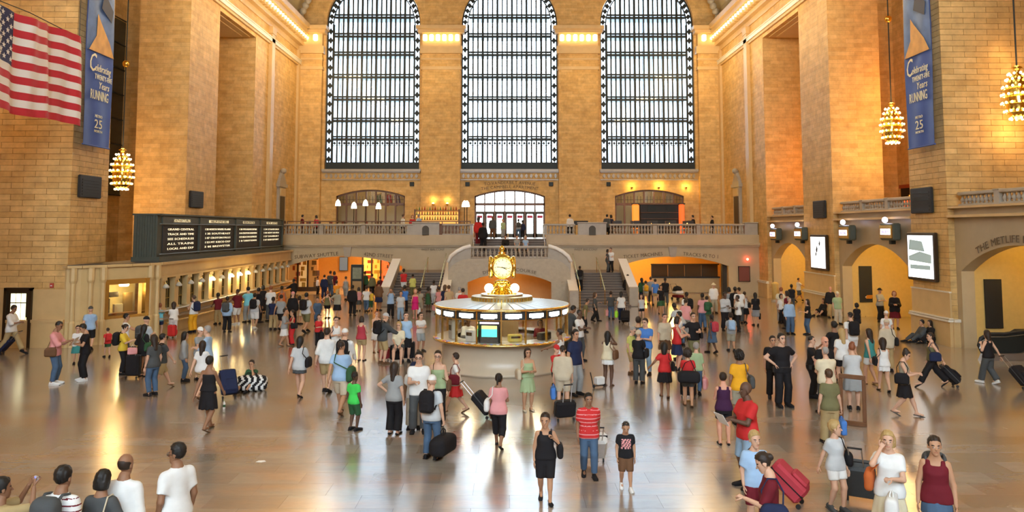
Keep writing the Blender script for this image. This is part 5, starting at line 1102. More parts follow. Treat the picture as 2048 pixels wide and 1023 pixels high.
def shoe_mesh(kind):   # heel at y=-.07, toe y=.2, sole z=0, metres for a 1.7 m person
    if kind in SHOE: return SHOE[kind]
    mb = MB()
    def ring(y, w_, z0, z1, n=8): return [(w_*math.cos(a), y, (z0+z1)/2+(z1-z0)/2*math.sin(a)) for a in [2*math.pi*i/n for i in range(n)]]
    if kind == 'shoe': S = [(-.085,.02,.01,.06),(-.075,.036,.0,.085),(-.03,.04,0,.105),(.02,.042,0,.095),(.08,.047,0,.072),(.14,.05,0,.06),(.18,.04,.002,.05),(.2,.018,.008,.035)]
    elif kind == 'boot': S = [(-.085,.02,.01,.08),(-.075,.045,.0,.14),(-.02,.05,0,.15),(.03,.048,0,.11),(.08,.05,0,.085),(.14,.052,0,.07),(.18,.042,.002,.055),(.2,.02,.008,.035)]
    elif kind == 'flat': S = [(-.08,.02,.0,.03),(-.07,.034,.0,.055),(-.02,.034,0,.045),(.04,.036,0,.04),(.09,.042,0,.048),(.14,.043,0,.046),(.175,.032,0,.038),(.19,.012,.004,.02)]
    else: S = [(-.085,.02,0,.014),(-.07,.036,0,.018),(0,.036,0,.018),(.08,.044,0,.018),(.15,.044,0,.018),(.19,.02,0,.014)]
    V = []; 
    for y, w_, z0, z1 in S: V += ring(y, w_, z0, z1)
    k = len(S); fs = [(8*i+j,8*i+(j+1)%8,8*i+8+(j+1)%8,8*i+8+j) for i in range(k-1) for j in range(8)]+[tuple(range(7,-1,-1)), tuple(8*(k-1)+j for j in range(8))]
    mb.add(V, [f[::-1] for f in fs])
    if kind == 'sandal': mb.tube([(-.045,.06,.012),(-.02,.085,.06),(.0,.1,.064),(.02,.085,.06),(.045,.06,.012)], .008, 5)
    if kind in ('shoe','boot'): mb.box(-.044,.044,-.08,.17,-.002,.012)
    SHOE[kind] = mesh('shoe', mb, [None], True); return SHOE[kind]
SKIN = {'l':(.62,.37,.25),'t':(.48,.26,.15),'b':(.27,.135,.075),'d':(.115,.058,.035),'r':(.66,.33,.22)}
CL = {'white':(.72,.72,.70),'cream':(.68,.6,.42),'black':(.014,.013,.015),'grey':(.3,.31,.31),'lgrey':(.5,.52,.53),'dgrey':(.07,.075,.078),'navy':(.018,.025,.065),'blue':(.07,.2,.55),'lblue':(.33,.48,.68),'denim':(.07,.12,.2),'ldenim':(.25,.36,.48),
      'red':(.55,.03,.03),'crimson':(.45,.05,.07),'maroon':(.14,.012,.02),'pink':(.68,.3,.3),'magenta':(.62,.02,.16),'orange':(.75,.28,.03),'yellow':(.72,.5,.05),'amber':(.78,.38,.02),'green':(.06,.62,.1),'dgreen':(.035,.1,.045),'lime':(.35,.75,.05),'olive':(.16,.15,.07),'sage':(.35,.45,.25),
      'khaki':(.42,.31,.15),'tan':(.5,.36,.2),'beige':(.55,.47,.34),'brown':(.14,.07,.035),'purple':(.05,.015,.05),'teal':(.05,.25,.24),'cyan':(.2,.6,.72),'stone':(.34,.31,.23),'yellowgreen':(.55,.55,.15),'rust':(.5,.12,.03),'silver':(.4,.4,.42),'plaid':(.4,.47,.52)}
HC_ = {'black':(.01,.008,.007),'dark':(.025,.014,.009),'brown':(.08,.04,.02),'blond':(.42,.28,.11),'grey':(.3,.28,.26),'red':(.25,.08,.03),'white':(.6,.58,.55)}
def cm(c): return mat('cloth_'+c, CL[c], .8, noise=.12, nscale=9, spec=.2)
def hm_(c): return mat('hair_'+c, HC_[c], .55, noise=.3, nscale=30, spec=.4)
def kmat(c): return mat('skin_'+c, SKIN[c], .55, spec=.35)
M_EYEW, M_EYE = mat('eye_white', (.36,.33,.3), .4), mat('eye_dark', (.02,.012,.01), .3)
def lipm(c): return mat('lips_'+c, tuple(a*b for a, b in zip(SKIN[c], (.85,.55,.55))), .5)
PNAME = {'white':'white','cream':'cream','black':'black','grey':'grey','lgrey':'light grey','dgrey':'dark grey','navy':'navy','blue':'blue','lblue':'light blue','denim':'denim','ldenim':'pale denim','red':'red','crimson':'crimson','maroon':'maroon','pink':'pink','magenta':'magenta','orange':'orange','yellow':'yellow','amber':'orange','green':'bright green','dgreen':'dark green','lime':'lime','olive':'olive','sage':'pale green','khaki':'khaki','tan':'tan','beige':'beige','brown':'brown','purple':'dark purple','teal':'teal','cyan':'turquoise','stone':'stone grey','yellowgreen':'yellow-green','rust':'rust','silver':'silver','plaid':'plaid'}
def to_mesh(name, V, Q, mats, mi=None):
    me = bpy.data.meshes.new(name); nv, nq = len(V), len(Q)
    me.vertices.add(nv); me.vertices.foreach_set('co', np.asarray(V, f4).ravel())
    me.loops.add(nq*4); me.loops.foreach_set('vertex_index', np.asarray(Q, np.int32).ravel())
    me.polygons.add(nq); me.polygons.foreach_set('loop_start', np.arange(0, nq*4, 4, dtype=np.int32))
    for m in mats: me.materials.append(m)
    if mi is not None: me.polygons.foreach_set('material_index', np.asarray(mi, np.int32))
    me.polygons.foreach_set('use_smooth', np.ones(nq, bool)); me.update(calc_edges=True); return me
# hand targets in body heights: (x outward, y forward, z), elbow pole (x outward, y, z), grip
ARMS = {'down':((.135,.03,.475),(.5,-1,0),'relax'), 'hold':((.03,.19,.66),(.6,-.3,-1),'grip'), 'hip':((.125,.03,.585),(1,-.35,0),'relax'), 'face':((.05,.1,.875),(.5,.3,-1),'grip'),
        'reach':((.12,.27,.63),(.4,-.3,-1),'grip'), 'pull':((.165,-.15,.485),(.5,-1,.2),'grip'), 'strap':((.09,.07,.745),(.6,-.2,-1),'grip'), 'cross':((-.05,.12,.645),(1,-.1,-.6),'relax'),
        'cam':((.045,.2,.9),(.7,.1,-1),'grip'), 'wide':((.27,.06,.56),(.3,-1,-.2),'relax'), 'fwd':((.13,.16,.5),(.3,-1,0),'relax'), 'back':((.135,-.12,.49),(.3,-1,.3),'relax'), 'carry':((.155,.02,.46),(.5,-1,0),'grip'), 'lap':((.05,.2,.56),(.8,-.4,-.6),'relax'), 'book':((.05,.21,.68),(.6,-.3,-1),'grip')}
NPEOPLE = 0
def person(x, y, z0, H, face, sex, hair, skin, top, bottom, pose='stand', arms=('down','down'), shoes='shoe.black', head=(0,0), lean=0., label='', build=1.0, seat=0., stride=.0, glasses=False):
    """top = 'tee.white' etc.; bottom = 'trousers.black' etc.; everything in metres, built facing +y then turned"""
    global NPEOPLE; NPEOPLE += 1
    s = H; Yd = max(y, 8.); px = Yd/F; lod = 0 if Yd < 19 else (1 if Yd < 30 else 2)
    h = min(.041, max(.0165, 1.5*px)); kid = H < 1.45; hs = (.144 if not kid else .168)*s   # head height
    fem = sex in 'wg'; shw = (.086 if fem else .1)*s*(build*.5+.5); hpw = .052*s
    hipz = .515*s; seated = pose in ('sit', 'floor')
    if pose == 'sit': hipz = seat+.07
    if pose == 'floor': hipz = .11
    R_ = rotm('X', -lean); hip = np.array((0,0,hipz))
    def B(p):   # body-space (torso frame, heights in body heights) -> local
        q = np.array(p, float)*s; q[2] -= .515*s; return hip+R_@q
    # legs
    L1, L2 = .235*s, .235*s; feet = []; knees = []; hips = []
    for i, sg in ((0,-1), (1,1)):
        hp = hip+np.array((sg*hpw,0,-.01*s))
        if pose == 'sit': ft = np.array((sg*.075*s, .27*s+.03*i, .045*s)); pole = (sg*.15,1,.6)
        elif pose == 'floor': ft = np.array((sg*.07*s, .33*s+.1*i, .05*s)); pole = (sg*.35,.1,1)
        else:
            st = stride*(1 if i == 0 else -1); ft = np.array((sg*(.058 if stride else .07)*s*(1 if not fem else .85), st*.26*s, .045*s+max(0,-st)*.075*s)); pole = (sg*.12,1,0)
        kn, ft = ik(hp, ft, L1, L2, pole); hips.append(hp); knees.append(kn); feet.append(ft)
    # arms
    sh = [B((-shw/s,-.004,.786)), B((shw/s,-.004,.786))]; elb = []; wr = []; grips = []
    for i, sg in ((0,-1), (1,1)):
        tgt, pole, gr = ARMS[arms[i]]
        if seated and arms[i] == 'down': tgt, pole, gr = ARMS['lap']
        c = B((sg*tgt[0], tgt[1], tgt[2])); e_, c = ik(sh[i], c, .172*s, .15*s, R_@np.array((sg*pole[0], pole[1], pole[2]))); elb.append(e_); wr.append(c); grips.append(gr)
    neck = B((0,-.005,.825)); hb = B((0,.012,.853)); hdR = R_@rotm('Z', -R(head[0]))@rotm('X', -R(head[1]))
    pts = np.array([*hips, *knees, *feet, *sh, *elb, *wr, hb]); lo, hi = pts.min(0)-.13*s, pts.max(0)+.13*s; lo[2] = max(lo[2], -.01)
    bk, bn = bottom.split('.'); tk, tn = top.split('.'); tn, tn2 = (tn.split('~')+[None])[:2]
    tn, tn3 = (tn.split('^')+[None])[:2]
    if bk in ('skirt','dress','longskirt') or tk == 'dress': lo[:2] -= .05*s; hi[:2] += .05*s
    G = Grid(lo, hi, h)
    b_ = build
    prof = [(-.065,.075*b_,.06*b_,-.005),(0,.093*b_,.07*b_,-.006),(.06,.088*b_,.063*b_,0),(.12,(.073 if fem else .08)*b_,.055*b_+(.012 if b_>1.12 else 0),.004*b_),(.2,(.081 if fem else .09)*b_,(.066 if fem else .062)*b_,.008),(.245,(.088 if fem else .101),.056,0),(.27,(.08 if fem else .09),.047,-.006),(.295,.064,.039,-.008),(.315,.047,.034,-.007),(.335,.034,.031,-.004),(.35,.03,.029,0)]
    prof = [(p[0]*s,p[1]*s,p[2]*s,p[3]*s) for p in prof]; up, fr = R_@np.array((0,0,1.)), R_@np.array((0,1.,0))
    torso, tt = G.loft(hip, up, fr, prof)
    thin = .93 if fem else 1.
    th = [G.cone(hips[i], knees[i], .052*s*b_**.7, .034*s) for i in (0,1)]; sn = [G.cone(knees[i], feet[i], .034*s, .021*s) for i in (0,1)]
    calf = [G.cone(knees[i]*.75+feet[i]*.25+np.array((0,-.008*s,0)), knees[i]*.5+feet[i]*.5, .031*s, .027*s)[0] for i in (0,1)]
    ua = [G.cone(sh[i], elb[i], .03*s*thin*b_**.6, .0245*s*thin) for i in (0,1)]; fa_ = [G.cone(elb[i], wr[i], .0245*s*thin, .0165*s*thin) for i in (0,1)]
    ft_ = [G.cone(feet[i]+np.array((0,-.015*s,-.018*s)), feet[i]+np.array((0,.085*s,-.03*s)), .022*s, .016*s)[0] for i in (0,1)]
    legs = [smin(smin(th[i][0], sn[i][0], .02*s), calf[i], .02*s) for i in (0,1)]
    nk = G.cone(neck, hb+np.array((0,0,.02*s)), .033*s*thin, .03*s*thin)[0]
    body = torso
    for i in (0,1): body = smin(body, smin(legs[i], ft_[i], .015*s), .025*s); body = smin(body, smin(ua[i][0], fa_[i][0], .012*s), .022*s)
    body = smin(body, nk, .03*s)
    V, Q = surfnet(body, G.o, h); Q = list(Q.tolist()); mi = [0]*len(Q); V = [V]; nv = len(V[0])
    # head
    Vh, Qh, mh = HEADS[lod]; sc = hs*np.array((1.0, .98, 1.06)); V.append((hdR@(Vh*sc).T).T+hb-np.array((0,0,0))+hdR@np.array((0,-.0,-.0))); Q += (Qh+nv).tolist(); mi += mh.tolist(); nv += len(Vh)
    # hands
    for i, sg in ((0,-1), (1,1)):
        d = wr[i]-elb[i]; d /= np.linalg.norm(d); zax = -d; inn = np.array((-sg,.25,0.)) if arms[i] in ('down','carry','pull','back','fwd','wide') else np.array((-sg*.3,0,-1.)) if abs(d[2]) < .8 else np.array((0,1.,0))
        yax = inn-zax*(inn@zax); yax /= np.linalg.norm(yax); xax = np.cross(yax, zax); tflip = 1 if (xax@np.array((0,1,0.2))) >= 0 else -1
        M_ = np.stack([xax*tflip, yax, zax], 1); Vm, Qm = HANDS[grips[i]]; k = s/1.72*(1.0 if not kid else 1.05); V.append((M_@(Vm*k).T).T+wr[i])
        Qn = (Qm if tflip > 0 else Qm[:, ::-1])+nv; Q += Qn.tolist(); mi += [0]*len(Qn); nv += len(Vm)
    V = np.concatenate(V)
    root = bpy.data.objects.new('person', to_mesh('person', V, Q, [kmat(skin), lipm(skin), M_EYEW, M_EYE], mi)); COL.objects.link(root)
    root.location = (x, y, z0); root.rotation_euler = (0, 0, -R(face)); tag(root, label, 'person', 'people in the concourse')
    # ---- clothes
    off = .012*s if lod < 2 else .015*s; parts = []
    def arm_sleeve(frac, o):   # frac 1 = elbow, 2 = wrist
        r_ = []
        for i in (0,1):
            d = np.maximum(ua[i][0]-o*(.55+.6*np.clip(ua[i][1],0,1)), (ua[i][1]-min(frac,1))*.172*s) if frac < 1 else ua[i][0]-o*(.6+.5*np.clip(ua[i][1],0,1))
            if frac > 1: d = smin(d, np.maximum(fa_[i][0]-o*1.1, (fa_[i][1]-(frac-1))*.15*s), .012*s)
            r_.append(d)
        return r_
    SLV = {'tee':.62,'polo':.68,'shirt':1.95,'jacket':1.96,'blouse':.95,'rolled':1.3,'tank':0,'strap':0,'dress':0,'dresst':.55,'jersey':.75,'vest':.62}
    HEM = {'tee':-.048,'polo':-.05,'shirt':-.03,'jacket':-.07,'blouse':-.04,'rolled':-.06,'tank':-.03,'strap':-.02,'dress':.02,'dresst':.02,'jersey':-.06,'vest':-.02}
    TOP = {'tank':.262,'strap':.235,'dress':.25}
    lo_ = (1.5 if tk in ('jacket','rolled','jersey','shirt') else 1.0)
    fld = torso-off*(.55+lo_*np.clip((.27*s-tt)/(.2*s),0,1)*.9)
    if not seated:
        for i in (0,1): fld = smin(fld, th[i][0]-off*1.5, .03*s)
    slv = SLV[tk]
    if slv: 
        for q in arm_sleeve(slv, off*(1.5 if tk in ('jacket','jersey') else 1)): fld = smin(fld, q, .045*s)
    tz = TOP.get(tk, .322 if tk in ('polo','shirt','jacket','rolled') else .308)*s; fld = np.maximum(fld, np.maximum(tt-tz, (HEM[tk] if not seated else .0)*s-tt))
    if tk == 'tank': 
        fld2 = torso-off*1.1; strapm = np.abs(np.abs(G.x)-.055*s)-.018*s; fld = np.minimum(fld, np.maximum(np.maximum(fld2, tt-.3*s), np.maximum(strapm, .2*s-tt)))
    if tk not in ('dress','dresst') or True: parts.append(('top' if tk not in ('jacket','dress','dresst') else ('jacket' if tk == 'jacket' else 'bodice'), fld, cm(tn)))
    if bk in ('trousers','jeans','capri','shorts','longshorts','wide'):
        cut = {'trousers':1.93,'jeans':1.93,'wide':1.95,'capri':1.5,'shorts':.62,'longshorts':1.0}[bk]; o = off*{'trousers':1.15,'jeans':.9,'wide':1.6,'capri':1.0,'shorts':1.5,'longshorts':1.7}[bk]
        d = np.maximum(torso-off*.8, tt-.075*s)
        for i in (0,1):
            fl_ = th[i][0]-o
            if cut <= 1: fl_ = np.maximum(fl_, (th[i][1]-cut)*.235*s)
            else:
                wdn = .012*s if bk in ('wide','trousers') else .004*s
                lw = smin(sn[i][0]-o*1.0-wdn*np.clip(sn[i][1],0,1)*1.6, calf[i]-o, .02*s); fl_ = smin(fl_, np.maximum(lw, (sn[i][1]-(cut-1))*.235*s), .02*s)
            d = smin(d, fl_, .015*s)
        parts.append((bk if bk not in ('longshorts','wide') else ('shorts' if bk == 'longshorts' else 'trousers'), d, cm(bn)))
    else:   # skirts: flared loft from the waist to the hem
        hem = {'skirt':.29,'miniskirt':.4,'longskirt':.09,'dress':.3}[bk]*s; Lw = .075*s
        zb = hem-hipz; fl = {'skirt':.145,'miniskirt':.118,'longskirt':.16,'dress':.13}[bk]*s*b_**.5; kf = np.mean(knees, 0)
        if not seated:
            rip = lambda r_: r_
            d, _ = G.loft(hip, (0,0,1.), (0,1.,0), [(zb, fl, fl*.8, 0), (zb*.5, (fl+.105*s*b_)/2*1.03, (fl+.105*s*b_)/2*.78, 0), (0, .104*s*b_, .08*s*b_, -.004*s), (.06*s, .096*s*b_, .071*s*b_, 0), (Lw, .09*s*b_, .066*s*b_, 0)])
            ang = np.arctan2(G.y, G.x); d = d-.006*s*np.sin(ang*9)*np.clip((hipz-G.z)/(.2*s), 0, 1)
        else:
            d = np.maximum(torso-off, tt-.07*s)
            for i in (0,1): d = smin(d, th[i][0]-off*1.6, .05*s)
        parts.append(('skirt', d, cm(bn)))
    for nm, d, m in parts:
        Vp, Qp = surfnet(d, G.o, h)
        if not len(Qp): continue
        mi2 = None; ms = [m]
        if (tn2 or tn3) and nm in ('top','jacket'):
            C = Vp[Qp].mean(1); ms = [m, cm(tn2 or tn3)]
            mi2 = (np.mod(C[:,2], .07) < .0125) if tn2 else ((np.abs(C[:,0]) < .075*s) & (C[:,1] > .02*s) & (np.abs(C[:,2]-.69*s) < .075*s) & (np.mod(np.floor(C[:,0]*55)+np.floor(C[:,2]*40), 3) > 0))
        ob(nm, to_mesh(nm, Vp, Qp, ms, mi2), None, root)
    # ---- hair, hat
    def hd_obj(name, me, m):
        o = bpy.data.objects.new(name, me); COL.objects.link(o); o.parent = root; o.material_slots[0].link = 'OBJECT'; o.material_slots[0].material = m
        o.matrix_local = Matrix.Translation(Vector(hb)) @ Matrix(hdR.tolist()).to_4x4() @ Matrix.Diagonal((*sc, 1)); return o
    for i, hh in enumerate(hair.split('+')):
        st, c = hh.split('.')
        if st == 'bald': continue
        if st in ('cap','beanie','hat'): hd_obj(st, hair_mesh(st, lod), cm(c))
        else: hd_obj('hair', hair_mesh(st, lod), hm_(c))
    if glasses:
        gb = MB()
        for sg in (-1, 1): gb.tube([(sg*.14+.095*math.cos(t), .40, .485+.075*math.sin(t)) for t in [2*math.pi*i/10 for i in range(11)]], .014, 4, cap=False); gb.tube([(sg*.235,.39,.49),(sg*.36,.0,.5)], .012, 4)
        gb.tube([(-.045,.42,.49),(.045,.42,.49)], .013, 4); o = ob('eyeglasses', gb, M_BLACK, root); o.matrix_local = Matrix.Translation(Vector(hb)) @ Matrix(hdR.tolist()).to_4x4() @ Matrix.Diagonal((*sc, 1))
    # ---- shoes
    sk, sc_n = shoes.split('.')
    if sk != 'bare':
        for i in (0,1):
            o = bpy.data.objects.new('shoe' if sk != 'sandal' else 'sandal', shoe_mesh(sk)); COL.objects.link(o); o.parent = root; o.material_slots[0].link = 'OBJECT'; o.material_slots[0].material = cm(sc_n)
            k = s/1.7*(1.06 if not kid else 1.15); lift = feet[i][2]-.045*s; o.scale = (k,k,k); o.location = (feet[i][0], feet[i][1]+(.01*s if lift < .01 else .0), max(0, feet[i][2]-.045*s)); 
            if lift > .02: o.rotation_euler = (-min(.7, lift/(.1*s)), 0, 0); o.location = (feet[i][0], feet[i][1], feet[i][2]-.05*s)
            o.rotation_euler.z = R(6 if i == 0 else -6)
    root['_w'] = 0; del root['_w']
    return dict(root=root, wr=[np.array(q) for q in wr], sh=[np.array(q) for q in sh], hip=hip, H=s, face=face, loc=np.array((x,y,z0)), R_=R_, B=B, build=b_)
def world(p, q):
    M_ = Matrix.Translation(Vector(p['loc'])) @ Matrix.Rotation(-R(p['face']), 4, 'Z'); return M_ @ Vector(q)
# ---------------------------------------------------------------- bags and luggage (things of their own)
def straps(mb, pts, w_=.012): return mb.tube(pts, w_, 5)
BAGM = {}
def rounded(w_, d, h, b): return MB().chbox(-w_/2, w_/2, -d/2, d/2, 0, h, b)
def backpack(p, c, label, k=1., c2=None):
    s = p['H']; e = empty('backpack', world(p, p['B']((0,-.125,.585))), -R(p['face']), label, 'backpack', 'backpacks'); e.scale = (k*s/1.7,)*3; m = cm(c)
    V, Q = bag_blob('pack'); ob('body', BAGM.setdefault(('pack',c), to_mesh('body', V, Q, [m])), None, e)
    ob('pocket', MB().chbox(-.1,.1,-.15,-.08,.04,.22,.03), cm(c2 or c), e)
    for sg in (-1,1): ob('strap', MB().tube([(sg*.1,.03,.38),(sg*.11,.1,.44),(sg*.115,.2,.42),(sg*.12,.235,.3),(sg*.14,.2,.16),(sg*.15,.06,.06)], .018, 5), m, e)
    return e
def bag_blob(kind):
    if kind in BAGM: return BAGM[kind]
    if kind == 'pack': G = Grid((-.2,-.2,-.03), (.2,.12,.52), .03); d = smin(G.rbox((0,-.02,.2), (.155,.1,.21), .07), G.rbox((0,-.01,.3), (.135,.08,.15), .07), .05)
    elif kind == 'tote': G = Grid((-.25,-.12,-.03), (.25,.12,.42), .03); d = G.rbox((0,0,.15), (.2-.12*(.3-G.z)*0,.075,.15), .05)-.02*np.sin(G.x*14)*np.sin(G.z*11)
    elif kind == 'pouch': G = Grid((-.22,-.1,-.03), (.22,.1,.33), .025); d = smin(G.rbox((0,0,.12), (.17,.06,.12), .05), G.rbox((0,0,.2), (.13,.045,.08), .04), .04)
    elif kind == 'duffel': G = Grid((-.4,-.22,-.03), (.4,.22,.42), .03); d = smin(G.rbox((0,0,.18), (.35,.17,.17), .1), G.rbox((0,0,.24), (.25,.13,.13), .08), .05)
    BAGM[kind] = surfnet(d, G.o, G.h); return BAGM[kind]
def bag(p, kind, c, label, side=1, low=.42, cross=False, name=None, k=1.):
    """shoulder bag at the hip: pouch with a strap over the shoulder"""
    s = p['H']; sx = side*(.135*p['build']+.02); m = cm(c); V, Q = bag_blob(kind)
    e = empty(name or 'shoulder_bag', world(p, p['B']((sx, -.01, low))), -R(p['face'])+R(90), label, 'bag', 'shoulder bags'); e.scale = (k*s/1.7,)*3
    ob('pouch', BAGM.setdefault((kind,c), to_mesh('pouch', V, Q, [m])), None, e); hz = (.815-low)*1.7/k; ix = side*(.04 if not cross else .24)/k*1.0
    # local x = body forward, local y = body outward-left -> strap up to the shoulder
    so = -side*0.0
    tx = lambda lat: (-(lat)*1.7/k+sx*1.7/k)    # body-x to local y
    la = side*.075 if not cross else -side*.06
    ob('strap', MB().tube([(.1,0,.22),(.13,tx(la),hz*.75),(.05,tx(la),hz+.02),(-.05,tx(la),hz+.02),(-.13,tx(la),hz*.75),(-.1,0,.22)], .011, 5), m, e)
    return e
def held(p, kind, c, label, side=1, name='tote_bag', drop=.36, k=1.):
    w_ = world(p, p['wr'][0 if side < 0 else 1]+np.array((0,.0,-.09*p['H']))); s = p['H']; V, Q = bag_blob(kind); m = cm(c)
    z = max(p['loc'][2]+.03, w_.z-drop*k); e = empty(name, (w_.x, w_.y, z), -R(p['face'])+R(90), label, 'bag', 'hand-held bags'); e.scale = (k,k,k)
    ob('pouch', BAGM.setdefault((kind,c), to_mesh('pouch', V, Q, [m])), None, e); top = (w_.z-z)/k
    for dy in (-.02,.02): ob('handle', MB().tube([(-.1,dy,.26),(-.06,dy,top*.9),(0,dy*.3,top),(.06,dy,top*.9),(.1,dy,.26)], .01, 5), m, e)
    return e
def suitcase(x, y, rz, c, label, tilt=0., hand=None, w_=.42, h=.62, d=.25, z=0., hx=.0):
    """rolling case; tilt leans it back about its wheels (handle towards local +y)"""
    e = empty('suitcase', (x, y, z), rz, label, 'suitcase', 'rolling luggage'); m = cm(c); T = Matrix.Translation((0,0,.04)) @ Matrix.Rotation(-tilt, 4, 'X')
    ob('body', MB().chbox(-w_/2,w_/2,-d+.02,.02,.04,h,.045).xf(T), m, e); ob('front_pocket', MB().chbox(-w_*.4,w_*.4,-d-.04,-d+.03,.1,h*.6,.03).xf(T), m, e)
    ob('trim', MB().box(-w_/2-.004,w_/2+.004,-d*.5-.01,-d*.5+.01,.04,h+.004).xf(T), cm('dgrey' if c == 'black' else 'black'), e)
    L_ = .42 if tilt else .25
    for sg in (-1,1): ob('handle_tube', MB().tube([(sg*.1,-.03,h-.05),(sg*.1,-.03,h+L_)], .01, 5).xf(T), M_STEEL, e)
    ob('grip', MB().tube([(-.11,-.03,h+L_),(.11,-.03,h+L_)], .016, 6).xf(T), M_BLACK, e)
    for sg in (-1,1): ob('wheel', MB().lathe([(.0,-.015),(.04,-.015),(.04,.015),(0,.015)], 10).xf(Matrix.Translation((sg*w_*.4,0,.04)) @ Matrix.Rotation(math.pi/2, 4, 'Y')), M_BLACK, e)
    return e
M_STEEL = mat('luggage_steel', (.5,.5,.5), .3, .9)
def pulled(p, c, label, side=1, tilt=.75, **k):
    """a case dragged behind the person: wheels on the floor, handle in the hand"""
    hnd = world(p, p['wr'][0 if side < 0 else 1]+np.array((0,0,-.08*p['H']))); L_ = k.get('h',.62)+.42; bx_ = math.sin(tilt)*L_
    a = -R(p['face']); fx, fy = -math.sin(a), math.cos(a)
    return suitcase(hnd.x-fx*bx_, hnd.y-fy*bx_, a, c, label, tilt, z=p['loc'][2], **k)
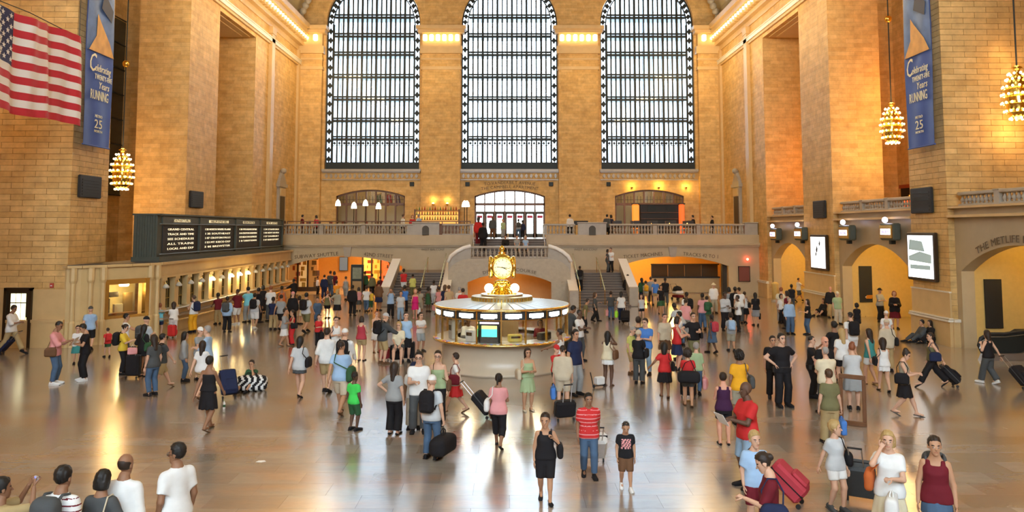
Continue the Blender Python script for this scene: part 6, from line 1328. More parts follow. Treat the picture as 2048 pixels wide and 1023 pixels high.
# ================================================================ THE CROWD
# u vtop vfeet(or height) facing sex hair skin top bottom | options | where | things carried
CROWD = """
20 607 708 90 m short.dark b rolled.white trousers.khaki|stride=.9 arms=hold,hold head=0,20|walking past the near left door|case.L.navy
107 638 768 80 m crop.black b rolled.pink jeans.denim|arms=book,book shoes=shoe.white head=0,25|reading papers near the left wall|cross.R.brown;paper
168 643 760 -130 m short.black t tee.black trousers.black|arms=hold,hold shoes=shoe.white head=0,30|looking down near the left wall|
178 610 699 -20 m cap.dgrey l polo.lblue longshorts.black|stride=.5|behind the black-clad reader at left|
153 650 727 150 w bun.black l tee.white skirt.teal|arms=hold,hold|half hidden beside the black-clad reader|
214 655 714 -40 b crop.dark l tee.red shorts.dgreen|stride=.4|child below the curved ticket window|bp.red
244 645 748 80 w bun.dark l blouse.yellow trousers.black|arms=book,book head=0,20|unfolding a map below the curved ticket window|bp.black;paper
252 625 1.62 60 w short.black t tee.white trousers.dgrey|arms=reach,reach|at the curved ticket window ledge|
292 631 1.66 20 m cap.black l tee.lgrey trousers.dgrey|arms=hold,hold|just behind the long-haired woman in black|bp.dgrey
284 646 752 20 w long.black t jacket.black miniskirt.black|arms=strap,down shoes=flat.black|long-haired, near the black upright suitcase|bag.R.dgreen
309 667 1.62 -60 w long.dark l tee.dgrey jeans.denim||hidden beside the backpacker in khaki shorts|
321 664 778 35 m short.black l tee.dgrey longshorts.khaki|stride=.9 shoes=sandal.brown|walking right of the black suitcase|bp.black
318 606 672 0 w short.red l tee.cyan shorts.navy|arms=reach,reach|standing at the first ticket windows|
346 603 674 -25 w shoulder.dark t blouse.white capri.white|arms=reach,hold lean=.2 shoes=shoe.white|leaning on the ticket ledge|
366 660 762 65 w long.black t jacket.grey jeans.denim|arms=down,down|long dark hair, in open floor left|
386 588 664 -60 w bun.brown l tank.white wide.amber|arms=hold,hold|at the ticket ledge in orange trousers|bp.navy
436 585 648 -40 m short.black d tee.maroon trousers.khaki|arms=reach,reach lean=.15|bending to the ticket ledge|
453 590 664 0 m crop.black d rolled.lblue trousers.black|arms=down,down|standing wide before the ticket ledge|bp.dgrey
474 576 648 -60 m crop.dark b polo.maroon longshorts.white|arms=reach,down shoes=shoe.white|at the lit ticket windows|
497 572 1.7 -50 m short.black l tee.cyan trousers.grey|arms=reach,down|at the ticket window between lit lamps|
508 584 657 0 m short.black t tee.lgrey longshorts.white|shoes=shoe.white stride=.3|walking to the ticket windows|bp.black
525 570 626 -30 w bob.black d jacket.black longskirt.black||all in black by the ticket windows|
517 574 1.66 30 m short.black b shirt.black trousers.black||dark pair-mate by the ticket windows|
542 570 1.72 -40 m short.red l tee.white trousers.dgrey|arms=hold,down|white-shirted near the far ticket windows|
564 570 1.65 -20 w bun.black b tank.rust capri.dgrey|arms=reach,down|near the far ticket windows|
587 556 607 -60 m short.black d jacket.black trousers.black|arms=reach,down|at the last ticket window|
545 593 659 0 m crop.black d tee.navy trousers.khaki|arms=hold,hold|standing in line behind the ticket windows|
561 587 660 20 m short.dark t tee.grey longshorts.black|stride=.6|walking left of the red-dressed woman|
586 582 1.6 -10 w cap.pink l jacket.black jeans.black||in a pink cap near the ticket line|
598 591 648 20 w bob.dark l dress.cream dress.cream||cream-dressed beside the grey backpacker|
611 583 665 20 m short.black t tee.lgrey longshorts.olive|stride=.7|walking toward the left arch|bp.black
568 616 692 95 w short.dark t blouse.grey skirt.white|arms=hold,hold stride=.4 shoes=flat.brown|facing the woman in red|
584 619 690 -120 w bun.dark t tank.red wide.red|arms=hold,hold|all in red in the left crowd|bag.L.black
634 594 652 175 b short.black t rolled.denim jeans.denim|stride=.3|walking toward the viewer by the left crowd|
637 628 694 155 w bun.dark l blouse.red trousers.black|arms=face,cross|hand to face, left crowd|tote.R.black
635 552 588 100 m short.dark b shirt.white trousers.black||white-shirted beneath the left arch|
654 581 636 10 w pony.red l tank.olive shorts.black|arms=hip,down|in floral top before the left arch|
674 576 637 0 w shoulder.blond l blouse.stone skirt.black|arms=hip,down|wide grey back before the left arch|
648 548 597 0 m short.dark l shirt.navy trousers.navy||first dark figure under the left arch|
660 540 593 30 m short.dark t tee.dgrey jeans.denim||second dark figure under the left arch|
668 541 592 -30 w bob.dark t tee.maroon trousers.black||maroon figure under the left arch|
673 561 1.35 0 b short.dark l tee.orange shorts.dgrey||child in orange under the left arch|
691 551 600 0 w short.brown l tank.grey capri.grey|stride=.5|grey-clad walking into the left arch|
704 568 631 10 m short.black d jacket.black trousers.black||black-suited near the advert stand|
717 574 622 -20 w bob.dark l tee.pink skirt.dgrey|arms=hold,down|beside the advert stand|bag.L.black
732 571 624 0 m short.dark t tee.white jeans.denim|stride=.5|in line toward the bright shop|
741 577 622 -20 w bun.dark l tee.yellow capri.dgreen||yellow top beside the white tee man|
757 560 621 10 w bun.dark b rolled.brown skirt.navy|arms=down,hold|before the bright shop|
729 541 591 20 m short.brown l jacket.dgreen trousers.black||green jacket near the advert stand|
744 546 593 -20 w short.black t jacket.olive trousers.black||olive jacket under the left arch|
760 552 594 0 m short.black b jacket.maroon jeans.navy||maroon jacket before the red shop display|
781 574 635 170 m short.dark t polo.lblue trousers.black|arms=cam,cam|raising a camera left of the stairs|
801 581 642 165 m short.dark t tee.lgrey jeans.ldenim|arms=down,down|large, grey tee, left of the stairs|
809 570 626 0 m short.black b tee.blue trousers.black|arms=down,hold|bright blue tee at the stair foot|
830 577 636 175 w shoulder.blond r dress.magenta dress.magenta|stride=.3 shoes=sandal.pink|pink-dressed at the stair foot|tote.L.white
839 575 632 10 m short.black b tee.stone longshorts.stone||behind the pink-dressed woman|
856 573 623 20 w bob.black d dress.dgreen dress.dgreen||dark green dress at the left stairs|
807 537 590 0 m short.dark b tee.red longshorts.white|z=.55 stride=.3|climbing the left stairs in red|
825 546 600 0 w bun.black b blouse.yellowgreen capri.olive|z=.3 stride=.3|climbing the left stairs in pale yellow|
867 560 612 0 m crop.black d tee.white trousers.lgrey|stride=.4|starting up the left stairs in white|
877 572 628 -40 w bun.dark b tee.pink trousers.black|arms=down,hold|pink top beside the left stairs|tote.L.pink
890 568 1.68 30 w shoulder.brown l tee.navy skirt.navy||navy-clad right of the left stairs|
898 569 1.68 -30 m short.brown l tee.tan shorts.khaki||tan tee behind the booth|
919 572 1.66 40 m short.grey l tee.white trousers.beige||white tee behind the booth|
926 575 1.68 10 m short.dark t tee.red jeans.denim||red tee behind the booth|
722 630 721 10 w bob.dark l tank.crimson shorts.khaki|arms=hold,hold shoes=flat.black|bare-legged in crimson top, mid left|
752 619 704 150 w pony.red l dress.white dress.white|arms=hold,hold shoes=sandal.brown|white dress in the mid-left crowd|
764 623 727 50 m cap.lgrey l jacket.dgrey longshorts.khaki|arms=hold,reach lean=.15 shoes=shoe.brown|stooping over the seated blonde woman|bp.black
797 647 725 178 w long.blond l blouse.cream shorts.dgrey|sit=.5 arms=lap,lap shoes=flat.beige|sitting on a black suitcase|
812 622 1.66 165 w pony.dark l tee.lblue skirt.black|arms=down,down|light blue tee left of the booth|tote.R.black
841 624 702 150 b short.dark l tee.white longshorts.plaid|arms=hold,hold shoes=shoe.dgrey|boyish, white tee, left of the booth|
672 631 1.62 150 w bun.dark l tank.white skirt.grey|arms=hold,hold|white top with grey bundle, left crowd|bag.R.black
690 655 1.75 5 m cap.white l shirt.white trousers.khaki|stride=.3|white cap behind the pale blue shirt|bp.black
680 678 828 8 m crop.dark t tee.lblue longshorts.beige|stride=.7 shoes=sandal.brown|broad pale blue back, walking away|cross.R.dgreen
707 743 860 30 b crop.black d tee.green longshorts.dgreen|arms=down,down|small, next to the walking pale blue shirt|
598 669 794 5 w shoulder.black l jersey.lgrey miniskirt.dgrey|stride=.5 shoes=flat.black|walking away in grey tunic|bag.R.black
652 652 784 5 m short.dark l rolled.white longshorts.khaki|stride=.3|white shirt and khaki shorts, walking away|
397 651 758 110 w cap.white l tee.grey shorts.black|arms=hold,hold|white cap in the left foursome|
416 649 1.76 -95 m short.grey l rolled.lblue trousers.grey|arms=hold,hold|grey-haired in the left foursome|
402 678 797 10 w long.dark l tee.white shorts.tan|stride=.8 shoes=flat.brown|white tee behind the black-dressed woman|
415 708 861 10 w short.black b dress.black dress.black|stride=.6 shoes=sandal.brown|walking away in bare-shouldered black dress|
503 715 778 -170 g short.dark t tee.dgreen shorts.dgrey|floor arms=face,lap|sitting on the floor behind a zebra bag|
787 720 868 15 w long.dark l tee.grey wide.black|arms=hip,down shoes=flat.black|long hair, hand on hip, near the booth|
827 720 856 175 m cap.navy b polo.white trousers.beige|arms=hold,down|in navy cap, near the booth|
838 700 1.76 175 m short.black l tee.white trousers.dgrey|gl arms=down,hold|bespectacled, facing the viewer near the booth|
876 698 1.68 180 w pony.dark l strap.sage trousers.black|gl arms=down,down|green top facing the viewer near the booth|cross.L.brown
862 746 917 20 m cap.white l tee.lgrey jeans.denim|arms=down,carry|white cap, back to the viewer, foreground|bp.black;duffel.R.black
912 702 826 -75 w short.dark l tee.white skirt.red|stride=.7 arms=pull,hold shoes=flat.brown|red skirt, striding left before the booth|bag.L.maroon;case.L.black
997 743 896 8 w pony.black b tee.pink capri.black|stride=.6 arms=down,hold shoes=flat.black|pink top, walking toward the booth|bag.L.white
1055 692 820 165 w long.dark t dress.sage dress.sage|arms=hold,hold shoes=flat.beige|patterned pale green dress before the booth|bag.R.beige
1126 687 816 5 m crop.dark l rolled.beige longshorts.beige|build=1.15 arms=carry,carry|broad beige back right of the booth|tote.L.blue
1150 656 1.76 140 m short.black t polo.navy trousers.grey|arms=down,down|navy polo right of the booth|
1158 617 1.74 120 m crop.black d tee.white trousers.dgrey|arms=hold,hold|white tee right of the booth roof|
1134 607 1.75 60 m short.black b jacket.dgrey trousers.dgrey|lean=.35 arms=reach,reach|leaning on the far side of the booth|
1112 690 1.3 140 b cap.red l tee.red shorts.black|arms=hold,hold|child in red beside the broad beige back|
1120 655 1.6 -60 w bun.dark b tank.white skirt.black|arms=reach,reach|at the right side of the booth counter|
1091 824 1000 180 w pony.dark t tank.black longshorts.black|stride=.4 build=1.15 arms=strap,down shoes=flat.black|black-clad, striding toward the viewer, foreground|bag.L.black
1178 781 952 180 m short.black b polo.red~pink jeans.denim|build=1.05 stride=.25 arms=back,down|striped red polo, foreground|case.L.white
1252 840 977 180 b crop.black t tee.black^pink longshorts.brown|stride=.35 arms=down,down shoes=shoe.white head=0,25|child in printed black tee, foreground|
1160 530 583 0 m crop.black d jacket.dgrey trousers.black|z=.5 stride=.3|climbing the right stairs|bp.black
1222 494 542 -150 m short.dark l tee.white trousers.black|z=1.75 arms=cross,reach|white tee leaning at the right stair head|
1215 497 543 90 w bob.black b tee.dgrey trousers.dgrey|z=1.75|dark figure at the right stair head|
1168 594 664 90 m short.dark t tee.olive trousers.black|lean=.25 arms=hold,down|olive tee at the right stair foot|
1190 584 642 100 w shoulder.brown t blouse.dgrey wide.black|stride=.4 arms=hold,down|dark clad at the right stair foot|
1222 582 638 20 m short.dark t tee.dgrey jeans.denim|arms=down,hold|dark tee below the right stair rail|tote.L.pink
1243 581 644 10 w shoulder.black t tee.white jeans.navy|arms=pull,down|white tee pulling a black case|tote.L.lime;case.R.black
1256 547 607 20 m short.black b jacket.black trousers.black|arms=down,down|dark figure entering the right arch|tote.L.white
1267 552 607 -20 w bob.dark b tee.purple trousers.dgrey||purple top entering the right arch|
1283 588 641 178 w long.dark l tee.lgrey shorts.black|stride=.3|grey tee walking out of the right arch|
1284 554 607 -10 w long.black t jacket.dgreen jeans.navy||green jacket in the right arch|
1292 561 608 0 m short.dark l tee.stone shorts.tan|stride=.3|stone tee in the right arch|bp.amber
1302 552 606 15 m short.brown l rolled.grey trousers.dgrey||grey shirt in the right arch|
1311 556 611 0 m short.dark l tee.blue shorts.khaki|stride=.5|bright blue tee in the right arch|
1331 554 609 10 m short.black d tee.black trousers.dgrey||black tee before the right counter|
1322 568 628 175 w bob.dark t tee.black skirt.dgreen|stride=.4 shoes=flat.black|dark dress before the right counter|
1373 582 1.72 -20 m crop.black d tee.white trousers.black||white tee with black pack near the counter|bp.black
1370 595 1.66 20 w pony.dark l tee.pink trousers.grey|lean=.3|pink tee bending near the counter|
1361 601 1.7 -30 m short.black d tee.lgrey jeans.denim|lean=.5 arms=reach,reach|grey tee stooping near the counter|
1216 659 772 25 w long.black d tank.cream miniskirt.white|arms=face,face shoes=sandal.brown|long-haired, phone to ear, right of the booth|bag.R.brown
1263 652 747 125 m crop.grey l polo.yellowgreen longshorts.khaki|arms=hold,down shoes=shoe.brown head=0,25|yellow-green shirt in the right foursome|cross.L.dgrey
1278 657 767 20 w beanie.beige l tee.black trousers.dgrey|arms=hold,hold|pale cap and black tee in the foursome|bag.R.black
1276 631 1.74 30 m short.dark t tee.dgrey jeans.denim||grey tee in the right foursome|
1291 634 1.72 -150 m short.dark l tee.blue jeans.ldenim|arms=hold,hold|blue tee in the right foursome|
1329 625 1.66 178 w pony.dark r blouse.beige skirt.brown|arms=down,down|brown skirt facing the viewer, right crowd|bpf.brown
1330 684 794 5 w shoulder.black b tee.red skirt.black|stride=.4 arms=wide,down shoes=sandal.brown|red tee and black skirt, walking away|bag.R.black
1360 620 719 -85 m short.black t tee.white longshorts.dgrey|arms=hold,hold|white tee in profile, right crowd|
1353 631 1.68 90 w bob.dark r tank.red skirt.navy|arms=hold,hold|red top facing the white tee man|
1386 623 1.7 175 w short.dark l tee.black capri.olive|arms=hold,hip|black tee, hand on hip, right crowd|pouch.L.black
1425 628 706 -25 g pony.black d tank.denim skirt.denim|stride=.4|denim dress in the right crowd|bp.crimson
1377 696 813 8 w curly.dark t tee.red shorts.dgrey|arms=hold,down stride=.5 shoes=sandal.brown|red tee walking behind the red-topped woman|sling.black
1394 684 789 15 w short.grey l blouse.sage jeans.denim|arms=down,carry stride=.4|grey-haired in pale green|tote.R.pink
1449 741 889 5 w short.dark r tank.purple shorts.black|arms=hold,hold shoes=flat.black|purple top from behind|
1478 698 1.68 5 w curly.black b tee.amber longshorts.stone|arms=down,reach|orange tee from behind|bag.R.dgrey
1493 760 1.8 -105 m bald.black d polo.red longshorts.ldenim|arms=hold,hold build=1.15|broad red polo holding white papers|paper
1508 862 1.42 178 b short.blond l jersey.lblue longshorts.maroon|arms=down,down|fair-haired child behind the maroon woman|
1537 899 1.66 -80 w bun.dark l blouse.maroon trousers.black|arms=hold,down head=0,25|maroon top at the bottom right of centre|bag.L.navy
1566 662 812 170 m short.black l tee.black trousers.black|arms=hip,hip shoes=boot.black build=1.1|uniformed officer, front, right of centre|belt
1548 668 795 -170 m short.black t tee.black trousers.black|shoes=boot.black|officer behind the front officer|
1625 668 794 120 m crop.black l tee.black trousers.black|arms=hold,hold shoes=boot.black|uniformed officer talking to the cream shirt|belt
1648 670 1.76 170 m bald.black r tee.black trousers.black|shoes=boot.black|bald officer beside the cream shirt|
1655 690 829 -5 m crop.grey l polo.cream longshorts.dgrey|build=1.25 arms=hold,hold stride=.3|broad cream back talking to officers|
1662 734 890 5 w short.brown l tee.olive wide.khaki|stride=.4 arms=down,carry|carrying a big empty picture frame|tote.R.blue
1704 684 1.62 20 w updo.red l blouse.lgrey skirt.grey|lean=.2 arms=hold,face build=1.2|grey shirt behind the picture frame|
1683 655 1.64 5 w long.blond l tee.white shorts.black||blonde in white tee, right crowd|
1668 640 1.74 -10 m short.black b tee.black trousers.black|arms=wide,down|black tee behind the blonde|
1701 622 1.74 0 m crop.black l tee.white shorts.white|stride=.3|white clothes with black pack, right crowd|bp.black
1715 606 662 20 w curly.black d tee.black skirt.black||black-clad before the waiter|
1742 654 768 -25 w long.dark l tank.teal shorts.white|stride=.3 shoes=sandal.brown|teal top and white shorts, right|
1769 675 783 10 w shoulder.dark l tank.white miniskirt.white|stride=.6 shoes=sandal.black|white skirt, walking away, right|bag.L.black
1811 695 831 125 w updo.dark l tank.stone skirt.black|stride=.6 arms=hold,hold shoes=sandal.dgrey head=0,25|black skirt, reading a phone, right|bag.R.black
1866 662 774 -80 w bun.dark l strap.olive wide.black|stride=1 arms=pull,down shoes=flat.black|striding left with a suitcase, right|bag.L.navy;case.R.black
1979 657 767 -25 w shoulder.dark l tank.black wide.dgrey|stride=.5 arms=strap,pull shoes=shoe.white|black top near the escalator|case.R.black
1862 646 685 -100 w shoulder.dark t jacket.black trousers.black|floor arms=lap,lap|sitting against the right wall|
1846 650 684 -90 m short.black t jacket.dgrey jeans.dgrey|floor arms=lap,lap|sitting on the floor at the right wall|
1775 857 1.66 -150 w bob.blond l tee.white skirt.cream|arms=hold,face|white skirt and orange bag at bottom right|bag.R.rust;tote.L.white
1868 867 1.68 -155 w pony.dark t tank.maroon miniskirt.denim|arms=down,down|maroon top at the bottom right|bp.dgrey
1674 839 1021 160 w short.blond l tee.lgrey shorts.white|arms=down,back head=-50,0 shoes=shoe.dgrey stride=.2|white shorts looking aside, bottom right|bag.L.black
1617 596 669 -90 w long.dark l tee.black jeans.denim|arms=hold,down|black top in profile near the right piers|
1580 593 668 172 m short.grey l shirt.lblue trousers.denim|arms=down,down|blue uniform near the right piers|
1563 587 646 160 w long.black t tee.white trousers.black|arms=hold,down|white tee in the far right group|tote.L.black
1562 573 1.7 20 m short.red l tee.cream trousers.grey||cream tee in the far right group|
1574 580 1.7 -40 w bob.dark t tee.maroon trousers.black||maroon tee in the far right group|
1584 568 618 30 m short.black d tee.black trousers.dgrey||black tee in the far right group|
1598 554 603 85 m crop.black t tee.white longshorts.dgrey|stride=.8 arms=down,reach|white tee hurrying by the far right arch|
1662 571 635 178 m bald.black r jacket.black trousers.khaki||bald in black jacket at the right pier|
1676 581 648 175 m cap.cream l polo.sage trousers.beige|build=1.1|green polo and cap at the right pier|
1648 604 631 -120 w long.dark t jacket.black skirt.black|floor arms=lap,lap|sitting on the floor at the right pier|
1732 570 632 178 m short.black t shirt.white trousers.black|arms=hold,hold|waiter-like in white before the middle arch|paper.orange
1761 574 643 160 w hat.black l blouse.grey trousers.black|arms=hold,hold|black hat by the middle right arch|
1788 580 1.7 -160 w bob.red l jacket.black skirt.maroon|arms=hold,hold|black coat by the middle right arch|
1772 620 1.5 20 g cap.white l tee.white skirt.white||small white figure by the right pier|
1773 637 1.62 10 m cap.beige l rolled.beige trousers.khaki||beige shirt before the near right pier|bag.R.black
1451 582 660 172 m short.black d shirt.lgrey trousers.black|arms=down,hold|pale uniform shirt in the right middle crowd|
1477 588 663 -90 m short.black d polo.white trousers.black|arms=hold,hold|white shirt facing the pale uniform|
1406 584 660 0 w short.black d tee.pink jeans.denim|arms=down,down stride=.3|pink tee in the right middle crowd|
1415 590 660 10 m short.dark l tee.dgreen trousers.olive||dark green pack-bearer beside pink tee|bp.dgreen
1428 564 626 175 m hat.cream l rolled.white trousers.stone||straw-hatted man near the right counter|
1512 583 651 5 w long.black t blouse.black longshorts.grey|stride=.3|black blouse near the far wall|tote.R.black
1490 581 646 30 w bun.dark b tank.white skirt.black|stride=.4|white top and black skirt in the right middle crowd|bag.R.black
1478 573 1.72 0 m crop.black t tee.white trousers.dgrey||white tee before the notice board|
1470 572 1.7 30 m short.black d jacket.black trousers.black||black jacket before the notice board|
1458 573 1.66 -30 w bob.black b tee.grey jeans.navy||grey tee before the notice board|
1463 625 702 5 b short.dark t tee.grey longshorts.stone|arms=hold,down stride=.3|grey tee with pale backpack|bp.lblue
3 950 1.62 40 w short.black b blouse.khaki trousers.black|arms=cam,cam|raising a camera at the left bottom corner|camera
125 927 1.74 10 m short.black b polo.white~maroon trousers.dgrey||white striped polo at the bottom left|bp.dgrey
205 936 1.6 5 w bob.black b blouse.dgrey trousers.black|arms=down,strap|dark blouse at the bottom left|bag.R.beige
250 904 1.72 5 m balding.dark b shirt.white trousers.beige||balding in white shirt at the bottom left|
356 881 1.74 -55 m short.black b polo.white trousers.brown|arms=down,down gl head=-30,0|white polo and glasses at the bottom left|
957 432 487 10 w shoulder.dark l jacket.red trousers.maroon|z=3.38 y=52.6|red jacket on the central upper steps|
966 443 489 20 m short.black d jacket.black trousers.black|z=3.06 y=51.6|black jacket on the central upper steps|
985 431 473 0 m short.red d jacket.dgrey trousers.brown|z=3.85 y=55.5|dark jacket at the left centre doors|
1037 437 474 0 m crop.black d tee.grey jeans.denim|z=3.85 y=55.2|grey tee at the right centre doors|bp.dgrey
1045 440 474 0 m short.black d jacket.navy trousers.black|z=3.85 y=56|navy jacket at the right centre doors|
1011 467 488 180 m short.dark t jacket.black trousers.black|z=2.907 y=51.3 sit=.35 H=1.6|sitting in black on the central upper steps|
1034 467 489 180 w short.dark l tee.grey shorts.teal|z=2.907 y=51.3 sit=.35 H=1.6|sitting in teal on the central upper steps|
1051 472 489 178 w shoulder.white l tee.lblue skirt.lblue|z=2.907 y=51.3 sit=.35 H=1.55|sitting in pale blue on the central upper steps|
1006 437 472 180 w shoulder.dark l tee.sage trousers.grey|z=3.85 y=60|pale green top inside the centre doors|
1140 433 1.7 -20 m short.black l shirt.white trousers.black|z=3.85 y=56|white shirt behind the right balustrade|
1214 432 1.7 20 m short.black l jacket.dgrey trousers.black|z=3.85 y=56|dark jacket behind the right raised pedestal|
1222 434 1.68 -40 w bob.black l jacket.navy trousers.black|z=3.85 y=56.5|navy jacket behind the right raised pedestal|
806 421 1.7 60 m short.brown l shirt.white trousers.black|z=3.85 y=55.6|white shirt at the restaurant rail|
838 420 1.72 -60 m short.grey l shirt.lblue trousers.black|z=3.85 y=55.8|light blue shirt at the restaurant rail|
825 420 1.68 150 w bob.red l blouse.red trousers.black|z=3.85 y=57|red blouse among restaurant tables|
605 428 1.7 60 m short.black t shirt.maroon trousers.black|z=3.85 y=57.4|maroon shirt at the far left tables|
633 430 1.66 -60 w bob.dark l blouse.crimson trousers.black|z=3.85 y=57.4|crimson blouse at the far left tables|
1386 433 1.66 -60 m short.black l jacket.black trousers.black|z=3.85 y=56.8|black jacket right of the red column|
1424 436 1.62 -90 w bun.dark l jacket.black trousers.black|z=3.85 y=56.8|black-jacketed diner at the far right tables|
902 634 1.7 180 m crop.black d shirt.white trousers.navy|x=-1.35 y=25.9 z=0 H=1.62 arms=hold,hold|clerk in white inside the booth left|
1076 634 1.7 180 w bob.dark b blouse.maroon trousers.black|x=1.0 y=25.7 z=0 H=1.58 arms=hold,hold|clerk in maroon inside the booth right|
"""
TNAME = {'tee':'T-shirt','polo':'polo shirt','shirt':'shirt','jacket':'jacket','blouse':'blouse','rolled':'loose shirt','tank':'sleeveless top','strap':'strapless top','jersey':'long tunic','vest':'vest'}
BNAME = {'trousers':'trousers','jeans':'jeans','wide':'wide trousers','capri':'cropped trousers','shorts':'shorts','longshorts':'knee shorts','skirt':'skirt','miniskirt':'short skirt','longskirt':'long skirt'}
def load(k_, e):
    pass
SEENL = {}
def fit(pre, tn, where):
    for w_ in (f'person in {tn}, {where}', f'person {where}', where, ' '.join(where.split()[:-2]).rstrip(',')):
        if len((pre+' '+w_).split()) <= 16: break
    return uniq(pre+' '+w_)
def uniq(l):
    SEENL[l] = SEENL.get(l, 0)+1
    if SEENL[l] > 1: print('DUPLABEL', l)
    if len(l.replace('-', '').split()) > 16: print('LONGLABEL', len(l.split()), l)
    return l
for row in CROWD.strip().split('\n'):
    a, opt, where, ext = [q.strip() for q in (row.split('|')+['',''])[:4]]
    u, vt, vf, face, sex, hair, skin, top, bottom = a.split(); u, vt, face = float(u), float(vt), float(face)
    o = dict(q.split('=') if '=' in q else (q, '1') for q in opt.split())
    z = float(o.get('z', 0))
    if '.' in vf and float(vf) < 3:
        H = float(vf)
        if 'y' in o: y = float(o['y']); x = AY(u, vt, y)[0]
        else: x, y, _ = FL(u, vt, z+H*1.02)
    else:
        if 'y' in o: y = float(o['y']); x = AY(u, float(vf), y)[0]
        else: x, y, _ = FL(u, float(vf), z)
        H = (AY(u, vt, y)[2]-z)/1.03
    if 3.9 < abs(x) < 7.1 and YS-.1 < y < YB+3 and 'y' not in o and 'H' not in o:      # on the side stairs: stand on a step
        ht = '.' in vf and float(vf) < 3; dr = float(vf)*1.02 if ht else 0.; yy = YS-.3
        while yy < YT:      # walk along the line of sight until it meets a step
            zr = AY(u, vt if ht else float(vf), yy)[2]-dr; z = max(0, min(NR, math.floor((yy-YS)/RU)+1))*RI
            if z >= zr: break
            yy += .04
        y = yy; x = AY(u, vt if ht else float(vf), yy)[0]
        if not ('.' in vf and float(vf) < 3): H = (AY(u, vt, y)[2]-z)/1.03
    if 'x' in o: x = float(o['x'])
    if 'H' in o: H = float(o['H'])
    pose = 'stand'; seat = 0
    if 'sit' in o: pose = 'sit'; seat = float(o['sit']); H = float(o.get('H', 1.65))
    if 'floor' in o: pose = 'floor'; H = 1.6 if sex != 'g' else 1.45
    H = min(1.98, max(.95, H)); st = float(o.get('stride', 0))
    arms = tuple(o['arms'].split(',')) if 'arms' in o else (('back','fwd') if st else ('down','down'))
    hd = tuple(float(q) for q in o['head'].split(',')) if 'head' in o else (random.uniform(-12,12), random.uniform(0,8))
    tk, tn = top.split('.'); bk, bn = bottom.split('.'); tn = tn.split('~')[0].split('^')[0]
    lab = f'person in {PNAME[tn]} ' + (f'sleeveless dress, {where}' if bk == 'dress' else f'{TNAME[tk]} and {PNAME[bn]} {BNAME[bk]}, {where}')
    if len(lab.split()) > 16: lab = f'person in {PNAME[tn]} {TNAME.get(tk, "dress")}, {where}'
    p = person(x, y, z, H, face, sex, hair, skin, top, bottom, pose, arms, o.get('shoes', 'shoe.black'), hd, float(o.get('lean', 0)), uniq(lab), float(o.get('build', 1)), seat, st, 'gl' in o)
    who = f'person in {PNAME[tn]}, {where}'
    if len(who.split()) > 11: who = f'person {where}'
    for it in [q for q in ext.split(';') if q]:
        q = it.split('.'); k_ = q[0]
        if k_ == 'bp': backpack(p, q[1], fit(f'{PNAME[q[1]]} backpack on', PNAME[tn], where))
        elif k_ == 'bpf': backpack(p, q[1], fit(f'{PNAME[q[1]]} backpack on', PNAME[tn], where), .8)
        elif k_ == 'bag': bag(p, 'pouch', q[2], fit(f'{PNAME[q[2]]} shoulder bag of', PNAME[tn], where), -1 if q[1] == 'L' else 1, .5, k=1.05)
        elif k_ == 'pouch': bag(p, 'pouch', q[2], fit(f'{PNAME[q[2]]} belt pouch of', PNAME[tn], where), -1 if q[1] == 'L' else 1, .5, True, 'belt_pouch', .8)
        elif k_ == 'cross': bag(p, 'pouch', q[2], fit(f'{PNAME[q[2]]} cross-body bag of', PNAME[tn], where), -1 if q[1] == 'L' else 1, .46, True, 'crossbody_bag', 1.25 if q[2] == 'dgreen' else .9)
        elif k_ == 'tote': held(p, 'tote', q[2], fit(f'{PNAME[q[2]]} bag in the hand of', PNAME[tn], where), -1 if q[1] == 'L' else 1)
        elif k_ == 'duffel': held(p, 'duffel', q[2], fit(f'{PNAME[q[2]]} duffel bag held by', PNAME[tn], where), 1, 'duffel_bag', .5)
        elif k_ == 'sling':
            e = empty('duffel_bag', world(p, p['B']((0,-.16,.45))), -R(face), fit(f'big {PNAME[q[1]]} duffel bag slung on', PNAME[tn], where), 'bag', 'hand-held bags'); e.scale = (.8,.8,.8); V, Q = bag_blob('duffel'); ob('body', to_mesh('body', V, Q, [cm(q[1])]), None, e); ob('strap', MB().tube([(-.25,0,.3),(-.1,.12,.6),(.08,.2,.68),(.25,0,.3)], .015, 5), cm(q[1]), e)
        elif k_ == 'case': pulled(p, q[2], fit(f'{PNAME[q[2]]} rolling suitcase pulled by', PNAME[tn], where), -1 if q[1] == 'L' else 1)
        elif k_ == 'paper':
            m = (p['wr'][0]+p['wr'][1])/2+np.array((0,.09*p['H'],.0)); e = empty('paper', world(p, m), -R(face), fit(f'{"orange" if len(q)>1 else "white"} sheet of paper held by', PNAME[tn], where), 'paper', 'papers in hands')
            ob('sheet', MB().prism([(-.16,-.1),(.16,-.1),(.17,.12),(-.15,.13)], (0,0,0), (1,0,0), (0,.5,.85), (0,-.85,.5), .004), cm('orange') if len(q) > 1 else M_WHITEP, e); ob('fold', MB().prism([(-.004,-.1),(.004,-.1),(.004,.125),(-.004,.125)], (0,-.005,.003), (1,0,0), (0,.5,.85), (0,-.85,.5), .005), cm('lgrey'), e)
        elif k_ == 'camera':
            m = (p['wr'][0]+p['wr'][1])/2+np.array((0,.05,.07)); e = empty('pocket_camera', world(p, m), -R(face), fit(f'small silver camera held up by', PNAME[tn], where), 'camera'); ob('body', MB().chbox(-.05,.05,-.012,.012,-.03,.03,.006), cm('silver'), e); ob('lens', MB().tube([(0,.01,0),(0,.035,0)], .02, 10), M_BLACK, e); ob('screen', MB().box(-.035,.03,-.015,-.012,-.022,.022), em('camera_screen', (.2,.25,.8), 1), e)
        elif k_ == 'belt':
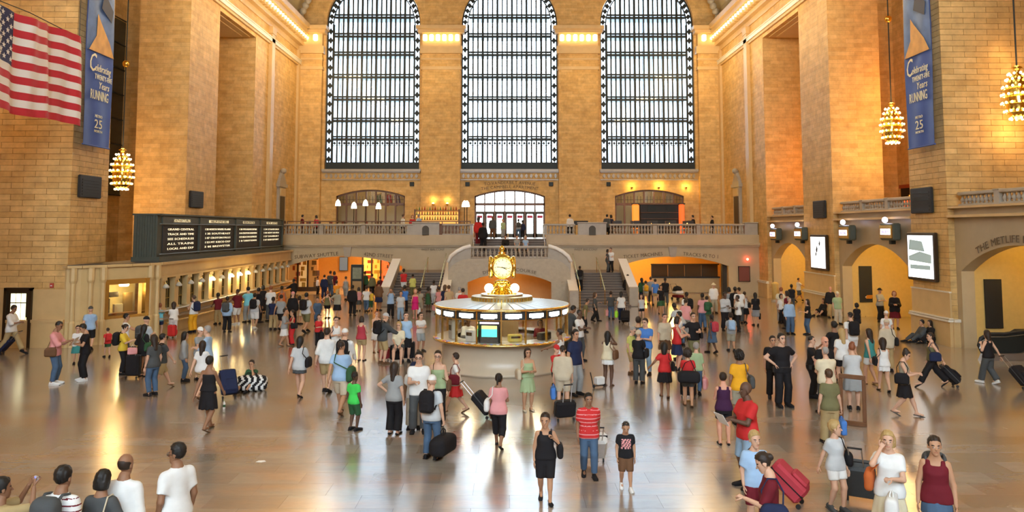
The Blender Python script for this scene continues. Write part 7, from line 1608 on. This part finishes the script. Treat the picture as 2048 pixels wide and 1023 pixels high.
            s = p['H']; pts = [(.108*s*math.cos(t), .083*s*math.sin(t), .545*s) for t in [2*math.pi*i/20 for i in range(21)]]; b_ = ob('duty_belt', MB().tube(pts, .022, 6), M_BLACK, p['root']); ob('holster', MB().chbox(.1*s,.135*s,-.04,.05,.47*s,.55*s,.01), M_BLACK, p['root'])
# shirt prints and stripes that sit proud of the cloth
# ---------------------------------------------------------------- luggage and loose things on the floor
def fl(u, v): return FL(u, v)
x, y, _ = fl(262, 757); suitcase(x, y, R(175), 'black', uniq('upright black suitcase standing alone among the left queue'), 0, h=.66)
e = empty('paper_bag', (x, y+.02, .72), R(20), uniq('small pink and white bag on top of the upright suitcase'), 'bag'); V, Q = bag_blob('tote'); ob('body', to_mesh('body', V, Q, [cm('pink')]), None, e); ob('handle', MB().tube([(-.08,0,.28),(0,0,.42),(.08,0,.28)], .01, 5), cm('white'), e); e.scale = (.7,.7,.7)
x, y, _ = fl(340, 676); suitcase(x, y, R(160), 'red', uniq('small red suitcase beside the white-clad woman at the ticket ledge'), 0, h=.5, w_=.34)
x, y, _ = fl(458, 796); suitcase(x, y, R(40), 'navy', uniq('tilted navy suitcase right of the black-dressed woman'), .45, h=.7)
x, y, _ = fl(792, 724); suitcase(x, y, R(185), 'black', uniq('black suitcase used as a seat by the blonde woman'), 0, h=.52)
x, y, _ = fl(815, 721); suitcase(x, y, R(170), 'black', uniq('second black suitcase right of the seated blonde woman'), 0, h=.6)
x, y, _ = fl(768, 722); suitcase(x, y, R(180), 'crimson', uniq('small red suitcase left of the seated blonde woman'), 0, h=.42, w_=.34)
x, y, _ = fl(1132, 842); suitcase(x, y, R(200), 'black', uniq('black wheeled case with raised handle behind the beige shirt'), .2, h=.42, w_=.5)
x, y, _ = fl(1377, 797); suitcase(x, y, R(170), 'black', uniq('black suitcase pushed by the red-shirted duffel carrier'), 0, h=.6)
x, y, _ = fl(1742, 632); suitcase(x, y, R(180), 'black', uniq('black suitcase standing beside the waiter-like person'), 0, h=.6)
x, y, _ = fl(1722, 1004); suitcase(x, y, R(150), 'dgrey', uniq('dark grey shiny suitcase beside the white shorts at bottom right'), .6, h=.75, w_=.5)
x, y, _ = fl(1600, 1012); suitcase(x, y, R(60), 'crimson', uniq('big red and black duffel case on wheels at bottom right'), .85, h=.68, w_=.38, d=.32)
x, y, _ = fl(1198, 774); e = empty('folding_cart', (x, y, 0), R(30), uniq('small white and black folding cart behind the long-haired woman'), 'cart'); ob('frame', MB().tube([(-.2,0,.05),(-.3,0,.45)], .015).tube([(-.2,0,.05),(.2,0,.05)], .015), M_BLACK, e); ob('load', MB().chbox(-.12,.16,-.1,.1,.08,.3,.03), cm('white'), e)
for sx in (-.18,.18): ob('wheel', MB().lathe([(.0,-.01),(.05,-.01),(.05,.01),(0,.01)], 10).xf(Matrix.Translation((sx,0,.05)) @ Matrix.Rotation(math.pi/2, 4, 'X')), M_BLACK, e)
# zebra bag
x, y, _ = fl(502, 781); e = empty('zebra_bag', (x, y, 0), R(8), uniq('large zebra-striped bag on the floor before the seated child'), 'bag'); V, Q = bag_blob('duffel'); zb = to_mesh('body', V*np.array((1.25,1.2,1.15)), Q, [cm('black'), cm('white')])
C_ = np.array([q.center[:] for q in zb.polygons]); zb.polygons.foreach_set('material_index', ((np.sin(C_[:,0]*38+3*np.sin(C_[:,2]*14)+C_[:,1]*6) > .15)).astype(np.int32)); ob('body', zb, None, e); ob('handle', MB().tube([(-.2,0,.38),(-.1,0,.5),(.1,0,.5),(.2,0,.38)], .015, 6), cm('black'), e)
# bottle and litter
x, y, _ = fl(448, 818); e = empty('water_bottle', (x, y, 0), 0, uniq('small clear water bottle standing on the floor'), 'bottle'); ob('body', MB().lathe([(.03,0),(.032,.02),(.032,.15),(.013,.19),(.013,.21)], 12), cm('white'), e, True); ob('cap', MB().lathe([(.014,.2),(.014,.22),(0,.221)], 10), cm('sage'), e); ob('label_band', MB().lathe([(.033,.06),(.033,.12)], 12), cm('dgreen'), e)
x, y, _ = fl(522, 922); ob('paper_scrap', MB().prism([(-.09,-.05),(.02,-.07),(.1,-.01),(.05,.06),(-.06,.05)], (0,0,.002), (1,0,0), (0,1,0), (0,0,1), .003), M_WHITEP, loc=(x,y,0), label=uniq('white paper scrap lying on the left foreground floor'), cat='litter')
# stroller by the right counter
x, y, _ = fl(1356, 600); e = empty('stroller', (x, y, 0), R(25), uniq('black and white stroller parked at the right stone counter'), 'stroller'); ob('hood', MB().lathe([(.0,.0),(.3,.0),(.3,.1),(.22,.25),(.0,.32)], 12).xf(Matrix.Translation((0,.05,.6))), cm('black'), e, True); ob('seat', MB().chbox(-.26,.26,-.3,.3,.4,.62,.06), cm('white'), e); ob('basket', MB().chbox(-.26,.26,-.32,.3,.18,.34,.04), cm('maroon'), e); ob('push_handle', MB().tube([(-.22,.25,.5),(-.22,.5,1.0),(.22,.5,1.0),(.22,.25,.5)], .015, 6), M_BLACK, e)
for sx in (-.25,.25):
    for sy in (-.28,.28): ob('wheel', MB().lathe([(.0,-.02),(.1,-.02),(.1,.02),(0,.02)], 12).xf(Matrix.Translation((sx,sy,.1)) @ Matrix.Rotation(math.pi/2, 4, 'Y')), M_BLACK, e)
# big picture frame carried at right
x, y, _ = fl(1706, 850); e = empty('picture_frame', (x, y, 0), R(-35), uniq('big empty dark picture frame carried at the right'), 'picture frame')
for nm, b in (('top_rail',(-.28,.3,1.05,1.15)),('bottom_rail',(-.28,.3,0,.1)),('side_rail',(-.28,-.2,.1,1.05)),('side_rail',(.22,.3,.1,1.05))): ob(nm, MB().chbox(b[0],b[1],-.03,.03,b[2],b[3],.012), M_WOOD, e)
